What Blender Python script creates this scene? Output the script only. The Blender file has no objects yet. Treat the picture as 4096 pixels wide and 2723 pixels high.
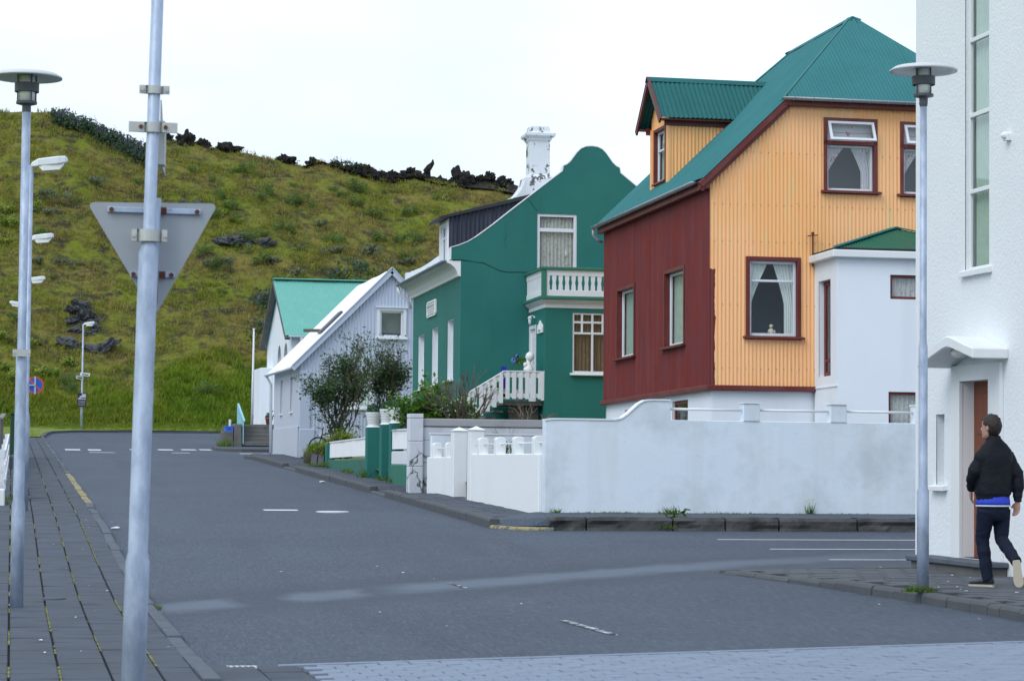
import bpy, bmesh, math, random
import numpy as np
from mathutils import Vector, Matrix, noise as mnoise

random.seed(7)
SC = bpy.context.scene
COL = SC.collection

# ---------------------------------------------------------------- camera
# world: x = to the right across the street, y = along the street, z = up (metres)
YAW, PITCH, ROLL = math.atan2(.205, .979), math.atan(487.5/9550), .010
_f = Vector((math.sin(YAW)*math.cos(PITCH), math.cos(YAW)*math.cos(PITCH), math.sin(PITCH)))
_r0 = Vector((math.cos(YAW), -math.sin(YAW), 0))
_u0 = _r0.cross(_f)
_r = _r0*math.cos(ROLL) + _u0*math.sin(ROLL)
_u = _u0*math.cos(ROLL) - _r0*math.sin(ROLL)
cam = bpy.data.objects.new('camera', bpy.data.cameras.new('camera'))
COL.objects.link(cam)
cam.matrix_world = Matrix(((_r.x, _u.x, -_f.x, 0), (_r.y, _u.y, -_f.y, 0), (_r.z, _u.z, -_f.z, 1.545), (0, 0, 0, 1)))
cam.data.sensor_fit = 'HORIZONTAL'; cam.data.sensor_width = 36
cam.data.lens = 36*9550/4096
cam.data.clip_start = .2; cam.data.clip_end = 3000
cam.data.dof.use_dof = True; cam.data.dof.focus_distance = 42; cam.data.dof.aperture_fstop = 8.6
SC.camera = cam

# ---------------------------------------------------------------- sky, sun, exposure
SUN_EL, SUN_AZ = math.radians(46), math.radians(-128)     # azimuth from +y towards +x: light from the left
W = bpy.data.worlds.new('World'); SC.world = W; W.use_nodes = True
nt = W.node_tree; nt.nodes.clear()
out = nt.nodes.new('ShaderNodeOutputWorld'); bg = nt.nodes.new('ShaderNodeBackground')
sky = nt.nodes.new('ShaderNodeTexSky'); sky.sky_type = 'NISHITA'; sky.sun_disc = False
sky.sun_elevation = SUN_EL; sky.sun_rotation = SUN_AZ; sky.dust_density = 4; sky.air_density = 1
tc = nt.nodes.new('ShaderNodeTexCoord')
mp = nt.nodes.new('ShaderNodeMapping'); mp.inputs['Scale'].default_value = (1, 1, 3.2)
ns = nt.nodes.new('ShaderNodeTexNoise'); ns.inputs['Scale'].default_value = 2.3; ns.inputs['Detail'].default_value = 4; ns.inputs['Roughness'].default_value = .45
rp = nt.nodes.new('ShaderNodeValToRGB')
rp.color_ramp.elements[0].position = .36; rp.color_ramp.elements[0].color = (7.2, 8.3, 9.6, 1)
rp.color_ramp.elements[1].position = .68; rp.color_ramp.elements[1].color = (12.2, 13.9, 16.2, 1)
mx = nt.nodes.new('ShaderNodeMixRGB'); mx.inputs[0].default_value = .93
L = nt.links.new
L(tc.outputs['Generated'], mp.inputs[0]); L(mp.outputs[0], ns.inputs[0]); L(ns.outputs['Fac'], rp.inputs[0])
L(sky.outputs[0], mx.inputs[1]); L(rp.outputs[0], mx.inputs[2]); L(mx.outputs[0], bg.inputs[0])
bg.inputs[1].default_value = .1
L(bg.outputs[0], out.inputs[0])
sl = bpy.data.lights.new('sun', 'SUN'); sl.energy = 1.5; sl.angle = math.radians(35); sl.color = (1, .98, .95)
so = bpy.data.objects.new('sun', sl); COL.objects.link(so)
so.rotation_euler = (math.radians(90)-SUN_EL, 0, -SUN_AZ + math.pi)
so.location = (-30, 10, 40)
SC.view_settings.view_transform = 'Standard'; SC.view_settings.look = 'None'
SC.view_settings.exposure = .04; SC.view_settings.gamma = 1; SC.view_settings.use_curve_mapping = False
SC.render.engine = 'CYCLES'; SC.cycles.max_bounces = 6; SC.cycles.transparent_max_bounces = 12

# ---------------------------------------------------------------- materials
def lin(r, g, b):
    return tuple(((c/255)/12.92 if c/255 <= .04045 else ((c/255+.055)/1.055)**2.4) for c in (r, g, b))

class NT:
    def __init__(s, name):
        s.m = bpy.data.materials.new(name); s.m.use_nodes = True
        s.t = s.m.node_tree; s.t.nodes.clear()
        s.out = s.n('ShaderNodeOutputMaterial'); s.b = s.n('ShaderNodeBsdfPrincipled')
        s.l(s.b.outputs[0], s.out.inputs[0]); s.g = s.n('ShaderNodeNewGeometry').outputs['Position']
    def n(s, t, **k):
        o = s.t.nodes.new(t)
        for a, v in k.items(): setattr(o, a, v)
        return o
    def l(s, a, b): s.t.links.new(a, b)
    def noise(s, scale, detail=5, rough=.55, stretch=(1, 1, 1), off=(0, 0, 0)):
        m = s.n('ShaderNodeMapping'); m.inputs['Scale'].default_value = stretch; m.inputs['Location'].default_value = off
        s.l(s.g, m.inputs[0]); q = s.n('ShaderNodeTexNoise'); q.inputs['Scale'].default_value = scale
        q.inputs['Detail'].default_value = detail; q.inputs['Roughness'].default_value = rough
        s.l(m.outputs[0], q.inputs[0]); return q.outputs['Fac']
    def ramp(s, fac, a, b, va=0., vb=1.):
        r = s.n('ShaderNodeMapRange'); r.inputs[1].default_value = a; r.inputs[2].default_value = b
        r.inputs[3].default_value = va; r.inputs[4].default_value = vb
        s.l(fac, r.inputs[0]); return r.outputs[0]
    def mix(s, fac, a, b, mode='MIX'):
        q = s.n('ShaderNodeMixRGB', blend_type=mode)
        for i, v in ((0, fac), (1, a), (2, b)):
            if isinstance(v, (int, float)): q.inputs[i].default_value = v
            elif isinstance(v, tuple): q.inputs[i].default_value = (*v[:3], 1)
            else: s.l(v, q.inputs[i])
        return q.outputs[0]
    def math(s, op, a, b=0.):
        q = s.n('ShaderNodeMath', operation=op)
        for i, v in ((0, a), (1, b)):
            if isinstance(v, (int, float)): q.inputs[i].default_value = v
            else: s.l(v, q.inputs[i])
        return q.outputs[0]
    def bump(s, h, strength=.3, dist=.01):
        q = s.n('ShaderNodeBump'); q.inputs['Strength'].default_value = strength; q.inputs['Distance'].default_value = dist
        s.l(h, q.inputs['Height']); s.l(q.outputs[0], s.b.inputs['Normal'])
    def fin(s, col, rough=.6, metal=0., spec=.5):
        if isinstance(col, tuple): s.b.inputs['Base Color'].default_value = (*col[:3], 1)
        else: s.l(col, s.b.inputs['Base Color'])
        if isinstance(rough, (int, float)): s.b.inputs['Roughness'].default_value = rough
        else: s.l(rough, s.b.inputs['Roughness'])
        s.b.inputs['Metallic'].default_value = metal; s.b.inputs['Specular IOR Level'].default_value = spec
        return s.m

def mk(name, col, rough=.6, var=.12, vs=1.5, bump=0., bs=60, stain=None, streak=None, peel=None, metal=0., spec=.4, tint=None):
    """weathered surface: colour varied by noise, optional stains, vertical runs and peeled patches"""
    t = NT(name)
    c = t.mix(1., col, t.mix(t.noise(vs, 6), (1-var,)*3, (1+var,)*3), 'MULTIPLY')
    if tint: c = t.mix(t.ramp(t.noise(tint[1], 4), .42, .62, 0, tint[2]), c, tint[0])
    if stain: c = t.mix(t.ramp(t.noise(stain[2], 7, .62), stain[3], stain[3]+.16, 0, stain[1]), c, stain[0])
    if streak: c = t.mix(t.ramp(t.noise(streak[2], 5, .6, (1, 1, .07)), .5, .75, 0, streak[1]), c, streak[0])
    if peel: c = t.mix(t.ramp(t.noise(peel[1], 9, .68), peel[2], peel[2]+.025), c, peel[0])
    if bump: t.bump(t.noise(bs, 6, .6), bump, .012)
    return t.fin(c, rough, metal, spec)

MT = {}
MT['white_wall'] = mk('white_painted_render', (.70, .78, .86), .75, .06, .8, .5, 9, stain=((.52, .575, .63), .7, .8, .53), streak=((.50, .51, .47), .35, 1.6), peel=((.34, .34, .31), 3.5, .685), tint=((.66, .76, .86), .45, .7))
MT['white_wall2'] = mk('white_painted_side_wall', (.76, .80, .82), .75, .05, .9, .3, 14, streak=((.60, .60, .56), .25, 1.8), peel=((.36, .35, .32), 5, .70))
MT['plaster'] = mk('white_house_plaster', (.76, .82, .89), .7, .05, .7, .15, 20, streak=((.50, .54, .58), .25, 1.6))
MT['roughcast'] = mk('roughcast_render', (.70, .75, .79), .85, .05, .9, .0, 20, streak=((.56, .58, .58), .2, 1.4))
_t = NT('roughcast_render_coarse')
_t.bump(_t.noise(30, 4, .55), .45, .022)
MT['roughcast'] = _t.fin(_t.mix(1., (.76, .80, .83), _t.mix(_t.noise(.9, 5), (.93,)*3, (1.05,)*3), 'MULTIPLY'), .85, 0, .3)
MT['smooth_white'] = mk('smooth_white_paint', (.74, .77, .79), .55, .04, 2, .05, 40, streak=((.55, .56, .55), .2, 2.5))
MT['wood_white'] = mk('white_painted_wood', (.70, .73, .78), .5, .07, 4, .1, 60, peel=((.30, .24, .19), 14, .70))
MT['frame_white'] = mk('white_window_paint', (.68, .72, .78), .45, .06, 5, 0, 60)
_t = NT('green_render')
_c = _t.mix(1., (.015, .150, .135), _t.mix(_t.noise(1.1, 6), (.86,)*3, (1.12,)*3), 'MULTIPLY')
_c = _t.mix(_t.ramp(_t.noise(2.2, 5, .6, (1, 1, .06)), .52, .72, 0, .45), _c, (.014, .105, .108))
_c = _t.mix(_t.ramp(_t.noise(.5, 6), .5, .62, 0, .4), _c, (.022, .172, .148))
_t.bump(_t.noise(30, 5), .25, .01)
MT['green'] = _t.fin(_c, .62, 0, .35)
MT['green_trim'] = mk('green_trim_paint', (.032, .175, .125), .55, .12, 2.5, .1, 30, peel=((.05, .06, .05), 7, .70))
MT['mossgreen'] = mk('green_wall_weathered', (.035, .150, .115), .8, .2, 2.5, .3, 25, stain=((.07, .08, .06), .7, 3., .55), peel=((.12, .13, .11), 9, .66))
_t = NT('orange_corrugated_iron')
_c = _t.mix(1., (.89, .455, .18), _t.mix(_t.noise(.9, 5, .5, (1.6, 1, .35)), (.94, .95, .96), (1.04, 1.05, 1.06)), 'MULTIPLY')
_c = _t.mix(_t.ramp(_t.noise(.55, 4, .5, (1, 1, .6), (3, 0, 0)), .50, .60, 0, .7), _c, (.94, .52, .26))
_c = _t.mix(_t.ramp(_t.noise(9., 3, .6, (1, 1, .1)), .58, .70, 0, .5), _c, (.66, .56, .27))
_c = _t.mix(_t.ramp(_t.noise(11, 6, .65), .70, .73, 0, .8), _c, (.20, .075, .02))
_sx = _t.n('ShaderNodeSeparateXYZ'); _t.l(_t.g, _sx.inputs[0])
_e = _t.math('ADD', _sx.outputs[0], _t.math('MULTIPLY', _t.noise(5, 4), .10))
_f1 = _t.math('LESS_THAN', _e, 12.80+.155); _f2 = _t.math('LESS_THAN', _t.math('ADD', _sx.outputs[2], _t.math('MULTIPLY', _t.noise(14, 2), .1)), 5.27)
_c = _t.mix(_t.math('MULTIPLY', _f1, _f2), _c, (.150, .026, .022))
MT['orange'] = _t.fin(_c, .5, 0, .4)
MT['red_iron'] = mk('oxblood_corrugated_iron', (.158, .027, .025), .6, .2, 1.6, 0, 60, streak=((.21, .065, .06), .5, 6.), tint=((.125, .034, .042), 1.4, .7), spec=.2)
MT['red_trim'] = mk('oxblood_trim_paint', (.135, .020, .018), .45, .2, 3., .1, 30, tint=((.16, .05, .045), 2.5, .5))
MT['green_roof_dark'] = mk('dark_green_dormer_roof', (.020, .118, .120), .7, .14, 1.2, 0, 60, streak=((.05, .17, .17), .25, 3.), spec=.15)
MT['green_roof'] = mk('green_corrugated_roof', (.040, .170, .182), .75, .14, 1.2, 0, 60, streak=((.05, .17, .16), .25, 3.), peel=((.20, .28, .27), 13, .735), spec=.12)
MT['green_roof_rust'] = mk('green_porch_roof', (.012, .115, .075), .55, .2, 1.5, 0, 60, peel=((.16, .065, .03), 4.5, .60))
MT['mint'] = mk('mint_corrugated_roof', (.135, .375, .325), .7, .05, 1., 0, 60, streak=((.19, .44, .395), .5, 2.5), spec=.15)
MT['navy'] = mk('dark_blue_corrugated_iron', (.018, .023, .042), .5, .3, 3, 0, 60, streak=((.06, .07, .10), .5, 4.))
MT['tar'] = mk('black_roof_edge', (.022, .024, .03), .6, .3, 5)
MT['zinc'] = mk('zinc_gutter', (.30, .34, .38), .45, .15, 4, 0, 60, metal=.5)
MT['galv'] = None
_t = NT('galvanised_steel')
_n = _t.noise(9, 6, .65, (1, 1, .45)); _n2 = _t.noise(55, 3)
_c = _t.mix(_t.ramp(_n, .38, .62), (.29, .36, .48), (.44, .52, .66))
_c = _t.mix(_t.ramp(_t.noise(22, 5, .7), .66, .72, 0, .7), _c, (.20, .21, .22))
_t.bump(_n2, .08, .004)
MT['galv'] = _t.fin(_c, .52, .25, .5)
MT['clamp'] = mk('dull_aluminium', (.48, .50, .49), .5, .1, 20, 0, 60, metal=.3, stain=((.36, .30, .24), .4, 14, .6))
MT['sign_back'] = mk('grey_sign_back', (.335, .365, .405), .5, .04, 3, 0, 60, streak=((.42, .45, .48), .4, 10.), metal=.2)
MT['rust'] = mk('rusty_iron', (.12, .035, .022), .8, .3, 30)
MT['lamp_dark'] = mk('dark_grey_lamp_paint', (.075, .085, .10), .45, .1, 10)
MT['lamp_disc'] = mk('pale_lamp_disc', (.55, .58, .60), .45, .06, 6)
MT['lamp_under'] = mk('lamp_disc_underside', (.40, .43, .45), .5, .1, 10)
MT['lamp_head'] = mk('white_lamp_head', (.72, .76, .80), .4, .06, 6, peel=((.3, .3, .3), 18, .66))
MT['lamp_shell'] = mk('lamp_diffuser', (.78, .80, .76), .3, .1, 9)
MT['lb_wall'] = mk('pale_blue_iron', (.45, .51, .65), .5, .03, .8, 0, 60, streak=((.44, .50, .62), .3, 2.))
MT['lb_plaster'] = mk('pale_blue_render', (.45, .51, .65), .75, .05, 1., .3, 9)
MT['lb_side'] = mk('pale_grey_side_render', (.49, .54, .62), .75, .05, .7, .15, 10, streak=((.50, .52, .54), .3, 1.5))
MT['lb_roof'] = mk('white_iron_roof', (.80, .84, .88), .45, .05, 1.3, 0, 60)
MT['chimney'] = mk('peeling_white_chimney', (.66, .70, .75), .8, .06, 2, .3, 20, peel=((.10, .10, .10), 3.4, .555))
_t = NT('peeling_white_stone_wall')
_c = _t.mix(1., (.60, .64, .70), _t.mix(_t.noise(1.5, 6), (.9,)*3, (1.06,)*3), 'MULTIPLY')
_c = _t.mix(_t.ramp(_t.noise(1.4, 7, .62), .52, .68, 0, .5), _c, (.40, .41, .43))
_w = _t.n('ShaderNodeVectorMath', operation='ADD'); _wn = _t.n('ShaderNodeTexNoise'); _wn.inputs['Scale'].default_value = 5; _wn.inputs['Detail'].default_value = 5
_ws = _t.n('ShaderNodeVectorMath', operation='SCALE'); _ws.inputs['Scale'].default_value = .35
_t.l(_t.g, _wn.inputs[0]); _t.l(_wn.outputs['Color'], _ws.inputs[0]); _t.l(_t.g, _w.inputs[0]); _t.l(_ws.outputs[0], _w.inputs[1])
_v = _t.n('ShaderNodeTexVoronoi', feature='DISTANCE_TO_EDGE'); _v.inputs['Scale'].default_value = 2.3; _t.l(_w.outputs[0], _v.inputs['Vector'])
_cr = _t.math('MULTIPLY', _t.ramp(_v.outputs[0], .0, .055, 1, 0), _t.ramp(_t.noise(.9, 5), .47, .58))
_c = _t.mix(_cr, _c, (.035, .033, .030))
_c = _t.mix(_t.ramp(_t.noise(3.2, 8, .68), .665, .69), _c, (.07, .065, .06))
_t.bump(_t.math('SUBTRACT', _t.noise(8, 6), _cr), .5, .02)
MT['cracked'] = _t.fin(_c, .85, 0, .3)
MT['conc'] = mk('weathered_concrete', (.135, .135, .13), .9, .25, 3, .5, 20, stain=((.06, .06, .055), .6, 2.2, .53))
MT['conc_dark'] = mk('dark_kerb_concrete', (.075, .077, .077), .9, .3, 3, .8, 12, stain=((.022, .023, .023), .85, 1.7, .50), peel=((.016, .017, .017), 3., .64))
MT['kerb'] = mk('grey_kerb_stone', (.078, .086, .096), .9, .2, 4, .5, 30, stain=((.115, .11, .06), .5, 4., .63))
MT['kerb_near'] = mk('pale_kerb_concrete', (.092, .108, .135), .9, .2, 4, .4, 30, stain=((.06, .07, .088), .6, 2.5, .5))
MT['yellow_kerb'] = mk('worn_yellow_kerb_paint', (.30, .27, .13), .85, .25, 6, .3, 30, peel=((.12, .125, .12), 7, .52))
MT['slab'] = mk('dark_pavement_slab', (.060, .073, .097), .85, .28, 1.6, .35, 45, stain=((.040, .049, .066), .6, 1.1, .5))
MT['paver'] = mk('grey_paver', (.082, .092, .108), .85, .25, 2, .4, 40, stain=((.12, .11, .05), .4, 3., .66))
MT['pale_paver'] = mk('pale_crossing_paver', (.20, .245, .32), .85, .15, 3, .35, 50)
MT['moss'] = mk('mossy_joint_filling', (.030, .032, .030), .95, .4, 9, .3, 60, stain=((.10, .105, .03), .8, 3.5, .58))
MT['line'] = mk('white_road_paint', (.62, .66, .70), .7, .1, 6, .1, 60, peel=((.12, .13, .14), 16, .64))
MT['line_worn'] = mk('worn_road_paint', (.46, .48, .50), .8, .1, 6, .1, 60, peel=((.055, .075, .105), 11, .47))
MT['soil'] = mk('bare_soil', (.05, .042, .03), .95, .3, 3, .5, 20)
MT['dark_room'] = mk('dark_room', (.045, .05, .055), .9, .1, 2)
MT['grey_room'] = mk('grey_blue_room', (.30, .37, .44), .9, .15, 2)
MT['brown_room'] = mk('brown_room', (.13, .085, .06), .9, .3, 2)
MT['curtain'] = mk('white_net_curtain', (.74, .80, .78), .9, .08, 10)
MT['lace'] = mk('lace_curtain', (.50, .51, .50), .9, .2, 12, stain=((.20, .19, .18), .7, 16, .5))
MT['blind'] = mk('pale_window_blind', (.60, .64, .62), .7, .05, 10)
MT['drape_brown'] = mk('brown_patterned_curtain', (.16, .115, .075), .9, .3, 6, stain=((.38, .26, .05), .7, 9, .60))
MT['drape_flower'] = mk('flowered_curtain', (.62, .62, .66), .9, .1, 10, peel=((.55, .10, .05), 6.5, .585))
MT['green_drape'] = mk('pale_green_curtain', (.40, .52, .46), .9, .15, 6)
MT['ornament'] = mk('cream_ornament', (.62, .56, .44), .6, .1, 20)
MT['door'] = mk('brown_wooden_door', (.19, .052, .022), .5, .2, 4, .1, 60, streak=((.11, .03, .012), .5, 9.))
MT['turq'] = mk('turquoise_board', (.30, .58, .66), .6, .1, 3, 0, 60, streak=((.22, .42, .42), .5, 4.))
MT['blue_box'] = mk('blue_plastic', (.045, .16, .68), .4, .05, 9)
MT['bluecloth'] = mk('blue_towel', (.02, .03, .42), .8, .15, 9)
MT['terracotta'] = mk('terracotta_pot', (.28, .10, .06), .8, .15, 9)
MT['black'] = mk('black_rubber', (.018, .019, .022), .6, .2, 20)
MT['bin'] = mk('dark_green_bin', (.012, .055, .030), .5, .1, 5)
MT['fence_grey'] = mk('weathered_grey_boards', (.20, .195, .19), .9, .2, 3, .3, 30, streak=((.12, .11, .10), .6, 8.))
MT['bark'] = mk('grey_brown_bark', (.115, .090, .070), .9, .3, 9, .4, 40)
MT['twig'] = mk('pale_bare_twig', (.15, .125, .105), .9, .3, 9)
MT['bust'] = mk('white_plaster_ornament', (.70, .73, .74), .6, .06, 12)
MT['skin'] = mk('skin', (.44, .25, .20), .55, .06, 14)
MT['hair'] = mk('dark_brown_hair', (.020, .013, .010), .5, .3, 50, .5, 120)
MT['jacket'] = mk('black_jacket_fabric', (.0055, .0075, .013), .72, .2, 9, .6, 26, spec=.25)
MT['jeans'] = mk('dark_blue_jeans', (.007, .012, .030), .85, .25, 14, .5, 34, spec=.25)
MT['shirt'] = mk('blue_shirt', (.03, .06, .52), .8, .1, 9)
MT['shirt_hem'] = mk('white_shirt_edge', (.62, .66, .74), .8, .1, 9)
MT['shoe'] = mk('dark_shoe_leather', (.020, .026, .042), .45, .15, 20)
MT['sole'] = mk('cream_rubber_sole', (.50, .46, .37), .7, .1, 20)
MT['litter'] = mk('white_litter', (.68, .70, .72), .8, .1, 20)
MT['red_print'] = mk('red_sign_print', (.52, .07, .05), .45, .1, 9)
MT['blue_print'] = mk('blue_sign_print', (.01, .11, .46), .45, .1, 9)
MT['dark_print'] = mk('dark_poster_print', (.022, .016, .028), .5, .3, 3)
MT['pale_print'] = mk('pale_poster_print', (.42, .44, .58), .5, .15, 2)
MT['letter'] = mk('dark_lettering', (.06, .07, .09), .6, .2, 9)
MT['sign_white'] = mk('white_sign_plate', (.62, .66, .66), .4, .05, 9)
MT['rock'] = None
_t = NT('dark_lava_rock')
_c = _t.mix(_t.ramp(_t.noise(3.2, 7, .65), .35, .68), (.010, .010, .012), (.052, .048, .046))
_c = _t.mix(_t.ramp(_t.noise(1.1, 6, .6), .56, .66, 0, .55), _c, (.075, .072, .030))
_t.bump(_t.noise(5, 8, .7), 1., .25)
MT['rock'] = _t.fin(_c, .95, 0, .2)
_t = NT('grey_basalt_outcrop')
_c = _t.mix(_t.ramp(_t.noise(1.6, 7, .65), .35, .68), (.045, .048, .056), (.15, .158, .18))
_t.bump(_t.noise(4, 8, .7), 1., .2)
MT['basalt'] = _t.fin(_c, .9, 0, .3)

# asphalt: speckled, worn, with a pale sealed seam and dark damp patches
_t = NT('asphalt')
_sx = _t.n('ShaderNodeSeparateXYZ'); _t.l(_t.g, _sx.inputs[0])
_c = _t.mix(_t.ramp(_t.noise(.35, 5, .55), .35, .65), (.046, .064, .094), (.057, .078, .113))
_c = _t.mix(_t.ramp(_t.noise(.28, 5, .6, (1, .35, 1), (2, 7, 0)), .52, .64, 0, .8), _c, (.040, .057, .084))
for _tx, _tw in ((6.55, .22), (3.35, .18), (7.25, .15)):
    _dx = _t.math('ABSOLUTE', _t.math('ADD', _t.math('SUBTRACT', _sx.outputs[0], _tx), _t.math('MULTIPLY', _t.math('SUBTRACT', _t.noise(.35, 4, .5, (1, .5, 1), (_tx, 0, 0)), .5), 1.6)))
    _c = _t.mix(_t.math('MULTIPLY', _t.ramp(_dx, _tw*.3, _tw*1.8, .55, 0), _t.ramp(_t.noise(.22, 3, .5, (1, 1, 1), (0, _tx, 0)), .42, .58)), _c, (.034, .047, .068))
_c = _t.mix(_t.ramp(_t.noise(48, 3, .75, (1, .085, 1)), .50, .70, 0, .75), _c, (.115, .145, .185))
_c = _t.mix(_t.ramp(_t.noise(44, 3, .75, (1, .085, 1), (5, 3, 0)), .50, .68, 0, .75), _c, (.022, .031, .046))
_wob = _t.math('MULTIPLY', _t.math('SUBTRACT', _t.noise(1.3, 7, .7), .5), 1.1)
_yc = _t.math('ADD', _t.math('MULTIPLY', _sx.outputs[0], .615), 24.2)
_d = _t.math('ABSOLUTE', _t.math('ADD', _t.math('SUBTRACT', _sx.outputs[1], _yc), _wob))
_xw = _t.math('ADD', _sx.outputs[0], _t.math('MULTIPLY', _t.math('SUBTRACT', _t.noise(1.6, 5, .6), .5), .5))
_gap = _t.math('MULTIPLY', _t.ramp(_xw, 3.95, 4.6), _t.ramp(_xw, 8.2, 12.5, 1, .3))
for _gx, _gw in ((3.45, .32), (1.95, .30)): _gap = _t.math('MAXIMUM', _gap, _t.ramp(_t.math('ABSOLUTE', _t.math('SUBTRACT', _xw, _gx)), _gw, _gw+.25, 1, 0))
_c = _t.mix(_t.ramp(_d, .9, 2.2, .55, 0), _c, (.036, .050, .072))
_c = _t.mix(_t.math('MULTIPLY', _t.ramp(_d, .30, .80, .85, 0), _gap), _c, (.112, .143, .190))
_c = _t.mix(_t.ramp(_t.noise(52, 3, .7), .60, .74, 0, .7), _c, (.15, .18, .23))
_c = _t.mix(_t.ramp(_t.noise(44, 3, .7, (1, 1, 1), (9, 4, 0)), .56, .72, 0, .8), _c, (.024, .033, .048))
_t.bump(_t.noise(70, 4, .65), .6, .012)
MT['asphalt'] = _t.fin(_c, .78, 0, .45)

# glass: see-through with a mirror reflection that grows towards grazing angles
_t = NT('window_glass')
_t.t.nodes.remove(_t.b)
_tr = _t.n('ShaderNodeBsdfTransparent'); _tr.inputs[0].default_value = (.95, .98, .98, 1)
_gl = _t.n('ShaderNodeBsdfGlossy'); _gl.inputs['Roughness'].default_value = .02
_lw = _t.n('ShaderNodeLayerWeight'); _lw.inputs[0].default_value = .5
_fa = _t.math('ADD', _t.math('MULTIPLY', _t.math('POWER', _lw.outputs['Facing'], 4.), .85), .075)
_mi = _t.n('ShaderNodeMixShader')
_t.l(_fa, _mi.inputs[0]); _t.l(_tr.outputs[0], _mi.inputs[1]); _t.l(_gl.outputs[0], _mi.inputs[2]); _t.l(_mi.outputs[0], _t.out.inputs[0])
MT['glass'] = _t.m

def leafmat(name, ca, cb, scale=3., cc=None, trans=.35, ccw=.5):
    t = NT(name)
    c = t.mix(t.ramp(t.noise(scale, 4), .35, .65), ca, cb)
    if cc: c = t.mix(t.ramp(t.noise(scale*.23, 5), .46, .62, 0, ccw), c, cc)
    t.fin(c, .6, 0, .25)
    tl = t.n('ShaderNodeBsdfTranslucent'); t.l(c, tl.inputs[0])
    m = t.n('ShaderNodeMixShader'); m.inputs[0].default_value = trans
    t.l(t.b.outputs[0], m.inputs[1]); t.l(tl.outputs[0], m.inputs[2]); t.l(m.outputs[0], t.out.inputs[0])
    return t.m
MT['leaf_dark'] = leafmat('dark_shrub_leaf', (.042, .090, .040), (.095, .165, .065), 6)
MT['leaf_box'] = leafmat('box_ball_leaf', (.030, .085, .050), (.075, .16, .09), 14)
MT['leaf_bright'] = leafmat('bright_maple_leaf', (.055, .15, .018), (.13, .26, .03), 3)
MT['leaf_lime'] = leafmat('lime_shrub_leaf', (.16, .24, .03), (.30, .36, .07), 2)
MT['leaf_mid'] = leafmat('hill_bush_leaf', (.075, .145, .035), (.170, .250, .060), 3)
MT['leaf_grey'] = leafmat('greyish_willow_leaf', (.13, .165, .09), (.21, .23, .14), 2)
MT['lupin_leaf'] = leafmat('lupin_leaf', (.040, .085, .040), (.085, .130, .075), 2)
MT['lupin_flower'] = leafmat('lupin_flower', (.16, .15, .32), (.28, .26, .46), 3)
MT['hyd_blue'] = leafmat('blue_hydrangea_petals', (.10, .22, .62), (.25, .36, .75), 20)
MT['weed'] = leafmat('weed_leaf', (.055, .14, .02), (.16, .22, .03), 4)
MT['grass_low'] = leafmat('fresh_grass', (.12, .215, .014), (.20, .28, .022), .5, (.25, .25, .035), .3, .7)
MT['grass_hill'] = leafmat('dry_hill_grass', (.175, .220, .030), (.30, .31, .045), 1.6, (.235, .20, .065), .3, .6)
MT['grass_tan'] = leafmat('tan_dry_grass', (.24, .195, .065), (.35, .285, .10), 1.6, (.20, .20, .05), .3)
_t = NT('hill_ground')
_c = _t.mix(_t.ramp(_t.noise(.30, 6, .6), .38, .62), (.150, .185, .018), (.20, .170, .046))
_c = _t.mix(_t.ramp(_t.noise(.8, 8, .7, (1, 1, 1.6)), .46, .60, 0, .95), _c, (.048, .038, .028))
_sx = _t.n('ShaderNodeSeparateXYZ'); _t.l(_t.g, _sx.inputs[0])
_c = _t.mix(_t.ramp(_t.math('ADD', _sx.outputs[2], _t.math('MULTIPLY', _t.noise(.25, 4), 5)), 5.5, 9.5, .75, 0), _c, (.075, .140, .010))
_t.bump(_t.noise(2.2, 8, .7), .9, .3)
MT['hill'] = _t.fin(_c, .95, 0, .15)
MT['lawn'] = mk('mown_lawn', (.13, .19, .025), .95, .25, 1.2, .5, 30, tint=((.21, .20, .05), .9, .7))

# ---------------------------------------------------------------- mesh helpers
ORG = {}                                      # world origin of each object (no rotation on any parent)
class FR:
    """local frame: p(u, w, z) = o + u*U + w*N + z*V"""
    def __init__(s, o, U, N, V=(0, 0, 1)):
        s.o, s.U, s.N, s.V = Vector(o), Vector(U).normalized(), Vector(N).normalized(), Vector(V).normalized()
    def p(s, u, w, z): return s.o + s.U*u + s.N*w + s.V*z
WORLD = FR((0, 0, 0), (1, 0, 0), (0, 1, 0))

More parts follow.
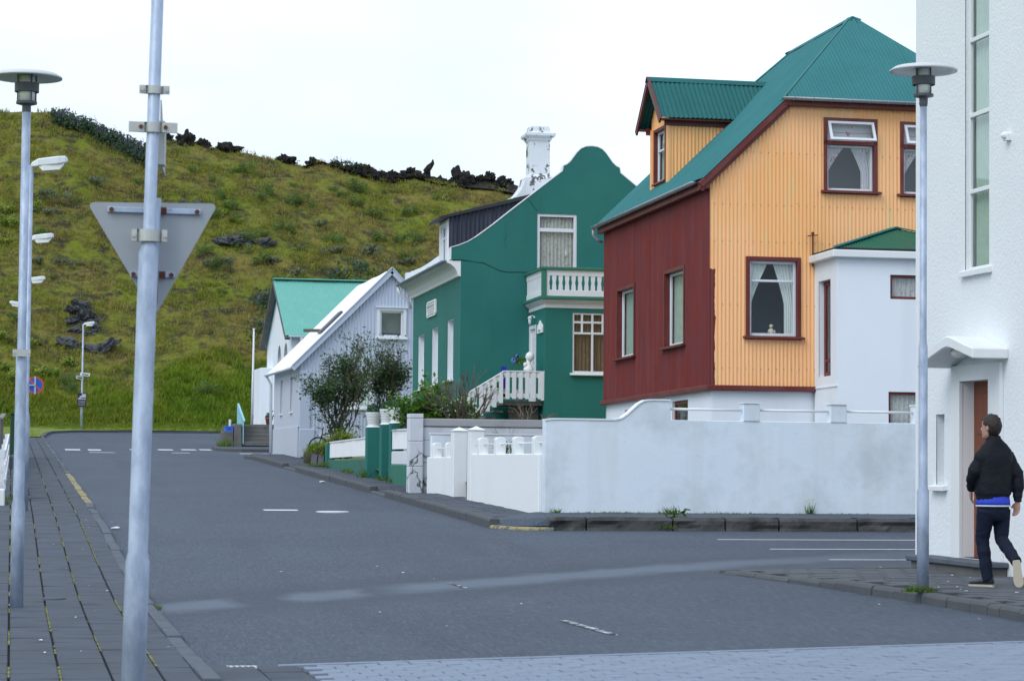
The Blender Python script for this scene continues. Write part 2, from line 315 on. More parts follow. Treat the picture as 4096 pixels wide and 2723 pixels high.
class MB:
    def __init__(s, fr=None): s.v, s.f, s.fr = [], [], fr
    def add(s, pts, faces):
        b = len(s.v)
        s.v += [tuple(s.fr.p(*p)) for p in pts] if s.fr else [tuple(p) for p in pts]
        s.f += [tuple(i+b for i in f) for f in faces]; return s
    def box(s, x0, x1, y0, y1, z0, z1, top=None):
        """top=(dx,dy): inset of the top face"""
        tx, ty = top or (0, 0)
        return s.add([(x0, y0, z0), (x1, y0, z0), (x1, y1, z0), (x0, y1, z0), (x0+tx, y0+ty, z1), (x1-tx, y0+ty, z1), (x1-tx, y1-ty, z1), (x0+tx, y1-ty, z1)],
                     [(0, 3, 2, 1), (4, 5, 6, 7), (0, 1, 5, 4), (1, 2, 6, 5), (2, 3, 7, 6), (3, 0, 4, 7)])
    def prism(s, poly, axis, a, b):
        """poly in the two other axes, in order; axis 0, 1 or 2"""
        n = len(poly); P = []
        for t in (a, b):
            for q in poly:
                c = list(q); c.insert(axis, t); P.append(tuple(c))
        return s.add(P, [tuple(range(n)), tuple(range(2*n-1, n-1, -1))] + [(i, i+n, (i+1) % n+n, (i+1) % n) for i in range(n)])
    def bar(s, p, q, w, h, up=(0, 0, 1)):
        p, q = Vector(p), Vector(q); d = (q-p).normalized(); up = Vector(up)
        r = d.cross(up).normalized(); u = r.cross(d)
        P = [c+r*a*w/2+u*b*h/2 for c in (p, q) for a, b in ((-1, -1), (1, -1), (1, 1), (-1, 1))]
        return s.add(P, [(0, 3, 2, 1), (4, 5, 6, 7), (0, 1, 5, 4), (1, 2, 6, 5), (2, 3, 7, 6), (3, 0, 4, 7)])
    def tube(s, pts, rad, n=8, cap=True):
        pts = [Vector(p) for p in pts]
        if not isinstance(rad, (list, tuple)): rad = [rad]*len(pts)
        P, F, prev = [], [], None
        for i, p in enumerate(pts):
            d = (pts[min(i+1, len(pts)-1)]-pts[max(i-1, 0)]).normalized()
            if prev is None:
                a = d.cross(Vector((0, 0, 1)))
                if a.length < .01: a = d.cross(Vector((1, 0, 0)))
            else: a = prev - d*prev.dot(d)
            a.normalize(); prev = a; b = d.cross(a)
            for k in range(n):
                t = 2*math.pi*k/n; P.append(p+(a*math.cos(t)+b*math.sin(t))*rad[i])
        for i in range(len(pts)-1):
            for k in range(n): F.append((i*n+k, i*n+(k+1) % n, (i+1)*n+(k+1) % n, (i+1)*n+k))
        if cap: F += [tuple(range(n-1, -1, -1)), tuple(range((len(pts)-1)*n, len(pts)*n))]
        return s.add(P, F)
    def lathe(s, prof, c=(0, 0), n=20):
        """prof: list of (radius, z)"""
        P, F = [], []
        for r, z in prof:
            for k in range(n):
                t = 2*math.pi*k/n; P.append((c[0]+r*math.cos(t), c[1]+r*math.sin(t), z))
        for i in range(len(prof)-1):
            for k in range(n): F.append((i*n+k, i*n+(k+1) % n, (i+1)*n+(k+1) % n, (i+1)*n+k))
        F += [tuple(range(n-1, -1, -1)), tuple(range((len(prof)-1)*n, len(prof)*n))]
        return s.add(P, F)
    def loft(s, rings):
        """rings: list of equally long point lists, closed at both ends"""
        n = len(rings[0]); P = [p for r in rings for p in r]; F = []
        for i in range(len(rings)-1):
            for k in range(n): F.append((i*n+k, i*n+(k+1) % n, (i+1)*n+(k+1) % n, (i+1)*n+k))
        F += [tuple(range(n-1, -1, -1)), tuple(range((len(rings)-1)*n, len(rings)*n))]
        return s.add(P, F)
    def ball(s, c, r, sub=2, noisef=None):
        bm = bmesh.new(); bmesh.ops.create_icosphere(bm, subdivisions=sub, radius=1)
        r = r if isinstance(r, (tuple, list)) else (r, r, r); P = []
        for v in bm.verts:
            k = noisef(v.co) if noisef else 1.
            P.append((c[0]+v.co.x*r[0]*k, c[1]+v.co.y*r[1]*k, c[2]+v.co.z*r[2]*k))
        s.add(P, [tuple(v.index for v in f.verts) for f in bm.faces]); bm.free(); return s
    def sheet(s, us, zb, zt, holes=(), wf=lambda u: 0., thick=0.):
        """sheet over u between zb(u) and zt(u), with rectangular holes (u0,u1,z0,z1), waved by wf"""
        us = sorted(set([round(u, 5) for u in us]+[round(h[i], 5) for h in holes for i in (0, 1)]))
        fb = zb if callable(zb) else (lambda u: zb); ft = zt if callable(zt) else (lambda u: zt)
        for a, b in zip(us, us[1:]):
            if b-a < 1e-4: continue
            m = (a+b)/2; cuts = sorted((h[2], h[3]) for h in holes if h[0] < m < h[1])
            segs, lo = [], None
            z0a, z0b = fb(a), fb(b)
            for c0, c1 in cuts:
                segs.append(((z0a, z0b), (c0, c0))); z0a = z0b = c1
            segs.append(((z0a, z0b), (ft(a), ft(b))))
            for (pa, pb), (qa, qb) in segs:
                if qa-pa < 1e-4 and qb-pb < 1e-4: continue
                s.add([(a, wf(a), pa), (b, wf(b), pb), (b, wf(b), max(qb, pb)), (a, wf(a), max(qa, pa))], [(0, 1, 2, 3)])
        return s
    def build(s, name, mat, parent=None, loc=None, smooth=False, bevel=0., clean=True, seg=1):
        o0 = Vector(ORG[parent.name]) if parent else Vector(loc or (0, 0, 0))
        me = bpy.data.meshes.new(name)
        me.from_pydata([(v[0]-o0.x, v[1]-o0.y, v[2]-o0.z) for v in s.v], [], s.f)
        if clean:
            bm = bmesh.new(); bm.from_mesh(me)
            bmesh.ops.remove_doubles(bm, verts=bm.verts, dist=1e-5)
            bmesh.ops.recalc_face_normals(bm, faces=bm.faces); bm.to_mesh(me); bm.free()
        if mat: me.materials.append(MT[mat] if isinstance(mat, str) else mat)
        if smooth:
            for p in me.polygons: p.use_smooth = True
        o = bpy.data.objects.new(name, me); COL.objects.link(o)
        if parent: o.parent = parent
        else: o.location = o0
        ORG[o.name] = tuple(o0)
        if bevel:
            m = o.modifiers.new('bevel', 'BEVEL'); m.width = bevel; m.segments = seg; m.limit_method = 'ANGLE'; m.angle_limit = math.radians(40)
        return o

def thing(name, label, cat, loc, group=None):
    o = bpy.data.objects.new(name, None); COL.objects.link(o); o.location = loc; o.empty_display_size = .2
    ORG[o.name] = tuple(loc); return tag(o, label, cat, group)
def tag(o, label=None, cat=None, group=None, kind=None):
    for k, v in (('label', label), ('category', cat), ('group', group), ('kind', kind)):
        if v: o[k] = v
    return o
def copy_tree(o, loc, label=None):
    def rec(q, par):
        c = q.copy(); COL.objects.link(c)
        if par: c.parent = par
        for ch in [x for x in q.children]: rec(ch, c)
        return c
    r = rec(o, None); r.location = loc
    if label: r['label'] = label
    return r
def frange(a, b, step):
    n = max(1, int(round((b-a)/step))); return [a+(b-a)*i/n for i in range(n+1)]
def fbm(x, y, z=0., o=5): return mnoise.fractal(Vector((x, y, z)), 1., 2., o)

# ---------------------------------------------------------------- lie of the land
KS = [(-60, -.1), (10, -.1), (18, -.08), (25, -.03), (31, .17), (38, .47), (60, 1.08), (85, 1.75), (112, 2.45), (131, 2.97), (400, 3.6)]
def base(s):
    for (a, za), (b, zb) in zip(KS, KS[1:]):
        if s <= b: return za+(zb-za)*max(0, s-a)/(b-a)
    return KS[-1][1]
def gz(x, y):
    b = (base(y-2)+base(y)+base(y+2)+base(y-1)+base(y+1))/5
    return b + .024*max(0, min(1, (38-y)/12))*(min(max(x, 1.5), 9.5)-1.5)
def strip(name, poly_x, ys, dz, mat, xs=None, smooth=True):
    """ground-following sheet between x0(y) and x1(y)"""
    mb = MB(); nx = xs or 2; rows = []
    for y in ys:
        x0, x1 = poly_x(y); rows.append([(x0+(x1-x0)*i/(nx-1), y) for i in range(nx)])
    P = [(x, y, gz(x, y)+(dz(y) if callable(dz) else dz)) for r in rows for x, y in r]
    F = [(i*nx+k, i*nx+k+1, (i+1)*nx+k+1, (i+1)*nx+k) for i in range(len(rows)-1) for k in range(nx-1)]
    mb.add(P, F); return mb.build(name, mat, smooth=smooth)

g = MB(); N = 60
gx = frange(-420, 420, 14); gy = frange(-420, 130.8, 9.2)
g.add([(x, y, (gz(x, y) if abs(x) < 80 else gz(60, y))-.12) for y in gy for x in gx],
      [(j*len(gx)+i, j*len(gx)+i+1, (j+1)*len(gx)+i+1, (j+1)*len(gx)+i) for j in range(len(gy)-1) for i in range(len(gx)-1)])
tag(g.build('ground', 'lawn', smooth=True), kind='structure')
road = strip('road', lambda y: (1.42, 60.), frange(18.3, 131.2, 1.2), 0., 'asphalt', 60); road['kind'] = 'structure'
near_road = strip('road_behind', lambda y: (1.42, 60.), frange(-40, 13.2, 1.9), 0., 'asphalt', 40); near_road['kind'] = 'structure'; near_road.name = 'road_beyond_crossing'

# ---------------------------------------------------------------- left pavement: slabs, kerb
pav = strip('left_pavement', lambda y: (-2.4, 1.4), frange(-20, 110, 1.3), .045, 'moss', 4); pav['kind'] = 'structure'
def slabs(parent, xs, ys, zt, gap, mat, nmax=300, th=.045, jit=.004, name='paving_slab', stag=None, key=None, gy=None):
    """individual slabs (the first nmax by key) as children, the rest joined into one part"""
    cells = []
    for j, (ya, yb) in enumerate(zip(ys, ys[1:])):
        for i, (xa, xb) in enumerate(zip(xs, xs[1:])):
            sh = (stag*(j % 2) if stag else 0.)
            cells.append((xa+sh, xb+sh, ya, yb))
    cells.sort(key=key or (lambda c: c[2]))
    def cell(mb, c):
        xa, xb, ya, yb = c; g2 = gap/2; t = random.uniform(-jit, jit); tx = random.uniform(-1, 1)*.004
        h2 = (gy if gy is not None else gap)/2; xa, xb, ya, yb = xa+g2, xb-g2, ya+h2, yb-h2
        q = [(xa, ya), (xb, ya), (xb, yb), (xa, yb)]; z = [zt(x, y)+t+(tx if k in (0, 3) else -tx) for k, (x, y) in enumerate(q)]
        b = .006
        ins = [(xa+b, ya+b), (xb-b, ya+b), (xb-b, yb-b), (xa+b, yb-b)]
        mb.add([(x, y, z[k]-th) for k, (x, y) in enumerate(q)]+[(x, y, z[k]-b) for k, (x, y) in enumerate(q)]+[(x, y, z[k]) for k, (x, y) in enumerate(ins)],
               [(8, 9, 10, 11)]+[(k, (k+1) % 4, 4+(k+1) % 4, 4+k) for k in range(4)]+[(4+k, 4+(k+1) % 4, 8+(k+1) % 4, 8+k) for k in range(4)])
    for c in cells[:nmax]:
        mb = MB(); cell(mb, c); mb.build(name, mat, parent, clean=False)
    if cells[nmax:]:
        mb = MB()
        for c in cells[nmax:]: cell(mb, c)
        mb.build(name+'s_beyond', mat, parent, clean=False)['kind'] = 'stuff'
LX = [-1.50, -1.10, -.70, -.34, .02, .38, .74, 1.10, 1.36]
vis = lambda c: (0 if c[0] > -.5-.0*(c[2]) else 1000)+abs(c[2]-17.2)
slabs(pav, LX, frange(15.2, 109.6, .40), lambda x, y: gz(x, y)+.075, .018, 'slab', 300, key=vis, jit=.003, gy=.007)
kl = thing('left_kerb', None, None, (1.43, 24, gz(1.43, 24))); kl['kind'] = 'structure'
y = 15.
while y < 112:
    ln = random.uniform(.85, 1.1); a, b = y, y+ln-.02
    mb = MB(); h = .085+random.uniform(-.012, .012); xo = random.uniform(-.012, .012)
    P = []
    for yy in (a, b):
        z = gz(1.43, yy); P += [(1.35+xo, yy, z-.1), (1.52+xo, yy, z-.1), (1.50+xo, yy, z+h-.03), (1.47+xo, yy, z+h), (1.35+xo, yy, z+h)]
    mb.add(P, [(0, 1, 2, 3, 4), (9, 8, 7, 6, 5)]+[(k, k+5, (k+1) % 5+5, (k+1) % 5) for k in range(5)])
    mb.build('kerb_stone', 'yellow_kerb' if 44 < a < 60 else 'kerb_near', kl, bevel=.008)
    y += ln

# ---------------------------------------------------------------- pale crossing at the near side
cr = strip('crossing', lambda y: (1.36, 12.4), frange(12.8, 18.46, .5), .012, 'moss', 12); cr['kind'] = 'structure'
def pv(c): return abs(c[2]-18.2)*1.2+max(0, 3.6-c[0])*.9*max(0, 1)+max(0, c[0]-9)*2
slabs(cr, frange(2.2, 11.8, .24), frange(13.0, 18.30, .165), lambda x, y: gz(x, y)+.040, .014, 'pale_paver', 300, th=.03, jit=.003, name='paving_brick', stag=.12, key=pv)
slabs(pav, [1.50, 1.86, 2.19], frange(13.2, 18.26, .46), lambda x, y: gz(x, y)+.052-.02*(x-1.5), .016, 'slab', 40, name='edge_slab', key=lambda c: -c[2])
ed = thing('crossing_edge', None, None, (5, 18.4, gz(5, 18.4))); ed['kind'] = 'structure'
for a in frange(2.05, 12.05, 1.0)[:-1]:
    mb = MB(); mb.add([(x, yy, gz(x, yy)+z) for x in (a, a+.99) for yy, z in ((18.325, -.05), (18.50, -.05), (18.49, .036), (18.325, .046))], [(0, 1, 2, 3), (7, 6, 5, 4)]+[(k, k+4, (k+1) % 4+4, (k+1) % 4) for k in range(4)])
    mb.build('edge_stone', 'pale_paver', ed, bevel=.006)
mb = MB()
for i in range(5): mb.box(1.70+i*.045, 1.722+i*.045, 18.54, 18.74, gz(1.7, 18.6)+.004, gz(1.7, 18.6)+.014)
mb.box(1.68, 1.92, 18.52, 18.54, gz(1.7, 18.6)+.003, gz(1.7, 18.6)+.015); mb.box(1.68, 1.92, 18.74, 18.76, gz(1.7, 18.6)+.003, gz(1.7, 18.6)+.015)
tag(mb.build('drain_grate', 'clamp', loc=(1.75, 18.7, gz(1.7, 18.6))), 'small metal drain grate in the gutter beside the pale crossing', 'drain')
dg = MB(); dg.box(1.69, 1.91, 18.53, 18.75, gz(1.7, 18.6)-.02, gz(1.7, 18.6)+.005)
o = dg.build('gully_pit', 'black', bpy.data.objects['drain_grate'])

# ---------------------------------------------------------------- pavement in front of the tall white house
def kx(y): return 9.19-.0 if y < 23.5 else 9.19-.105*(y-23.5)-.0016*(y-23.5)**3
def pdrop(y): return .07*max(0, min(1, (y-24.6)/2.2))
TH = lambda x, y: gz(x, y)+.115-pdrop(y)
tp = strip('right_pavement', lambda y: (kx(y)+.16, 11.62), frange(-4, 28.2, .7), lambda y: .09-pdrop(y), 'moss', 5); tp['kind'] = 'structure'
ys = frange(14.0, 28.2, .30); cells = 0
for j, (ya, yb) in enumerate(zip(ys, ys[1:])):
    x = kx((ya+yb)/2)+.17+(.15 if j % 2 else 0)
    while x < 11.5:
        xb = min(x+.30, 11.6)
        if ya > 19 or cells < 0:
            mb = MB(); t = random.uniform(-.004, .004); g2 = .007
            q = [(x+g2, ya+g2), (xb-g2, ya+g2), (xb-g2, yb-g2), (x+g2, yb-g2)]
            mb.add([(a, b, TH(a, b)-.03+t) for a, b in q]+[(a, b, TH(a, b)+t) for a, b in q], [(4, 5, 6, 7)]+[(k, (k+1) % 4, 4+(k+1) % 4, 4+k) for k in range(4)])
            if cells < 299: mb.build('paving_brick', 'paver', tp, clean=False)
            cells += 1
        x = xb
kr = thing('right_kerb', None, None, (9.2, 24, gz(9.2, 24))); kr['kind'] = 'structure'
y = 6.
def kerbstone(par, p, q, wdt, h, mat, sink=.1, ch=.035, bev=.012):
    """one kerb stone from p to q (road-side edge), body to the right of p->q reversed"""
    (xa, ya), (xb, yb) = p, q; d = Vector((xb-xa, yb-ya)); d.normalize(); nrm = Vector((d.y, -d.x))
    P = []
    j = random.uniform(-.01, .01)
    for (x, yy) in (p, q):
        for off, z in ((0, -sink), (0, h-ch), (ch*.7, h), (wdt, h), (wdt, -sink)):
            X, Y = x+nrm.x*(off+j), yy+nrm.y*(off+j); P.append((X, Y, gz(x, yy)+z))
    mb = MB(); mb.add(P, [(0, 1, 2, 3, 4), (9, 8, 7, 6, 5)]+[(k, k+5, (k+1) % 5+5, (k+1) % 5) for k in range(5)])
    return mb.build('kerb_stone', mat, par, bevel=bev, seg=2)
while y < 28.0:
    ln = random.uniform(.28, .52); b = min(y+ln, 28.15)
    kerbstone(kr, (kx(y), y), (kx(b-.012), b-.012), .17, .115-pdrop(y)+random.uniform(-.012, .008), 'kerb'); y = b
tipx = kx(28.15)
x = tipx
while x < 11.6:
    b = min(x+random.uniform(.5, .8), 11.6)
    yy = 28.15+.34*(x-tipx)/3; y2 = 28.15+.34*(b-tipx)/3
    kerbstone(kr, (x, yy+.1), (b-.01, y2+.1), .16, .045, 'kerb', bev=.01); x = b
mb = MB(); mb.add([(tipx+.1, 28.12, TH(tipx, 28)-.02), (11.62, 28.12, TH(11.6, 28)-.02), (11.62, 28.5, TH(11.6, 28.5)-.02)], [(0, 1, 2)]); o = mb.build('pavement_wedge', 'paver'); o['kind'] = 'structure'

# ---------------------------------------------------------------- pavement and kerb along the right side of the street
def wallx(y): return 8.86-.042*(min(y, 49.5)-39.6) if y > 39.6 else 8.86
def drop(y): return .085*max(min(1, (y-48.2)/.6, (51.8-y)/.6), min(1, (y-64.6)/.6, (68.9-y)/.6), 0)
sp = strip('far_pavement', lambda y: (7.8, 9.4), frange(39.0, 79.6, .4), lambda y: .125-drop(y), 'moss', 3); sp['kind'] = 'structure'
slabs(sp, [7.84, 8.16, 8.48, 8.80], frange(39.05, 79.4, .40), lambda x, y: gz(x, y)+.15-drop(y), .018, 'slab', 300, name='paving_slab')
kf = thing('far_kerb', None, None, (7.75, 55, gz(7.75, 55))); kf['kind'] = 'structure'
y = 38.3
while y < 77.6:
    ln = random.uniform(.9, 1.1); low = 48.6 < y < 51.4 or 65 < y < 68.4
    kerbstone(kf, (7.68, y), (7.68, y+ln-.015), .16, .055 if low else .155+random.uniform(-.008, .008), 'kerb'); y += ln
for i, (p, q) in enumerate([((7.68, 77.6), (7.50, 78.6)), ((7.50, 78.6), (7.75, 79.5)), ((7.75, 79.5), (8.6, 79.9)), ((8.6, 79.9), (9.4, 80.0))]):
    kerbstone(kf, p, q, .16, .13, 'kerb')
kc = thing('corner_kerb', None, None, (8, 38, gz(8, 38))); kc['kind'] = 'structure'
pts = [(7.68, 38.3), (7.86, 37.95), (8.22, 37.72), (8.6, 37.62)]
for p, q in zip(pts, pts[1:]): kerbstone(kc, q, p, .16, .055, 'yellow_kerb', bev=.01)
mb = MB()
zc = gz(8, 38.3)
mb.add([(8.62, 37.80, zc+.20), (17.5, 37.95, zc+.215), (17.5, 39.7, zc+.25), (8.75, 39.7, zc+.24)], [(0, 1, 2, 3)])
mb.add([(7.80, 38.45, zc+.13), (7.80, 38.30, zc+.05), (7.93, 38.06, zc+.05), (8.27, 37.83, zc+.05), (8.62, 37.74, zc+.06), (8.62, 37.80, zc+.20), (8.75, 39.7, zc+.24), (7.80, 39.1, zc+.155)], [(0, 1, 2), (0, 2, 3), (0, 3, 5), (3, 4, 5), (0, 5, 6), (0, 6, 7)])
o = mb.build('corner_pavement', 'asphalt'); o['kind'] = 'structure'
ck = thing('rough_kerb', None, None, (12, 37.7, gz(12, 37.7))); ck['kind'] = 'structure'
x = 8.55
while x < 17.3:                                    # old, broken concrete kerb blocks below the white wall
    ln = random.uniform(.55, 1.5); mb = MB(); n = max(3, int(ln/.09)); rows = []
    x1 = x+ln-.03
    for i in range(n+1):
        xx = x+(x1-x)*i/n; pr = []
        for k, (off, z) in enumerate(((.0, -.08), (.0, .04), (.0, .10), (.0, .16), (.03, .215), (.16, .225), (.30, .225), (.3, -.08))):
            e = .025*fbm(xx*1.6, k*.35, 3.)+(.10*max(0, fbm(xx*1.1, 5.+.2*k)) if k < 3 else 0)
            edge = .03*max(0, 1-min(i, n-i)/1.5)
            pr.append((xx, 37.66+off+(e*1.4+edge if 0 < k < 5 else 0), gz(8, 38)+z-(edge*.6 if k > 3 else 0)))
        rows.append(pr)
    P = [p for r in rows for p in r]; m = 8
    mb.add(P, [(i*m+k, i*m+k+1, (i+1)*m+k+1, (i+1)*m+k) for i in range(n) for k in range(m-1)]+[tuple(range(m)), tuple(range((n+1)*m-1, n*m-1, -1))])
    mb.build('kerb_block', 'conc_dark', ck); x += ln
# far side of the side street: kerb, verge
fk = thing('far_corner_kerb', None, None, (8, 90, gz(8, 90))); fk['kind'] = 'structure'
pts = [(9.6, 88.2), (8.35, 88.15), (7.72, 88.7), (7.55, 90), (7.6, 92.2), (8.0, 96), (9.2, 101), (11.5, 105.5), (15, 108.5), (20, 110)]
for p, q in zip(pts, pts[1:]): kerbstone(fk, p, q, .16, .13, 'kerb', bev=.01)
mb = MB(); ring = [(9.9, 88.3), (8.4, 88.3), (7.86, 88.8), (7.7, 90), (7.75, 92.2), (8.15, 96), (9.3, 100.9), (11.6, 105.3), (15, 108.3), (20, 109.8), (40, 109.8), (40, 88.3)]
mb.add([(x, y, gz(x, y)+.12) for x, y in ring], [tuple(range(len(ring)))]); o = mb.build('far_corner_pavement', 'asphalt'); o['kind'] = 'structure'
hk = thing('bend_kerb', None, None, (6, 129, gz(6, 129))); hk['kind'] = 'structure'
pts = [(1.5, 112), (1.75, 119), (2.1, 124.5), (3.2, 127.8), (5.6, 129.3), (9, 130.1), (14, 130.8), (22, 131), (34, 131), (58, 131)]
for p, q in zip(pts, pts[1:]):
    n = max(1, int((Vector(q)-Vector(p)).length/1.6))
    for i in range(n):
        a = [p[k]+(q[k]-p[k])*i/n for k in (0, 1)]; b = [p[k]+(q[k]-p[k])*(i+.985)/n for k in (0, 1)]
        kerbstone(hk, a, b, -.2, .13+random.uniform(-.02, .02), 'kerb', bev=.01)
mb = MB(); ring = [(1.3, 110), (1.6, 119), (1.95, 124.6), (3.05, 128), (5.55, 129.5), (9, 130.3), (14, 131), (60, 131.2), (60, 133.5), (-40, 133.5), (-40, 110)]
mb.add([(x, y, gz(x, y)+.105+(.25 if y > 133 else 0)) for x, y in ring], [tuple(range(len(ring)))]); o = mb.build('verge', 'lawn'); o['kind'] = 'structure'

# ---------------------------------------------------------------- painted markings
def mark(name, pts, dz=.006, mat='line'):
    mb = MB(); mb.add([(x, y, gz(x, y)+dz) for x, y in pts], [tuple(range(len(pts)))])
    o = mb.build(name, mat); o['kind'] = 'structure'; return o
def rect(x0, x1, y0, y1): return [(x0, y0), (x1, y0), (x1, y1), (x0, y1)]
for yy, xs in ((35.22, 10.62), (32.95, 10.72), (30.62, 10.8)):
    for a in frange(xs, 17.5, .98)[:-1]: mark('parking_line', rect(a, a+.985, yy-.05, yy+.06))
mark('lane_dash', [(5.16, 22.35), (5.24, 22.35), (5.31, 20.65), (5.23, 20.65)], mat='line_worn')
mark('lane_dash', [(5.02, 27.6), (5.08, 27.6), (5.13, 26.8), (5.08, 26.8)], mat='line_worn')
mark('lane_dash', rect(4.55, 5.18, 43.55, 43.95))
for a, b, c, d in ((1.95, 2.5, 88.0, 89.6), (2.78, 3.25, 88.0, 89.6), (2.7, 3.6, 84.7, 85.15), (4.35, 4.9, 89.2, 90.6), (5.4, 5.95, 89.5, 90.9), (6.3, 6.85, 90., 91.4), (7.0, 7.45, 90.3, 91.7), (5.6, 6.25, 85.3, 85.75), (8.0, 9.6, 85.1, 85.7)):
    mark('crossing_stripe', rect(a, b, c, d))
# manhole covers and litter
mb = MB(); z = gz(5.75, 43.2); mb.lathe([(.30, z-.02), (.30, z+.012), (.27, z+.016), (.26, z+.012), (.02, z+.014)], (5.75, 43.2), 28)
tag(mb.build('manhole_cover', 'line', loc=(5.75, 43.2, z)), 'pale round manhole cover in the middle of the street', 'manhole cover')
mb = MB(); z = gz(.5, 25.6)+.078; mb.lathe([(.13, z-.02), (.13, z+.006), (.11, z+.009), (.10, z+.006), (.01, z+.007)], (.47, 25.55), 24)
tag(mb.build('valve_cover', 'kerb_near', loc=(.47, 25.55, z)), 'small round valve cover set in the left pavement near the lamp', 'manhole cover')
mb = MB()
for k in range(75):
    x, y = random.choice([(random.uniform(1.6, 9), random.uniform(19, 42)), (random.uniform(0, 1.3), random.uniform(16, 40)), (random.uniform(9.4, 11.2), random.uniform(20, 27.5))])
    z = gz(x, y)+(.012 if 1.55 < x < 9 else .128 if x > 9 else .085); r = random.choice([.008, .012, .016, .02]); a = random.uniform(0, 6)
    mb.add([(x+r*math.cos(a+t)*random.uniform(.6, 1.3), y+2.2*r*math.sin(a+t), z+random.uniform(0, .006)) for t in (0, 1.5, 3, 4.6)], [(0, 1, 2, 3)])
tag(mb.build('litter_specks', 'litter', clean=False), 'scattered white specks and bits of litter on asphalt and paving', 'litter', kind='stuff')
for k, (x, y, lb) in enumerate(((1.62, 37.6, 'crumpled white wrapper lying in the left gutter, farther one'), (1.66, 32.3, 'crumpled white wrapper lying in the left gutter, nearer one'), (7.4, 57.5, 'white scrap lying by the right kerb near the green pillars'))):
    mb = MB(); z = gz(x, y); mb.ball((x, y, z+.025), (.07, .05, .022), 2, lambda c: 1+.5*fbm(c.x*2, c.y*2, c.z*2+k))
    tag(mb.build('wrapper', 'litter', loc=(x, y, z)), lb, 'litter', 'wrappers in the gutters')

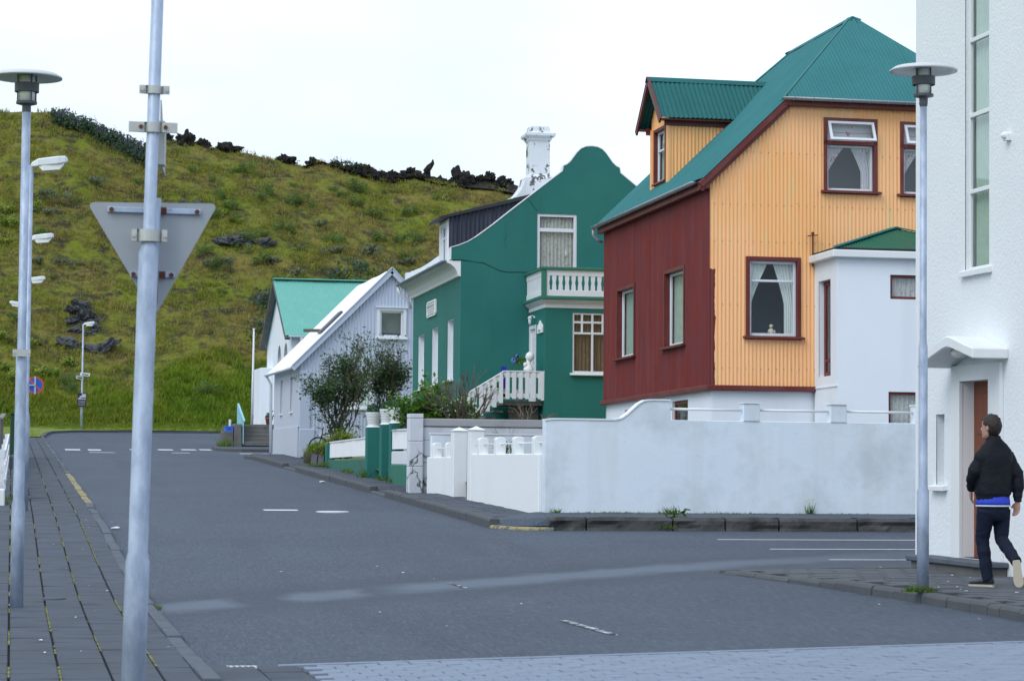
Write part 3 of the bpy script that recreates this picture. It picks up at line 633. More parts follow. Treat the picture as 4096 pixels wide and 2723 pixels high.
# ---------------------------------------------------------------- windows
def curtain_sheet(mb, u0, u1, z0, z1, w, amp=.018, pitch=.09, ul=None, ur=None, nz=8):
    """pleated cloth; ul/ur: functions of t (0 bottom..1 top) giving left and right edge"""
    nu = max(6, int((u1-u0)/pitch*6)); P = []
    for j in range(nz+1):
        t = j/nz; a = ul(t) if ul else u0; b = ur(t) if ur else u1
        for i in range(nu+1):
            s = i/nu; P.append((a+(b-a)*s, w+amp*math.sin(s*(u1-u0)/pitch*6.283+.6*math.sin(5*s)), z0+(z1-z0)*t))
    n = nu+1
    mb.add(P, [(j*n+i, j*n+i+1, (j+1)*n+i+1, (j+1)*n+i) for j in range(nz) for i in range(nu)])
def window(th, fr, u0, u1, z0, z1, cas=.07, cmat='red_trim', fmat='frame_white', fw=.05, rec=.06, hb=(), vb=(), sill=None, curtain=None, cumat='curtain', room='dark_room', lab=None, proud=.03, bw=.045, reveal=None, extra=None, depth=.7, ic=.25):
    """one window as a part of th: casing/reveal > frame, panes, sill, curtain, interior"""
    mb = MB(fr)
    if cas:
        mb.box(u0-cas, u0, -.01, proud, z0-cas, z1+cas); mb.box(u1, u1+cas, -.01, proud, z0-cas, z1+cas)
        mb.box(u0-.0005, u1+.0005, -.01, proud-.003, z1, z1+cas); mb.box(u0-.0005, u1+.0005, -.01, proud-.003, z0-cas, z0)
    e = .012
    mb.box(u0-e, u0, -rec-.05, -.012, z0, z1); mb.box(u1, u1+e, -rec-.05, -.012, z0, z1)
    mb.box(u0, u1, -rec-.05, -.012, z1, z1+e); mb.box(u0, u1, -rec-.05, -.012, z0-e, z0)
    win = mb.build('window', reveal or cmat, th)
    if lab: win['label'] = lab
    f = MB(fr); a, b, y0, y1 = u0+.002, u1-.002, z0+.002, z1-.002
    f.box(a, a+fw, -rec-.045, -rec, y0, y1); f.box(b-fw, b, -rec-.045, -rec, y0, y1)
    f.box(a+fw, b-fw, -rec-.045, -rec-.002, y1-fw, y1); f.box(a+fw, b-fw, -rec-.045, -rec-.002, y0, y0+fw)
    for h in hb: f.box(a+fw, b-fw, -rec-.044, -rec+.004, h-bw/2, h+bw/2)
    for v in vb:
        vu, za, zb = v if isinstance(v, tuple) else (v, y0+fw, y1-fw)
        f.box(vu-bw/2, vu+bw/2, -rec-.043, -rec+.002, za, zb)
    f.build('frame', fmat, win, bevel=.006)
    hs = [y0+fw]+sorted(hb)+[y1-fw]
    for za, zb in zip(hs, hs[1:]):
        vs = [a+fw]+sorted((v if not isinstance(v, tuple) else v[0]) for v in vb if (not isinstance(v, tuple)) or (v[1] <= (za+zb)/2 <= v[2]))+[b-fw]
        for ua, ub in zip(vs, vs[1:]):
            p = MB(fr); p.add([(ua, -rec-.022, za), (ub, -rec-.022, za), (ub, -rec-.022, zb), (ua, -rec-.022, zb)], [(0, 1, 2, 3)]); p.build('pane', 'glass', win, clean=False)
    if sill:
        sm, ov, tk, pr = sill; s = MB(fr)
        s.add([(u0-ov, -.02, z0-cas*.0-tk), (u1+ov, -.02, z0-tk), (u1+ov, pr, z0-tk-.012), (u0-ov, pr, z0-tk-.012), (u0-ov, -.02, z0+.004), (u1+ov, -.02, z0+.004), (u1+ov, pr, z0-.02), (u0-ov, pr, z0-.02)],
              [(0, 3, 2, 1), (4, 5, 6, 7), (0, 1, 5, 4), (1, 2, 6, 5), (2, 3, 7, 6), (3, 0, 4, 7)])
        s.build('sill', sm, win, bevel=.006)
    i = MB(fr); w0, w1 = -rec-.05, -rec-depth; c = ic; a, b, y0, y1 = u0-c, u1+c, z0-c, z1+c
    i.add([(a, w0, y0), (b, w0, y0), (b, w0, y1), (a, w0, y1), (a, w1, y0), (b, w1, y0), (b, w1, y1), (a, w1, y1)], [(4, 5, 6, 7), (0, 1, 5, 4), (1, 2, 6, 5), (2, 3, 7, 6), (3, 0, 4, 7)])
    i.build('interior', room, win, clean=False)
    wc = -rec-.10; um = (u0+u1)/2
    if curtain == 'full':
        m = MB(fr); curtain_sheet(m, u0-.05, u1+.05, z0-.05, z1+.05, wc); m.build('curtain', cumat, win, clean=False, smooth=True)
    elif curtain == 'tied':
        for sgn in (-1, 1):
            ed = u0-.04 if sgn < 0 else u1+.04
            tz = .42
            def inner(t, sgn=sgn, ed=ed):
                k = (1-math.cos(min(1, max(0, (t-tz)/(1-tz)))*math.pi))/2 if t > tz else 0
                w0_ = .12 if sgn < 0 else .24; w = (w0_ if t <= tz else w0_+(.5*(u1-u0)+.02-w0_)*((t-tz)/(1-tz))**1.15)
                return ed-sgn*w
            m = MB(fr)
            if sgn < 0: curtain_sheet(m, u0, um, z0-.02, z1+.05, wc, .014, .07, lambda t: ed, inner, 14)
            else: curtain_sheet(m, um, u1, z0-.02, z1+.05, wc-.02, .014, .07, inner, lambda t: ed, 14)
            m.build('curtain', cumat, win, clean=False, smooth=True)
    elif curtain == 'blind':
        m = MB(fr); z = z0+.12
        while z < z1: m.add([(u0, wc-.012, z), (u1, wc-.012, z), (u1, wc+.012, z+.018), (u0, wc+.012, z+.018)], [(0, 1, 2, 3)]); z += .026
        m.build('blind', cumat, win, clean=False)
    if extra: extra(win, fr)
    return win
def wave(pitch=.076, amp=.010): return lambda u: amp*math.sin(2*math.pi*u/pitch)+.006*(int(u/(pitch*9)) % 2)+.004*math.sin(u*1.9)
def wus(a, b, pitch=.076, k=6): return frange(a, b, pitch/k)

# ================================================================ orange house
OX0, OX1, OY0, OY1 = 12.8, 20.1, 43.0, 51.2
RX = 16.45; SL = .965; ZE = 7.02
rz = lambda x: ZE+SL*(x-OX0) if x <= RX else ZE+SL*(2*RX-OX0-x)
oh = thing('corrugated_house', 'orange and oxblood corrugated iron house with steep green roof and dormer', 'house', (16.45, 47, 1.0))
FG = FR((0, OY0, 0), (1, 0, 0), (0, -1, 0)); FL = FR((OX0, 0, 0), (0, 1, 0), (-1, 0, 0))
FB = FR((0, OY1, 0), (1, 0, 0), (0, 1, 0)); FRt = FR((OX1, 0, 0), (0, 1, 0), (1, 0, 0))
HIPZ = 8.47; HIPX = OX0+(HIPZ-ZE)/SL
gw = [(15.12, 16.06, 6.78, 8.10), (16.66, 17.6, 6.76, 8.08), (13.58, 14.52, 3.97, 5.40)]
m = MB(FG); m.sheet(wus(OX0, OX1), 2.98, lambda u: min(rz(u)-.03, HIPZ), gw, wave(.076, .0075)); m.build('gable_wall', 'orange', oh, clean=False, smooth=True)
m = MB(FB); m.sheet(wus(OX0, OX1, .076, 4), 2.98, lambda u: min(rz(u)-.03, HIPZ), (), wave()); m.build('rear_gable_wall', 'orange', oh, clean=False, smooth=True)
sw = [(48.52, 49.92, 3.90, 5.34), (44.72, 46.10, 3.92, 5.38)]
m = MB(FL); m.sheet(wus(OY0, OY1), 2.98, ZE-.05, sw, wave()); m.build('street_wall', 'red_iron', oh, clean=False, smooth=True)
m = MB(FRt); m.sheet(wus(OY0, OY1, .076, 4), 2.98, ZE-.05, (), wave()); m.build('yard_wall', 'orange', oh, clean=False, smooth=True)
bw1 = [(48.5, 49.5, 2.20, 2.77), (44.66, 45.76, 2.20, 2.82)]
m = MB(FR((OX0+.06, 0, 0), (0, 1, 0), (-1, 0, 0))); m.sheet([OY0+.06, OY1-.06], .6, 3.0, bw1)
fr = FG; m.fr = FR((0, OY0+.06, 0), (1, 0, 0), (0, -1, 0)); m.sheet([OX0+.06, OX1-.06], .6, 3.0)
m.fr = FB; m.sheet([OX0+.06, OX1-.06], .6, 3.0); m.fr = FRt; m.sheet([OY0, OY1], .6, 3.0)
m.build('foundation', 'plaster', oh, clean=False)
m = MB()
m.box(OX0-.07, OX1+.05, OY0-.07, OY0+.02, 2.93, 3.03); m.box(OX0-.072, OX0+.02, OY0-.068, OY1+.03, 2.932, 3.028)
m.build('base_trim', 'red_trim', oh, bevel=.01)
# roof: two long slopes and two half hips
def slope_frame(side):
    n = math.hypot(1, SL)
    if side < 0: return FR((OX0-.18, 0, ZE-.18*SL+.07), (0, 1, 0), (-SL/n, 0, 1/n), (1/n, 0, SL/n))
    return FR((OX1+.18, 0, ZE-.18*SL+.07), (0, 1, 0), (SL/n, 0, 1/n), (-1/n, 0, SL/n))
LEN = (RX-OX0+.18)*math.hypot(1, SL); hipl = (HIPX-OX0+.18)*math.hypot(1, SL)
APY = 45.25; APB = OY1-(APY-OY0); YF, YB = OY0-.16, OY1+.06
def ttop(y):
    if y < APY: return hipl+(LEN-hipl)*max(0, (y-YF))/(APY-YF)
    if y > APB: return hipl+(LEN-hipl)*max(0, (YB-y))/(YB-APB)
    return LEN
for sd in (-1, 1):
    m = MB(slope_frame(sd)); m.sheet(wus(YF, YB), 0, ttop, (), wave(.076, .009)); m.build('roof_slope', 'green_roof', oh, clean=False, smooth=True)
RZ = ZE+.07+SL*(RX-OX0)
for ye, ya, sg in ((YF, APY, -1), (YB, APB, 1)):
    dv = Vector((0, ya-ye, RZ-HIPZ-.07)); ln = dv.length; nn = Vector((0, sg*(RZ-HIPZ), abs(ya-ye))).normalized()
    fr = FR((0, ye+sg*.1, HIPZ+.02), (1, 0, 0), nn, dv)
    hx0 = HIPX-.05; m = MB(fr); m.sheet(wus(hx0, 2*RX-hx0), 0, lambda u: max(0, ln*(1-abs(u-RX)/(RX-hx0))), (), wave(.076, .009)); m.build('hip_slope', 'green_roof', oh, clean=False, smooth=True)
def cap_strip(mb, A, B, C, wid, lift=.022):
    """thin strip along A-B lying on the plane A, B, C, wid wide towards C"""
    A, B, C = Vector(A), Vector(B), Vector(C); d = (B-A).normalized(); q = (C-A)-d*(C-A).dot(d); q.normalize(); nn = d.cross(q)
    if nn.z < 0: nn = -nn
    A, B = A+nn*lift, B+nn*lift; mb.add([A, B, B+q*wid, A+q*wid], [(0, 1, 2, 3)])
m = MB()
for ye, ya in ((YF, APY), (YB, APB)):
    for hx, ex in ((HIPX-.03, OX0), (2*RX-HIPX+.03, OX1)):
        A_, B_ = (hx, ye, HIPZ+.055), (RX, ya, RZ); cap_strip(m, A_, B_, (RX, ye, HIPZ+.055), .20); cap_strip(m, A_, B_, (ex, (ye+ya)/2+(1 if ya > ye else -1), ZE+.07), .20)
for ex in (OX0, OX1): cap_strip(m, (RX, APY, RZ), (RX, APB, RZ), (ex, APY, ZE+.07), .17)
m.build('ridge_flashing', 'green_roof', oh, clean=False)
m = MB()                                           # barge boards along the gable
for xa, xb in ((OX0-.22, HIPX), (OX1+.22, 2*RX-HIPX)):
    za, zb = ZE-.22*SL-.01, HIPZ-.01
    m.bar((xa, OY0-.12, za-.02), (xb, OY0-.12, zb-.02), .05, .12, (0, 0, 1)); m.bar((xa+.02, OY0-.07, za-.10), (xb+.02, OY0-.07, zb-.10), .05, .10)
m.box(HIPX-.1, 2*RX-HIPX+.1, OY0-.15, OY0-.02, HIPZ-.12, HIPZ-.02)
m.build('barge_board', 'red_trim', oh, bevel=.008)
m = MB(); m.box(OX0-.15, OX0-.02, YF+.06, YB-.04, ZE-.30, ZE-.12); m.build('fascia', 'red_trim', oh, bevel=.008)
def gutter(name, par, p, q, r=.06, mat='zinc', clips=0):
    p, q = Vector(p), Vector(q); d = (q-p).normalized(); s = d.cross(Vector((0, 0, 1))).normalized(); m = MB(); n = 9
    P = []
    for c in (p, q):
        for rr in (r, r-.008):
            for k in range(n): t = math.pi+math.pi*k/(n-1); P.append(c+s*rr*math.cos(t)+Vector((0, 0, 1))*rr*math.sin(t))
    F = []
    for k in range(n-1): F += [(k, k+1, 2*n+k+1, 2*n+k), (n+k+1, n+k, 3*n+k, 3*n+k+1)]
    F += [(0, 2*n, 3*n, n), (n-1, 2*n-1, 4*n-1, 3*n-1)]+[tuple(range(n-1, -1, -1)), tuple(range(2*n, 3*n))]
    m.add(P, F)
    for i in range(clips):
        c = p+(q-p)*((i+.5)/clips)
        m.tube([c+s*(r+.004)*math.cos(t)+Vector((0, 0, 1))*(r+.004)*math.sin(t) for t in [math.pi+math.pi*k/6 for k in range(7)]], .009, 5)
    return m.build(name, mat, par, clean=False, smooth=True)
gutter('gutter', oh, (OX0-.23, YF+.45, ZE-.13), (OX0-.23, YB+.02, ZE-.13), .062, clips=9)
gutter('gutter', oh, (HIPX-.12, OY0-.26, HIPZ+.02), (2*RX-HIPX+.1, OY0-.26, HIPZ+.02), .058, clips=12)
m = MB(); m.tube([(OX0-.23, YB, ZE-.18), (OX0-.23, YB, ZE-.32), (OX0-.15, YB-.02, ZE-.42), (OX0-.03, YB-.05, ZE-.47)], .035, 8); m.build('downpipe', 'zinc', oh, smooth=True)
# windows
RS = ('red_trim', .13, .05, .10)
def orn1(win, fr):
    m = MB(fr); m.ball((14.06, -.16, 4.06), (.055, .05, .075), 2); m.ball((14.06, -.16, 4.17), .04, 2); m.ball((14.02, -.16, 4.07), (.03, .03, .05), 1); m.ball((14.12, -.16, 4.06), (.03, .03, .045), 1); m.build('ornament', 'ornament', win, smooth=True)
window(oh, FG, *gw[2], hb=(5.02,), fw=.055, sill=RS, curtain='tied', room='grey_room', extra=orn1, depth=1.6)
def casement(win, fr, u0=None, u1=None, z0=None, z1=None, th=.42):
    """top-hung light tilted open"""
    c, s = math.cos(th), math.sin(th); hgt = z1-z0
    def P(u, t, d): return (u, .01+s*t+c*d, z1-c*t+s*d)
    m = MB(fr); fw = .05
    for ua, ub, ta, tb in ((u0, u0+fw, 0, hgt), (u1-fw, u1, 0, hgt), (u0+fw, u1-fw, 0, fw), (u0+fw, u1-fw, hgt-fw, hgt)):
        m.add([P(u, t, d) for d in (0, .035) for u, t in ((ua, ta), (ub, ta), (ub, tb), (ua, tb))], [(0, 3, 2, 1), (4, 5, 6, 7), (0, 1, 5, 4), (1, 2, 6, 5), (2, 3, 7, 6), (3, 0, 4, 7)])
    m.build('open_light', 'frame_white', win)
    p = MB(fr); p.add([P(u0+fw, fw, .018), P(u1-fw, fw, .018), P(u1-fw, hgt-fw, .018), P(u0+fw, hgt-fw, .018)], [(0, 1, 2, 3)]); p.build('pane', 'glass', win, clean=False)
for (a, b, c, d) in gw[:2]:
    w = window(oh, FG, a, b, c, d-.44, fmat='frame_white', fw=.045, sill=RS, curtain='tied', cumat='drape_flower', room='grey_room', cas=.07, depth=1.2)
    m = MB(FG); m.box(a-.07, a, -.01, .03, d-.44, d+.07); m.box(b, b+.07, -.01, .03, d-.44, d+.07); m.box(a, b, -.01, .029, d, d+.07); m.box(a-.012, a, -.12, -.012, d-.44, d); m.box(b, b+.012, -.12, -.012, d-.44, d)
    m.build('upper_casing', 'red_trim', w); i = MB(FG)
    i.add([(a-.05, -.13, d-.44), (b+.05, -.13, d-.44), (b+.05, -.13, d+.05), (a-.05, -.13, d+.05)], [(0, 1, 2, 3)]); i.build('inner_curtain', 'drape_flower', w, clean=False)
    casement(w, FG, a+.01, b-.01, d-.42, d-.01)
for q in sw: window(oh, FL, *q, fw=.05, rec=.09, sill=RS, curtain='full', cumat='green_drape', room='grey_room')
FLb = FR((OX0+.06, 0, 0), (0, 1, 0), (-1, 0, 0))
for q in bw1: window(oh, FLb, *q, cas=0, reveal='plaster', fmat='red_trim', fw=.07, rec=.04, room='grey_room')
# dormer facing the street
DX, DC, DH = 13.10, 47.6, .70
FD = FR((DX, 0, 0), (0, 1, 0), (-1, 0, 0)); DRZ, DEZ = 9.62, 8.66
dtop = lambda u: DRZ-.06-(DRZ-DEZ)/.92*abs(u-DC)
dw = (DC-.40, DC+.40, 7.46, 8.52)
dm = MB(FD); dm.sheet(sorted(set(wus(DC-DH, DC+DH)+[DC])), 7.05, dtop, [dw], wave(.076, .008))
for sg in (-1, 1):
    dm.fr = FR((0, DC+sg*DH, 0), (1, 0, 0), (0, sg, 0)); xe = OX0+(DEZ-.05-ZE-.07)/SL
    dm.sheet(wus(DX, xe+.25), lambda u: rz(u)+.05, DEZ+.12, (), wave(.076, .008))
do = dm.build('dormer', 'orange', oh, clean=False, smooth=True)
n = math.hypot(.92, DRZ-DEZ)
for sg in (-1, 1):
    V = Vector((0, -sg*.92, DRZ-DEZ)).normalized(); N = Vector((0, sg*(DRZ-DEZ), .92)).normalized()
    m = MB(FR((0, DC+sg*.92, DEZ), (1, 0, 0), N, V))
    zt = lambda u: n
    def vb_(u):    # cut along the main roof
        return max(0., min(n, ((rz(u)+.05-DEZ)/(DRZ-DEZ))*n))
    xr = OX0+(DRZ-ZE-.07)/SL
    m.sheet(wus(DX-.30, xr+.1), vb_, zt, (), wave(.1, .011)); m.build('dormer_roof', 'green_roof_dark', do, clean=False, smooth=True)
m = MB()
for sg in (-1, 1): cap_strip(m, (DX-.31, DC, DRZ), (OX0+(DRZ-ZE)/SL+.05, DC, DRZ), (DX, DC+sg*.92, DEZ), .15)
m.build('dormer_ridge', 'green_roof_dark', do, clean=False)
m = MB()
for sg in (-1, 1):
    m.bar((DX-.27, DC+sg*.95, DEZ-.08), (DX-.27, DC, DRZ-.05), .04, .13, (1, 0, 0) if 0 else (0, 0, 1))
    m.box(DX-.12, OX0+(DEZ-ZE)/SL+.1, DC+sg*(DH+.015)-.02*(sg < 0), DC+sg*(DH+.015)+.02*(sg > 0)+.001, DEZ-.14, DEZ+.0)
    m.box(DX-.25, OX0+(DEZ-ZE)/SL+.05, min(DC+sg*DH, DC+sg*.88), max(DC+sg*DH, DC+sg*.88), DEZ-.045, DEZ-.02)
m.build('dormer_trim', 'red_trim', do)
m = MB(FD); m.box(DC-DH-.02, DC-DH+.12, -.02, .03, 7.1, 8.62); m.build('dormer_corner_board', 'orange', do); m = MB(FD); m.box(DC+DH-.12, DC+DH+.02, -.02, .03, 7.1, 8.62); m.build('dormer_corner_board', 'orange', do)
window(oh, FD, *dw, fw=.045, rec=.05, hb=(8.12,), sill=('red_trim', .06, .05, .07), curtain='full', cumat='green_drape', room='grey_room', cas=.06)
# white entrance annex with small green hipped roof
AX0, AX1, AY0 = 14.87, 18.3, 41.72
FA = FR((0, AY0, 0), (1, 0, 0), (0, -1, 0)); FAL = FR((AX0, 0, 0), (0, 1, 0), (-1, 0, 0))
aw = [(15.90, 16.9, 4.62, 5.07), (15.86, 16.7, 1.95, 2.90)]; al = [(42.10, 42.76, 3.2, 5.0)]
m = MB(FA); m.sheet([AX0, AX1], .6, 5.4, aw); m.fr = FAL; m.sheet([AY0, OY0], .6, 5.4, al); m.fr = FR((AX1, 0, 0), (0, 1, 0), (1, 0, 0)); m.sheet([AY0, OY0], .6, 5.4)
ax = m.build('entrance_annex', 'plaster', oh, clean=False)
m = MB(); m.box(AX0-.13, AX1+.13, AY0-.13, OY0-.02, 5.36, 5.50); m.build('annex_cornice', 'smooth_white', ax, bevel=.015)
m = MB(FAL); m.box(AY0-.0, OY0-.03, 0, .018, 2.985, 3.01); m.build('ledge', 'plaster', ax)
ex0, ex1, ey, apx, apz = AX0-.06, AX1+.06, AY0-.10, 16.5, 6.08
dv = Vector((0, OY0-ey, apz-5.54)); fr = FR((0, ey, 5.54), (1, 0, 0), (0, -(apz-5.54), OY0-ey), dv); hl = dv.length
m = MB(fr); m.sheet(wus(ex0, ex1), 0, lambda u: hl*min(1, (u-ex0)/(apx-ex0), (ex1-u)/(ex1-apx))*.999+.001, (), wave(.076, .010)); m.build('annex_roof', 'green_roof_rust', ax, clean=False, smooth=True)
for sg, e in ((-1, ex0), (1, ex1)):
    dv = Vector((apx-e, 0, apz-5.54)); fr = FR((e, 0, 5.54), (0, 1, 0), (-(apz-5.54)*(1 if sg < 0 else -1), 0, abs(apx-e)), dv)
    m = MB(fr); m.sheet(wus(ey, OY0), 0, lambda u: dv.length*(u-ey)/(OY0-ey), (), wave(.076, .008)); m.build('annex_roof', 'green_roof_rust', ax, clean=False, smooth=True)
m = MB(); m.bar((ex0, ey, 5.56), (apx, OY0, apz+.03), .12, .02); m.bar((ex1, ey, 5.56), (apx, OY0, apz+.03), .12, .02); m.build('hip_flashing', 'green_roof', ax)
m = MB(); m.box(ex0-.0, ex1, ey-.004, ey+.03, 5.505, 5.54); m.box(ex0-.004, ex0+.03, ey+.03, OY0-.02, 5.505, 5.54); m.build('roof_edge', 'tar', ax)
for q in aw: window(oh, FA, *q, cas=0, reveal='red_trim', fmat='red_trim', fw=.05, rec=.03, curtain='full', cumat='lace', room='grey_room')
window(oh, FAL, *al[0], cas=0, reveal='plaster', fmat='red_trim', fw=.09, rec=.10, hb=(3.5,), room='dark_room')
m = MB(); m.tube([(14.80, 42.9, 5.3), (14.80, 42.9, 5.95)], .016, 6); m.bar((14.70, 42.9, 5.88), (14.90, 42.9, 5.90), .02, .02); m.ball((14.80, 42.9, 5.93), .035, 1); m.build('vent_pipe', 'rust', ax)
nails = MB()
for zr in (3.35, 4.55, 5.75, 6.45, 7.45):
    for i in range(40):
        u = OX0+.09+i*.076*2; 
        if u < OX1 and not any(h[0]-.1 < u < h[1]+.1 and h[2]-.1 < zr < h[3]+.1 for h in gw) and zr < rz(u)-.2: nails.box(u-.005, u+.005, OY0-.016, OY0, zr-.005, zr+.005)
nails.build('nail_heads', 'rust', oh, clean=False)['kind'] = 'stuff'

# ================================================================ green house
GX0, GX1, GY0, GY1 = 10.66, 17.2, 57.0, 64.0; GC = 13.93
gh = thing('rendered_house', 'dark green rendered house with curved Dutch gable and white balcony', 'house', (13.9, 60, 1.1))
prof = [(10.42, 6.47), (10.42, 6.76), (10.62, 6.82), (10.83, 6.91), (11.03, 7.03), (11.42, 7.32), (11.9, 7.71), (12.42, 8.12), (12.85, 8.46), (13.20, 8.73), (13.22, 8.86), (13.30, 8.89), (13.40, 8.98), (13.48, 9.09), (13.56, 9.20), (13.66, 9.30), (13.78, 9.355), (13.93, 9.37)]
def gtop(u):
    u = u if u <= GC else 2*GC-u
    for (a, za), (b, zb) in zip(prof[1:], prof[2:]):
        if u <= b: return za+(zb-za)*(u-a)/(b-a)
    return prof[-1][1]
FGG = FR((0, GY0, 0), (1, 0, 0), (0, -1, 0)); FGL = FR((GX0, 0, 0), (0, 1, 0), (-1, 0, 0))
uw = (12.56, 13.56, 6.18, 7.66)
us = sorted(set([p[0] for p in prof]+[2*GC-p[0] for p in prof]+[GX0, GX1]+frange(13.2, 14.66, .08)))
m = MB(FGG)
for w, sg in ((0., 1), (-.22, -1)):
    for zb_, ua, ub in ((.8, GX0, GX1),):
        m.sheet([u for u in us if ua <= u <= ub], zb_, gtop, [uw] if sg > 0 else [], lambda u, w=w: w)
for ua, ub in ((10.42, GX0), (GX1, 2*GC-10.42)):
    for w in (0., -.22): m.sheet([ua, ub], 6.47, gtop, (), lambda u, w=w: w)
    m.add([(ua, 0, 6.47), (ub, 0, 6.47), (ub, -.22, 6.47), (ua, -.22, 6.47)], [(0, 1, 2, 3)])
gg = m.build('gable_wall', 'green', gh, clean=False)
m = MB(FGG); cps = [p for p in prof]+[(2*GC-x, z) for x, z in reversed(prof[:-1])]
for (xa, za), (xb, zb) in zip(cps, cps[1:]):
    d = Vector((xb-xa, zb-za)); d.normalize(); nx, nz = -d.y*.022, d.x*.022
    m.add([(xa, w, za) for w in (.012, -.235)]+[(xb, w, zb) for w in (.012, -.235)]+[(xa+nx, w, za+nz) for w in (.012, -.235)]+[(xb+nx, w, zb+nz) for w in (.012, -.235)], [(0, 2, 3, 1), (4, 5, 7, 6), (0, 4, 6, 2), (1, 3, 7, 5), (0, 1, 5, 4), (2, 6, 7, 3)])
m.build('gable_coping', 'wood_white', gh)
gl = [(57.95, 58.78, 3.6, 5.10), (60.1, 61.0, 3.57, 5.05), (62.2, 63.15, 3.55, 5.0)]
m = MB(FR((0, GY1, 0), (1, 0, 0), (0, 1, 0)))
for w in (0., -.2): m.sheet([u for u in us if 10.42 <= u <= 17.44], 6.3, gtop, (), lambda u, w=w: w)
m.build('rear_gable', 'chimney', gh, clean=False)
m = MB(FR((0, GY1, 0), (1, 0, 0), (0, 1, 0))); m.sheet([GX0, GX1], .9, 6.3); m.build('rear_wall', 'green', gh, clean=False)
m = MB(FR((GX1, 0, 0), (0, 1, 0), (1, 0, 0))); m.sheet([GY0, GY1], .9, 6.3); m.build('yard_wall', 'green', gh, clean=False); m = MB(FGL); m.sheet([GY0, GY1], .9, 6.3, gl)
m.build('side_wall', 'green', gh, clean=False)
for q in gl:
    window(gh, FGL, *q, cas=0, reveal='frame_white', fw=.07, rec=.14, hb=(q[3]-.45,), sill=('smooth_white', .08, .05, .10), curtain='full', cumat='curtain', room='grey_room')
# roof behind the gables
prz = lambda x: 6.45+(9.05-6.45)*(min(x, 2*GC-x)-10.30)/(GC-10.30)
def rprof(x):
    k = min(x, 2*GC-x); return min(gtop(k)-.12, prz(k)) if k > 11.3 else 6.35+(k-10.30)*.62
m = MB(); xs = [10.28]+frange(10.45, 17.4, .15)+[17.58]; n = len(xs)
m.add([(x, y, rprof(x)) for y in (GY0+.2, GY1+.15) for x in xs], [(i, i+1, n+i+1, n+i) for i in range(n-1)])
m.build('roof', 'chimney', gh, smooth=True)
m = MB()                                            # cove cornice under the eaves
cv = [(10.66, 6.06), (10.60, 6.07), (10.585, 6.14), (10.52, 6.26), (10.42, 6.35), (10.32, 6.39), (10.30, 6.44), (10.66, 6.44)]
m.prism(cv, 1, GY0+.006, GY1+.14); m.build('cornice', 'smooth_white', gh)
gutter('gutter', gh, (10.25, GY0+.02, 6.45), (10.25, GY1+.15, 6.45), .055)
m = MB(); m.tube([(10.25, GY1+.1, 6.38), (10.3, GY1+.1, 6.2), (10.52, GY1+.07, 6.05), (10.60, GY1+.03, 5.8)], .04, 8); m.build('downpipe', 'wood_white', gh, smooth=True)
# upper window with balcony
def lamp_in(win, fr):
    m = MB(fr); m.fr = FR((13.33, GY0+.2, 0), (1, 0, 0), (0, -1, 0)); m.lathe([(.10, 6.62), (.065, 6.80)], (0, 0), 14); m.build('table_lamp_shade', 'bust', win, smooth=True)
    m = MB(FR((13.33, GY0+.2, 0), (1, 0, 0), (0, -1, 0))); m.lathe([(.05, 6.25), (.02, 6.32), (.035, 6.45), (.012, 6.63)], (0, 0), 10); m.build('table_lamp_foot', 'curtain', win, smooth=True)
    m = MB(FR((12.85, GY0+.2, 0), (1, 0, 0), (0, -1, 0))); m.lathe([(.09, 6.22), (.13, 6.33)], (0, 0), 14); m.build('bowl', 'curtain', win, smooth=True)
    m = MB(FR((12.85, GY0+.2, 0), (1, 0, 0), (0, -1, 0))); m.ball((0, 0, 6.33), (.13, .11, .05), 2, lambda c: 1+.5*fbm(c.x*3, c.y*3, c.z)); m.build('dried_plant', 'ornament', win)
window(gh, FGG, *uw, cas=0, reveal='frame_white', fw=.07, rec=.02, hb=(7.26,), bw=.09, curtain='full', cumat='lace', room='brown_room', extra=lamp_in)
BX0, BX1, BY0 = 12.38, 15.6, 55.25
FBF = FR((0, BY0, 0), (1, 0, 0), (0, -1, 0)); FBL = FR((BX0, 0, 0), (0, 1, 0), (-1, 0, 0))
bwin = (13.05, 14.05, 3.66, 5.10); bdoor = (56.22, 56.99, 2.98, 4.87)
m = MB(FBF); m.sheet([BX0, BX1], .9, 5.25, [bwin]); m.fr = FBL; m.sheet([BY0, GY0], .9, 5.25, [bdoor]); m.fr = FR((BX1, 0, 0), (0, 1, 0), (1, 0, 0)); m.sheet([BY0, GY0], .9, 5.25)
bay = m.build('bay', 'green', gh, clean=False)
window(gh, FBF, *bwin, cas=0, reveal='frame_white', fw=.045, rec=.02, hb=(4.87, 4.61), vb=((13.29, 4.63, 5.06), (13.545, 3.7, 5.06), (13.80, 4.63, 5.06)), bw=.05, sill=('smooth_white', .06, .05, .09), curtain='full', cumat='drape_brown', room='brown_room')
m = MB(FBL); a, b, c, d = bdoor; m.box(a, a+.09, -.1, .01, c, d); m.box(b-.09, b, -.1, .01, c, d); m.box(a+.09, b-.09, -.1, .008, d-.09, d); dfr = m.build('door_frame', 'frame_white', gh)
m = MB(FBL); m.box(a+.09, b-.09, -.09, -.04, c, d-.09); m.box(a+.2, b-.2, -.04, -.025, c+.2, c+.8); m.box(a+.2, b-.2, -.04, -.025, c+1., d-.3); m.build('door', 'frame_white', dfr)
m = MB()
for k, (dx, z0, z1) in enumerate(((.02, 5.20, 5.31), (.06, 5.31, 5.345), (.10, 5.345, 5.375), (.13, 5.375, 5.40))): m.box(BX0-dx, BX1+dx, BY0-dx, GY0-.003, z0, z1)
m.build('bay_cornice', 'wood_white', gh, bevel=.008)
bal = MB(); bal.box(BX0-.17, BX1+.17, BY0-.19, GY0-.004, 5.40, 5.47); 
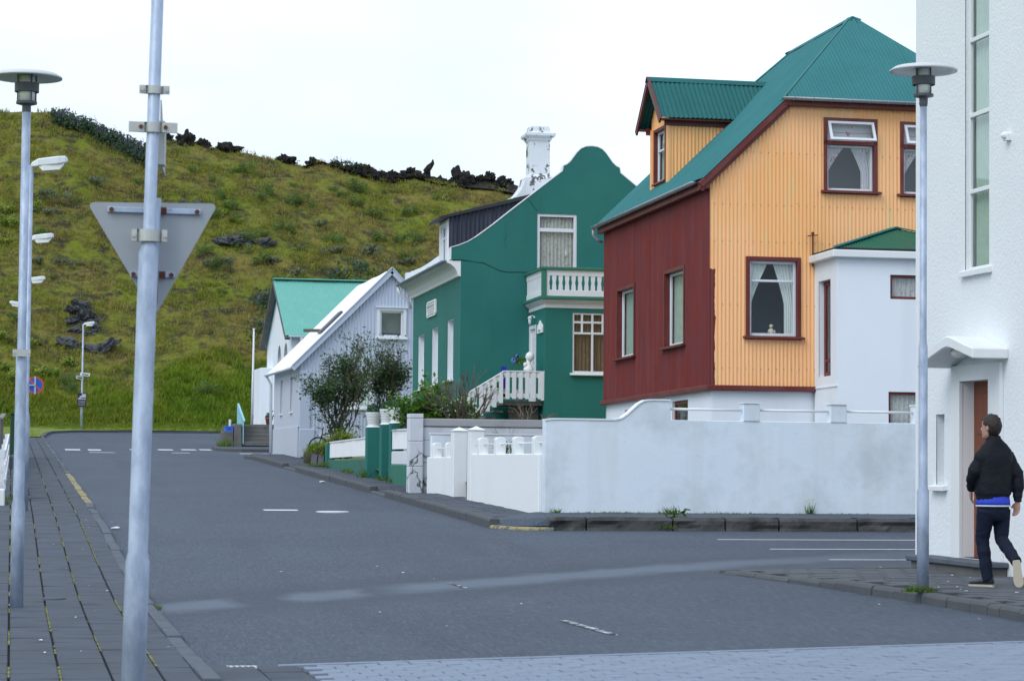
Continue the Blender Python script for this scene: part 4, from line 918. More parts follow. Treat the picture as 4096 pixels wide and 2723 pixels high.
bb = bal.build('balcony_slab', 'green_trim', gh, bevel=.008)
P0, P1, PY = BX0-.06, BX1+.06, BY0-.12
m = MB()
for x in (P0, P1): m.box(x-.055, x+.055, PY-.055, PY+.055, 5.47, 6.10)
m.build('balcony_post', 'green_trim', bb, bevel=.006)
m = MB(); m.box(P0-.08, P1+.08, PY-.08, PY+.08, 6.10, 6.165); m.box(P0-.08, P0+.08, PY+.08, GY0-.01, 6.10, 6.165); m.box(P1-.08, P1+.08, PY+.08, GY0-.01, 6.10, 6.165); m.build('balcony_handrail', 'green_trim', bb, bevel=.008)
m = MB(); m.box(P0+.055, P1-.055, PY-.025, PY+.025, 5.96, 6.10); m.box(P0+.055, P1-.055, PY-.025, PY+.025, 5.475, 5.62)
for x in (P0, P1): m.box(x-.025, x+.025, PY+.055, GY0-.02, 5.96, 6.10); m.box(x-.025, x+.025, PY+.055, GY0-.02, 5.475, 5.62)
m.build('balcony_rail', 'wood_white', bb, bevel=.004)
for x in frange(P0+.09, P1-.09, .155):
    m = MB(); m.prism([(x-.05, 5.62), (x+.05, 5.62), (x+.05, 5.70), (x+.035, 5.79), (x+.05, 5.88), (x+.05, 5.96), (x-.05, 5.96), (x-.05, 5.88), (x-.035, 5.79), (x-.05, 5.70)], 1, PY-.018, PY+.018); m.build('baluster', 'wood_white', bb)
for x in (P0, P1):
    for y in frange(PY+.15, GY0-.12, .155):
        m = MB(); m.box(x-.018, x+.018, y-.05, y+.05, 5.62, 5.96); m.build('baluster', 'wood_white', bb)
# lantern, plaques
m = MB(FR((0, 56.35, 0), (1, 0, 0), (0, 1, 0))); m.tube([(BX0, 0, 5.06), (BX0-.07, 0, 5.09), (BX0-.13, 0, 5.07)], .013, 6); m.lathe([(.01, 5.08), (.062, 5.03), (.058, 5.02), (.042, 5.005), (.036, 4.92), (.03, 4.90), (.012, 4.88), (.008, 4.86)], (BX0-.13, 0), 6); m.lathe([(.03, 5.03), (.04, 5.07)], (BX0-.01, 0), 8)
m.build('wall_lantern', 'bust', gh)
m = MB(FBL); m.prism([(55.42, 4.62), (55.98, 4.62), (55.98, 4.76), (55.92, 4.83), (55.80, 4.86), (55.70, 4.93), (55.60, 4.86), (55.48, 4.83), (55.42, 4.76)], 1, 0, .04); m.ball((55.7, .04, 4.74), (.14, .03, .08), 2, lambda c: 1+.6*fbm(c.x*3, c.y*3, c.z*3)); m.build('relief_plaque', 'bust', gh, bevel=.006)
m = MB(FGL)
m.prism([(60.35, 5.36), (61.55, 5.36), (61.62, 5.42), (61.62, 5.72), (61.55, 5.78), (60.35, 5.78), (60.28, 5.72), (60.28, 5.42)], 1, 0, .05)
pq = m.build('name_plaque', 'bust', gh, bevel=.01)
m = MB(FGL)
for zz in (5.715, 5.545, 5.415): m.box(60.42, 61.48, .05, .053, zz-.008, zz+.008)
random.seed(3)
for u in frange(60.52, 61.4, .16): m.box(u, u+.025, .05, .054, 5.59, 5.68); m.box(u+.05, u+.075, .05, .054, 5.59, 5.66)
for u in frange(60.52, 61.3, .11): m.box(u, u+.02, .05, .054, 5.45, 5.51)
m.build('lettering', 'letter', pq)
# dormer with dark corrugated cheek
dy0, dy1, dxf = 58.45, 59.75, 10.62
m = MB(FR((0, dy0, 0), (1, 0, 0), (0, -1, 0))); m.sheet(wus(dxf, 13.0, .11, 6), lambda u: rprof(u)-.05, lambda u: max(rprof(u)-.04, 7.66+(u-dxf)*.262), (), wave(.11, .014))
m.build('dormer_cheek', 'navy', gh, clean=False, smooth=True); m = MB(FR((0, dy1, 0), (1, 0, 0), (0, 1, 0))); m.sheet(wus(dxf, 13.0, .11, 4), lambda u: rprof(u)-.05, lambda u: max(rprof(u)-.04, 7.66+(u-dxf)*.262), (), wave(.11, .014))
gd = m.build('dormer', 'navy', gh, clean=False, smooth=True)
m = MB(); m.prism([(10.36, 7.60), (10.36, 7.68), (13.2, 8.45), (13.2, 8.34)], 1, dy0-.12, dy1+.12); m.build('dormer_roof', 'tar', gd, bevel=.01)
m = MB(FR((dxf, 0, 0), (0, 1, 0), (-1, 0, 0))); m.sheet([dy0, dy1], 6.4, 7.66, [(58.62, 59.58, 6.62, 7.54)]); m.build('dormer_front', 'wood_white', gd, clean=False)
window(gh, FR((dxf, 0, 0), (0, 1, 0), (-1, 0, 0)), 58.62, 59.58, 6.62, 7.54, cas=.07, cmat='wood_white', fw=.05, rec=.03, hb=(7.22,), vb=(59.1,), room='grey_room', curtain='full', ic=.03)
# chimney
CX, CY = 13.27, 60.2
def sq(r, z, cx=CX, cy=CY): return [(cx-r, cy-r, z), (cx+r, cy-r, z), (cx+r, cy+r, z), (cx-r, cy+r, z)]
m = MB(); m.loft([sq(.41, 8.1), sq(.40, 8.93), sq(.36, 8.98), sq(.265, 9.03), sq(.26, 9.90), sq(.30, 9.93), sq(.30, 9.97), sq(.385, 10.03), sq(.385, 10.11), sq(.30, 10.13), sq(.27, 10.15), sq(.245, 10.30), sq(.20, 10.31)])
for k in range(8):
    t0, t1 = k/8, (k+1)/8; f = lambda t: (CX-.40-.46*t, 8.90-.66*t**.62)
    (xa, za), (xb, zb) = f(t0), f(t1); m.add([(xa, CY-.38, 8.0), (xb, CY-.38, 8.0), (xb, CY-.38, zb), (xa, CY-.38, za), (xa, CY+.38, 8.0), (xb, CY+.38, 8.0), (xb, CY+.38, zb), (xa, CY+.38, za)], [(0, 3, 2, 1), (4, 5, 6, 7), (3, 7, 6, 2), (0, 1, 5, 4), (1, 2, 6, 5), (3, 0, 4, 7)])
m.build('chimney', 'chimney', gh, bevel=.012)
# outside stairs and landing
st = thing('outside_stairs', 'white wooden stairs with railing climbing to the green house landing', 'stairs', (11, 55.9, 1.3))
m = MB(); m.box(11.42, BX0-.004, 55.45, 56.95, 2.90, 3.0); m.build('landing', 'conc', st)
for k in range(10):
    m = MB(); x = 11.42-(k+1)*.19; z = 2.92-(k+1)*.145; m.box(x-.03, x+.19, 55.5, 56.9, z-.05, z); m.build('tread', 'conc', st)
m = MB(); m.box(11.6, 12.3, 55.6, 55.75, 1.1, 2.9); m.build('support', 'conc_dark', st)
ry = 55.36
m = MB(); m.bar((11.38, ry, 3.62), (BX0+.02, ry, 3.62), .035, .13); m.bar((11.38, ry, 3.13), (BX0+.02, ry, 3.13), .035, .10); m.bar((11.40, ry, 3.62), (9.62, ry, 2.52), .035, .14); m.bar((11.44, ry, 3.16), (9.62, ry, 1.98), .035, .12)
m.bar((11.38, ry, 3.70), (BX0+.03, ry, 3.70), .09, .03); m.bar((11.41, ry, 3.70), (9.60, ry, 2.59), .09, .03); m.build('railing', 'wood_white', st, bevel=.005)
for i, x in enumerate(frange(9.75, 12.28, .158)):
    z1 = 3.68 if x > 11.4 else 3.68-(11.4-x)*.618; z0 = 3.05 if x > 11.5 else 3.05-(11.5-x)*.63
    m = MB(); m.box(x-.047, x+.047, ry-.045, ry-.019, z0, z1); m.build('baluster', 'wood_white', st)
m = MB(); m.box(BX0-.08, BX0-.005, ry-.05, ry+.03, 3.02, 3.69); m.build('post', 'wood_white', st)
# things on the landing
b = thing('bust_planter', 'white head-shaped ornament standing on the stair landing rail', 'ornament', (12.03, 55.5, 3.72))
m = MB(); m.ball((12.06, 55.5, 4.06), (.105, .11, .12), 3, lambda c: 1+.06*fbm(c.x*4, c.y*4, c.z*4)); m.ball((11.975, 55.5, 4.05), (.03, .03, .025), 1); m.lathe([(.13, 3.72), (.12, 3.78), (.08, 3.86), (.05, 3.93), (.055, 4.0)], (12.03, 55.5), 16); m.ball((11.95, 55.5, 3.87), (.05, .09, .06), 2); m.build('bust', 'bust', b, smooth=True)
fl = thing('hydrangea', 'blue hydrangea flowers beside the white head ornament on the landing', 'flower', (11.78, 55.62, 3.6))
m = MB(); random.seed(11)
for k in range(140):
    a = Vector((random.gauss(0, 1), random.gauss(0, 1), random.gauss(0, 1))).normalized(); c = random.choice([Vector((11.68, 55.6, 3.98)), Vector((11.78, 55.6, 4.06)), Vector((11.70, 55.6, 3.93))]); p = c+a*.055
    e = a.cross(Vector((.3, .2, .9))).normalized()*.022; f = a.cross(e); m.add([p-e, p-f, p+e, p+f], [(0, 1, 2, 3)])
m.build('flower_head', 'hyd_blue', fl, clean=False)
m = MB()
for k in range(60):
    p = Vector((11.84, 55.6, 3.98))+Vector((random.gauss(0, .06), random.gauss(0, .05), random.gauss(0, .06))); e = Vector((random.gauss(0, 1), random.gauss(0, 1), random.gauss(0, 1))).normalized()*.04; f = e.cross(Vector((.2, .7, .6))).normalized()*.025; m.add([p-e, p-f, p+e, p+f], [(0, 1, 2, 3)])
m.tube([(11.84, 55.62, 3.0), (11.82, 55.62, 3.95)], .012, 6); m.build('leaves', 'leaf_bright', fl, clean=False)
m = MB(); m.lathe([(.10, 3.0), (.14, 3.28)], (11.84, 55.62), 14); m.build('pot', 'bust', fl, smooth=True)
t = MB(); curtain_sheet(t, 11.38, 11.52, 3.3, 3.82, 55.6, .01, .05); tag(t.build('towel', 'bluecloth', loc=(11.45, 55.6, 3.3), clean=False), 'blue towel hanging behind the stair railing', 'towel')
pb = thing('planter_box', 'pale planter box with green plants behind the stair balusters', 'planter', (11.3, 55.75, 2.9))
m = MB(); m.box(11.02, 11.6, 55.68, 55.86, 3.06, 3.28); m.box(11.0, 11.62, 55.66, 55.88, 3.28, 3.31); m.build('box', 'bust', pb); m = MB()
for k in range(120):
    p = Vector((random.uniform(11.05, 11.58), random.uniform(55.69, 55.85), 3.31+abs(random.gauss(0, .06)))); e = Vector((random.gauss(0, 1), random.gauss(0, 1), random.gauss(0, 1))).normalized()*.035; f = e.cross(Vector((.2, .7, .6))).normalized()*.025; m.add([p-e, p-f, p+e, p+f], [(0, 1, 2, 3)])
m.build('plants', 'leaf_bright', pb, clean=False)

# ================================================================ pale blue house
LX0, LX1, LY0, LY1 = 9.0, 14.84, 76.0, 83.5; LR = 11.92; LE, LZ = 4.72, 7.66
ls = (LZ-LE)/(LR-LX0)
lh = thing('pale_blue_house', 'small pale blue iron clad house with white gabled roof', 'house', (11.9, 80, 1.6))
FLG = FR((0, LY0, 0), (1, 0, 0), (0, -1, 0)); FLL = FR((LX0, 0, 0), (0, 1, 0), (-1, 0, 0))
lt = lambda u: LE+ls*(min(u, 2*LR-u)-LX0)
lw = [(11.56, 12.32, 5.54, 6.38), (10.42, 11.32, 3.25, 4.36)]
m = MB(FLG); m.sheet(wus(LX0+.0, LX1, .11, 6), lambda u: 4.3 if u < 9.35 else 1.3, lt, lw, wave(.11, .009)); m.build('gable_wall', 'lb_wall', lh, clean=False, smooth=True)
m = MB(); m.box(LX0-.01, 9.36, LY0-.05, LY0+.2, 2.55, 4.42); m.box(LX0-.02, 9.5, LY0-.09, LY0+.2, 1.2, 2.56); m.box(9.5, 10.9, LY0-.06, LY0+.1, 1.2, 2.38); m.build('corner_render', 'lb_plaster', lh, bevel=.03, seg=2)
sd = [(77.95, 78.5, 3.14, 4.28), (80.9, 81.45, 3.12, 4.25)]
m = MB(FLL); m.sheet([LY0, LY1], 2.62, LE, sd); m.fr = FR((LX0-.035, 0, 0), (0, 1, 0), (-1, 0, 0)); m.sheet([LY0-.03, LY1], 1.2, 2.62); m.add([(LY0-.03, 0, 2.62), (LY1, 0, 2.62), (LY1, -.04, 2.63), (LY0-.03, -.04, 2.63)], [(0, 1, 2, 3)])
m.fr = FR((LX1, 0, 0), (0, 1, 0), (1, 0, 0)); m.sheet([LY0, LY1], 1.2, LE); m.fr = FR((0, LY1, 0), (1, 0, 0), (0, 1, 0)); m.sheet([LX0, LR, LX1], 1.2, lt)
m.build('side_wall', 'lb_side', lh, clean=False)
for q in sd: window(lh, FLL, *q, cas=0, reveal='lb_side', fw=.05, rec=.09, sill=('smooth_white', .06, .05, .06), room='dark_room', curtain='full')
window(lh, FLG, *lw[0], cas=.10, cmat='frame_white', fw=.06, rec=.02, sill=('frame_white', .14, .07, .09), curtain='blind', cumat='blind', room='grey_room', proud=.045)
m = MB(FLG); m.box(11.42, 12.46, 0, .10, 6.475, 6.51); m.build('window_hood', 'frame_white', lh)
window(lh, FLG, *lw[1], cas=.09, cmat='frame_white', fw=.05, rec=.02, hb=(4.22, 4.02), vb=(10.87,), bw=.05, sill=('frame_white', .1, .06, .09), curtain='full', room='dark_room', proud=.04)
n = math.hypot(1, ls)
for sg in (-1, 1):
    fr = FR((LR+sg*(LR-LX0+.24), 0, LE-.24*ls+.06), (0, 1, 0), (sg*ls/n, 0, 1/n), (-sg/n, 0, ls/n))
    m = MB(fr); m.sheet(wus(LY0-.14, LY1+.14, .15, 6), 0, (LR-LX0+.24)*n, (), wave(.15, .008)); m.build('roof_slope', 'lb_roof', lh, clean=False, smooth=True)
m = MB()
for sg in (-1, 1): m.bar((LR+sg*(LR-LX0+.26), LY0-.13, LE-.26*ls), (LR, LY0-.13, LZ), .05, .17); m.bar((LR+sg*(LR-LX0+.26), LY0-.10, LE-.26*ls+.11), (LR, LY0-.10, LZ+.115), .16, .03)
m.build('barge_board', 'lb_wall', lh)
gutter('gutter', lh, (LX0-.29, LY0-.1, LE-.22), (LX0-.29, LY1+.1, LE-.22), .06, 'frame_white')
m = MB(); m.tube([(LX0-.29, LY1, LE-.25), (LX0-.12, LY1, LE-.55), (LX0-.1, LY1, 1.75)], .05, 8); m.build('downpipe', 'frame_white', lh, smooth=True)
fr = FR((LR-(LR-LX0+.24), 0, LE-.24*ls+.06), (0, 1, 0), (-ls/n, 0, 1/n), (1/n, 0, ls/n))
m = MB(fr); m.box(77.6, 78.4, .01, .10, 1.62, 2.62); m.build('skylight', 'lamp_dark', lh, bevel=.02)
m = MB(fr); m.bar((79.2, .03, 1.85), (79.2, .42, 1.45), .13, .10); m.build('roof_bracket', 'bark', lh)

# ================================================================ mint roofed hall
hall = thing('mint_roofed_hall', 'white hall with mint green corrugated roof and arched windows', 'house', (12, 96.5, 2.9))
HX0, HX1, HY0, HY1 = 10.56, 21, 92.0, 101.0; HC = 96.5; HE, HR = 6.45, 8.80; hs = (HR-HE)/(HC-HY0)
FHL = FR((HX0, 0, 0), (0, 1, 0), (-1, 0, 0)); FHF = FR((0, HY0, 0), (1, 0, 0), (0, -1, 0))
ht = lambda u: HE+hs*(min(u, 2*HC-u)-HY0)
m = MB(FHL)
AR = [(94.0, .62), (96.3, .62)]
def arch_h(u):
    for c, r in AR:
        if abs(u-c) < r: return 5.55+math.sqrt(max(0, r*r-(u-c)**2))
    return None
us = sorted(set(frange(HY0, HY1, .5)+[HC]+[c+r*math.sin(t) for c, r in AR for t in [math.pi*(k/12-.5) for k in range(13)]]))
for a, b_ in zip(us, us[1:]):
    h0, h1 = arch_h((a+.0001)), arch_h(b_-.0001); mid = arch_h((a+b_)/2)
    if mid: m.sheet([a, b_], 1.6, 3.9); m.sheet([a, b_], lambda u, a=a, h0=h0, h1=h1: (h0 if abs(u-a) < 1e-6 else h1) or 5.55, ht)
    else: m.sheet([a, b_], 1.6, ht)
m.fr = FHF; m.sheet([HX0, HX1], 1.6, HE); m.fr = FR((0, HY1, 0), (1, 0, 0), (0, 1, 0)); m.sheet([HX0, HX1], 1.6, HE); m.fr = FR((HX1, 0, 0), (0, 1, 0), (1, 0, 0)); m.sheet([HY0, HC, HY1], 1.6, ht)
m.build('wall', 'plaster', hall, clean=False)
for c, r in AR:
    arc = [(c+r*math.sin(t), 5.55+r*math.cos(t)) for t in [math.pi*(k/12-.5) for k in range(13)]]
    m = MB(FHL); pl = [(c-r, 3.9)]+arc+[(c+r, 3.9)]
    P = [(u, w, z) for w in (0, -.18) for u, z in pl]; k = len(pl); m.add(P, [(i, i+1, k+i+1, k+i) for i in range(k-1)]+[(k-1, 0, k, 2*k-1)]); w = m.build('window', 'smooth_white', hall, clean=False)
    m = MB(FHL); m.add([(u, -.15, z) for u, z in pl], [tuple(range(len(pl)))]); m.build('pane', 'glass', w, clean=False)
    m = MB(FHL); m.add([(u, -.5, z) for u, z in pl], [tuple(range(len(pl)))]); m.build('interior', 'dark_room', w, clean=False)
    m = MB(FHL); m.box(c-.03, c+.03, -.16, -.10, 3.9, 5.55+r); m.box(c-r, c+r, -.16, -.10, 5.5, 5.56); m.build('glazing_bar', 'frame_white', w)
n = math.hypot(1, hs)
for sg in (-1, 1):
    y0 = HC+sg*(HC-HY0+.30); fr = FR((0, y0, HE-.30*hs+.05), (1, 0, 0), (0, sg*hs/n, 1/n), (0, -sg/n, hs/n))
    m = MB(fr); m.sheet(wus(HX0-.28, HX1+.3, .11, 6), 0, (HC-HY0+.30)*n, (), wave(.11, .006)); m.build('roof_slope', 'mint', hall, clean=False, smooth=True)
m = MB(); m.bar((HX0-.29, HC, HR+.075), (HX1+.3, HC, HR+.075), .5, .05); m.build('ridge_cap', 'mint', hall, bevel=.015)
m = MB()
for sg in (-1, 1): m.bar((HX0-.20, HC+sg*(HC-HY0+.32), HE-.32*hs-.06), (HX0-.20, HC, HR-.06), .20, .10)
m.build('verge_board', 'conc', hall)
gutter('gutter', hall, (HX0-.15, HY0-.33, HE-.12), (HX0+1.2, HY0-.33, HE-.12), .06, 'frame_white')
m = MB(); m.tube([(HX0+.35, HY0-.33, HE-.15), (HX0+.35, HY0-.2, HE-.35), (HX0+.35, HY0-.1, HE-.5), (HX0+.35, HY0-.1, 2.9)], .06, 8); m.build('downpipe', 'frame_white', hall, smooth=True)
m = MB(); m.box(10.05, HX0+.01, 98.6, 101.9, 1.6, 5.35); m.build('side_porch', 'plaster', hall, bevel=.02)
m = MB(FHL); m.box(93.9, 95.1, 0, .02, 6.62, 6.92); hn = m.build('name_board', 'smooth_white', hall)
m = MB(FHL)
for u in frange(94.0, 94.9, .15): m.box(u, u+.09, .02, .023, 6.70, 6.85)
m.build('lettering', 'sign_back', hn)
# terrace, steps, railing
tr = MB(); tr.box(9.3, 10.56, 93.3, 102, 1.6, 2.93); tr.box(8.75, 9.3, 94.1, 102, 1.6, 2.93); o = tr.build('terrace', 'conc', bevel=.01); o['kind'] = 'structure'
ss = thing('stone_steps', 'weathered dark stone steps climbing to the terrace of the white hall', 'steps', (9.3, 93, 2.15))
for k in range(5):
    m = MB(); m.box(8.72+.0*k, 10.50, 92.0+.26*k, 93.6+.1*k, 2.10+.15*k-.02, 2.25+.155*k); m.build('step', 'conc', ss, bevel=.015)
m = MB(); m.box(8.38, 8.70, 91.9, 93.9, 1.9, 2.92, (.02, .05)); m.build('cheek_wall', 'conc', ss, bevel=.03)
rl = thing('turquoise_railing', 'turquoise board railing leaning up beside the dark stone steps', 'railing', (8.75, 92.8, 2.1))
m = MB(); m.bar((8.78, 91.95, 3.02), (8.66, 93.35, 3.72), .07, .05); m.build('handrail', 'turq', rl)
for k in range(7):
    t = k/6; x = 8.74-.10*t; y = 92.02+1.28*t; z1 = 3.0+.66*t; m = MB(); m.bar((x, y, 2.15+.65*t if k else 2.15), (x, y, z1), .03, .20, (0, 1, 0)); m.build('board', 'turq', rl)
m = MB(); m.box(8.05, 8.36, 92.0, 92.35, 2.62, 2.80); cr_ = m.build('crate', 'blue_box', loc=(8.2, 92.2, 2.62), bevel=.01); tag(cr_, 'blue plastic crate standing left of the turquoise railing', 'crate')
m = MB(); m.box(8.03, 8.38, 91.98, 92.37, 2.80, 2.835); m.build('lid', 'blue_box', cr_, bevel=.008); m = MB(); m.box(8.13, 8.28, 91.985, 91.999, 2.71, 2.74); m.build('handle_slot', 'black', cr_)
m = MB(); m.box(7.95, 8.37, 91.95, 93.0, 1.9, 2.615); o = m.build('garden_wall', 'conc', loc=(8.1, 92.4, 1.9), bevel=.02); tag(o, 'low rough concrete wall under the blue crate', 'wall')
m = MB(); m.tube([(8.30, 92.75, 2.0), (8.30, 92.75, 3.10)], .05, 10); tag(m.build('bollard', 'frame_white', loc=(8.3, 92.75, 2.0)), 'short white post behind the blue crate', 'post')
fp = thing('flagpole', 'bare white flagpole on the terrace of the hall', 'flagpole', (9.42, 95.5, 2.93))
m = MB(); m.tube([(9.42, 95.5, 2.93), (9.43, 95.5, 4.5), (9.44, 95.5, 6.72)], [.055, .05, .035], 10); m.build('pole', 'frame_white', fp, smooth=True)
m = MB(); m.ball((9.44, 95.5, 6.75), .05, 2); m.build('finial', 'frame_white', fp, smooth=True); m = MB(); m.box(9.47, 9.50, 95.46, 95.54, 3.2, 3.35); m.build('cleat', 'frame_white', fp)
pp = thing('potted_plant', 'terracotta pot with dark flowers at the top of the stone steps', 'potted plant', (9.95, 94.1, 2.93))
m = MB(); m.lathe([(.10, 2.93), (.15, 3.16), (.165, 3.17), (.165, 3.21)], (9.95, 94.1), 16); m.build('pot', 'terracotta', pp, smooth=True); m = MB(); random.seed(5)
for k in range(60):
    p = Vector((9.95+random.gauss(0, .09), 94.1+random.gauss(0, .08), 3.22+abs(random.gauss(0, .07)))); e = Vector((random.gauss(0, 1), random.gauss(0, 1), random.gauss(0, 1))).normalized()*.05; f = e.cross(Vector((.2, .7, .6))).normalized()*.03; m.add([p-e, p-f, p+e, p+f], [(0, 1, 2, 3)])
m.build('plant', 'lupin_leaf', pp, clean=False)

# ================================================================ tall white house at the right
TX, TY1, TZ = 11.55, 29.42, 9.6
th = thing('tall_white_house', 'tall white roughcast house with narrow stair window and arched door hood', 'house', (13.5, 26, .3))
FT = FR((TX, 0, 0), (0, 1, 0), (-1, 0, 0))
tw = (27.02, 27.76, 3.98, 8.75); swn = (28.43, 28.70, 1.32, 2.21); do_ = (26.95, 27.84, .43, 2.60)
m = MB(FT); m.sheet(frange(12.0, TY1, 1.), .1, TZ, [tw, swn, do_]); m.fr = FR((0, TY1, 0), (1, 0, 0), (0, 1, 0)); m.sheet([TX, 20], .1, TZ); m.fr = FR((20, 0, 0), (0, 1, 0), (1, 0, 0)); m.sheet([12, TY1], .1, TZ); m.fr = FR((0, 12, 0), (1, 0, 0), (0, -1, 0)); m.sheet([TX, 20], .1, TZ)
m.fr = None; m.add([(TX, 12, TZ), (20, 12, TZ), (20, TY1, TZ), (TX, TY1, TZ)], [(0, 1, 2, 3)])
m.build('wall', 'roughcast', th, clean=False)
mm = [4.95, 5.90, 6.84, 7.79]
window(th, FT, *tw, cas=0, reveal='roughcast', fmat='smooth_white', fw=.03, rec=.05, hb=mm, bw=.055, sill=('smooth_white', .09, .08, .06), room='grey_room', curtain='full', cumat='green_drape')
window(th, FT, *swn, cas=0, reveal='roughcast', fmat='frame_white', fw=.05, rec=.10, sill=('smooth_white', .10, .07, .08), room='dark_room')
m = MB(FT); a, b, c, d = do_; pr = .05
m.box(a-.36, a, 0, pr, .40, d+.2); m.box(b, b+.26, 0, pr, .40, d+.2); m.box(a, b, 0, pr-.002, d, d+.2); m.box(a-.012, a, -.26, 0, c, d); m.box(b, b+.012, -.26, 0, c, d); m.box(a, b, -.26, 0, d, d+.012)
ds = m.build('door_surround', 'smooth_white', th, bevel=.02, seg=2)
m = MB(FT); m.box(a-.01, b+.01, -.20, -.15, c, d); m.build('door', 'door', ds)
m = MB(FT)
for zz, zt in ((.6, 1.15), (1.3, 1.8), (1.95, 2.45)): m.box(a+.12, b-.12, -.15, -.135, zz, zt)
m.build('door_panel', 'door', ds, bevel=.01); m = MB(FT); m.box(a+.05, a+.09, -.15, -.10, 1.4, 1.55); m.build('door_handle', 'clamp', ds)
# hood: shallow gable shape with bevelled ends
hc = 27.25; hx = .46
m = MB(FT)
top = [(26.45, 2.955), (26.7, 3.01), (27.12, 3.112), (27.25, 3.13), (27.38, 3.112), (27.9, 2.975), (28.2, 2.895)]
bot = [(28.2, 2.775), (27.9, 2.855), (27.38, 2.975), (27.25, 2.99), (27.12, 2.975), (26.7, 2.88), (26.45, 2.825)]
m.prism(top+bot, 1, -.01, hx) if False else m.add([(u, w, z) for w in (-.005, hx) for u, z in top+bot], [])
k = len(top+bot); base_i = 0
F = [(i, (i+1) % k, (i+1) % k+k, i+k) for i in range(k)]
nt_, nb_ = len(top), len(bot)
for off in (0, k):
    pairs = [(i, k-1-i) for i in range(nt_)]
    for (t0, b0), (t1, b1) in zip(pairs, pairs[1:]): F.append((off+t0, off+t1, off+b1, off+b0))
m.f += F
m.build('door_hood', 'smooth_white', th, bevel=.015)
m = MB(FR((0, 0, 0), (1, 0, 0), (0, 1, 0))); m.ball((TX-.25, 27.35, 2.93), (.10, .14, .06), 2); m.box(TX-.33, TX-.17, 27.25, 27.42, 2.93, 2.97); m.build('hood_light', 'lamp_shell', th, smooth=True)
m = MB(FT); m.ball((26.42, .04, 5.48), (.06, .07, .05), 2); m.box(26.36, 26.48, 0, .06, 5.42, 5.49); m.build('vent_cover', 'smooth_white', th)
m = MB(); m.box(11.22, TX-.004, 26.48, 28.75, .12, .36); m.build('step_base', 'conc', th, bevel=.02, seg=2); m = MB(); m.box(11.17, TX-.005, 26.43, 28.80, .36, .425); m.build('step_slab', 'kerb_near', th, bevel=.01)
oh.rotation_euler.x = -.013; oh.location.z -= .050      # both old houses have settled slightly towards the hill
gh.rotation_euler.x = -.015; gh.location.z -= .045
# hairline cracks in the green gable
for pts in ([(10.45, 6.44), (10.70, 6.46), (11.0, 6.42), (11.22, 6.40), (11.45, 6.30), (11.62, 6.22), (11.85, 6.19), (12.1, 6.20), (12.5, 6.19)], [(12.30, 8.02), (12.42, 7.90), (12.50, 7.78), (12.56, 7.72)], [(11.75, 7.25), (11.79, 7.05), (11.74, 6.95), (11.78, 6.75)]):
    m = MB(FGG); P = []
    for i, (x, z) in enumerate(pts): w = .012*(.4+abs(math.sin(i*1.7))); P += [(x, .003, z-w), (x, .003, z+w)]
    m.add(P, [(2*i, 2*i+2, 2*i+3, 2*i+1) for i in range(len(pts)-1)]); m.build('crack', mk('dark_crack', (.008, .05, .042), .9, .2, 9), gh, clean=False)
# dark roofed house glimpsed behind the green gable
bh = thing('back_house', 'dark blue roof glimpsed between the green gable and orange house', 'house', (19, 74, 1.8))
m = MB(); m.box(16.6, 23, 71, 78, 1.6, 7.6); m.build('wall', 'plaster', bh)
for sg in (-1, 1):
    dv = Vector((0, -sg*3.8, 2.1)); fr = FR((0, 74.5+sg*3.8, 7.5), (1, 0, 0), (0, sg*2.1, 3.8), dv); m = MB(fr); m.sheet(wus(16.4, 23.2, .11, 4), 0, dv.length, (), wave(.11, .014)); m.build('roof_slope', 'navy', bh, clean=False, smooth=True)

# ================================================================ garden walls on the right
def yard(name, poly, z, mat):
    m = MB(); m.add([(x, y, (z(x, y) if callable(z) else z)) for x, y in poly], [tuple(range(len(poly)))]); o = m.build(name, mat); o['kind'] = 'structure'
yard('orange_house_yard', [(9.0, 39.75), (30, 39.75), (30, 51.3), (8.7, 51.3)], lambda x, y: 1.0+(y-39)*.02, 'soil')
yard('green_house_yard', [(8.6, 51.3), (30, 51.3), (30, 68), (8.6, 66)], lambda x, y: gz(8, y)+.35, 'lawn')
yard('pale_house_yard', [(9.0, 67), (30, 68), (30, 86), (9.05, 83.6), (9.05, 75.9)], lambda x, y: gz(8, y)+.16, 'lawn')
# long white wall facing the cross street
wa = thing('white_garden_wall', 'long white painted garden wall with curved shoulder facing the cross street', 'wall', (12, 39.6, .7))
zt = [(8.86, 2.255), (9.0, 2.275), (9.75, 2.275), (10.08, 2.275), (10.2, 2.30), (10.30, 2.37), (10.40, 2.46), (10.50, 2.55), (10.60, 2.605), (10.70, 2.62), (11.06, 2.62), (11.062, 2.30), (17.4, 2.30)]
m = MB(); P = []; k = len(zt)
for y in (39.50, 39.72):
    P += [(x, y, .45) for x, z in zt]+[(x, y, z) for x, z in zt]
F = []
for i in range(k-1):
    F += [(i, i+1, k+i+1, k+i), (2*k+i+1, 2*k+i, 3*k+i, 3*k+i+1), (k+i, k+i+1, 3*k+i+1, 3*k+i)]
F += [(0, k, 3*k, 2*k), (k-1, 3*k-1, 4*k-1, 2*k-1)]
m.add(P, F); wb = m.build('wall_body', 'white_wall', wa, bevel=.02, seg=2)
m = MB()
for (xa, za), (xb, zb) in zip(zt[:11], zt[1:11]): m.add([(x, y, z+.003+t) for t in (0, .028) for x, z in ((xa, za), (xb, zb)) for y in (39.485, 39.735)], [(0, 1, 3, 2), (4, 6, 7, 5), (0, 2, 6, 4), (1, 5, 7, 3), (0, 4, 5, 1), (2, 3, 7, 6)])
m.build('coping', 'white_wall2', wa)
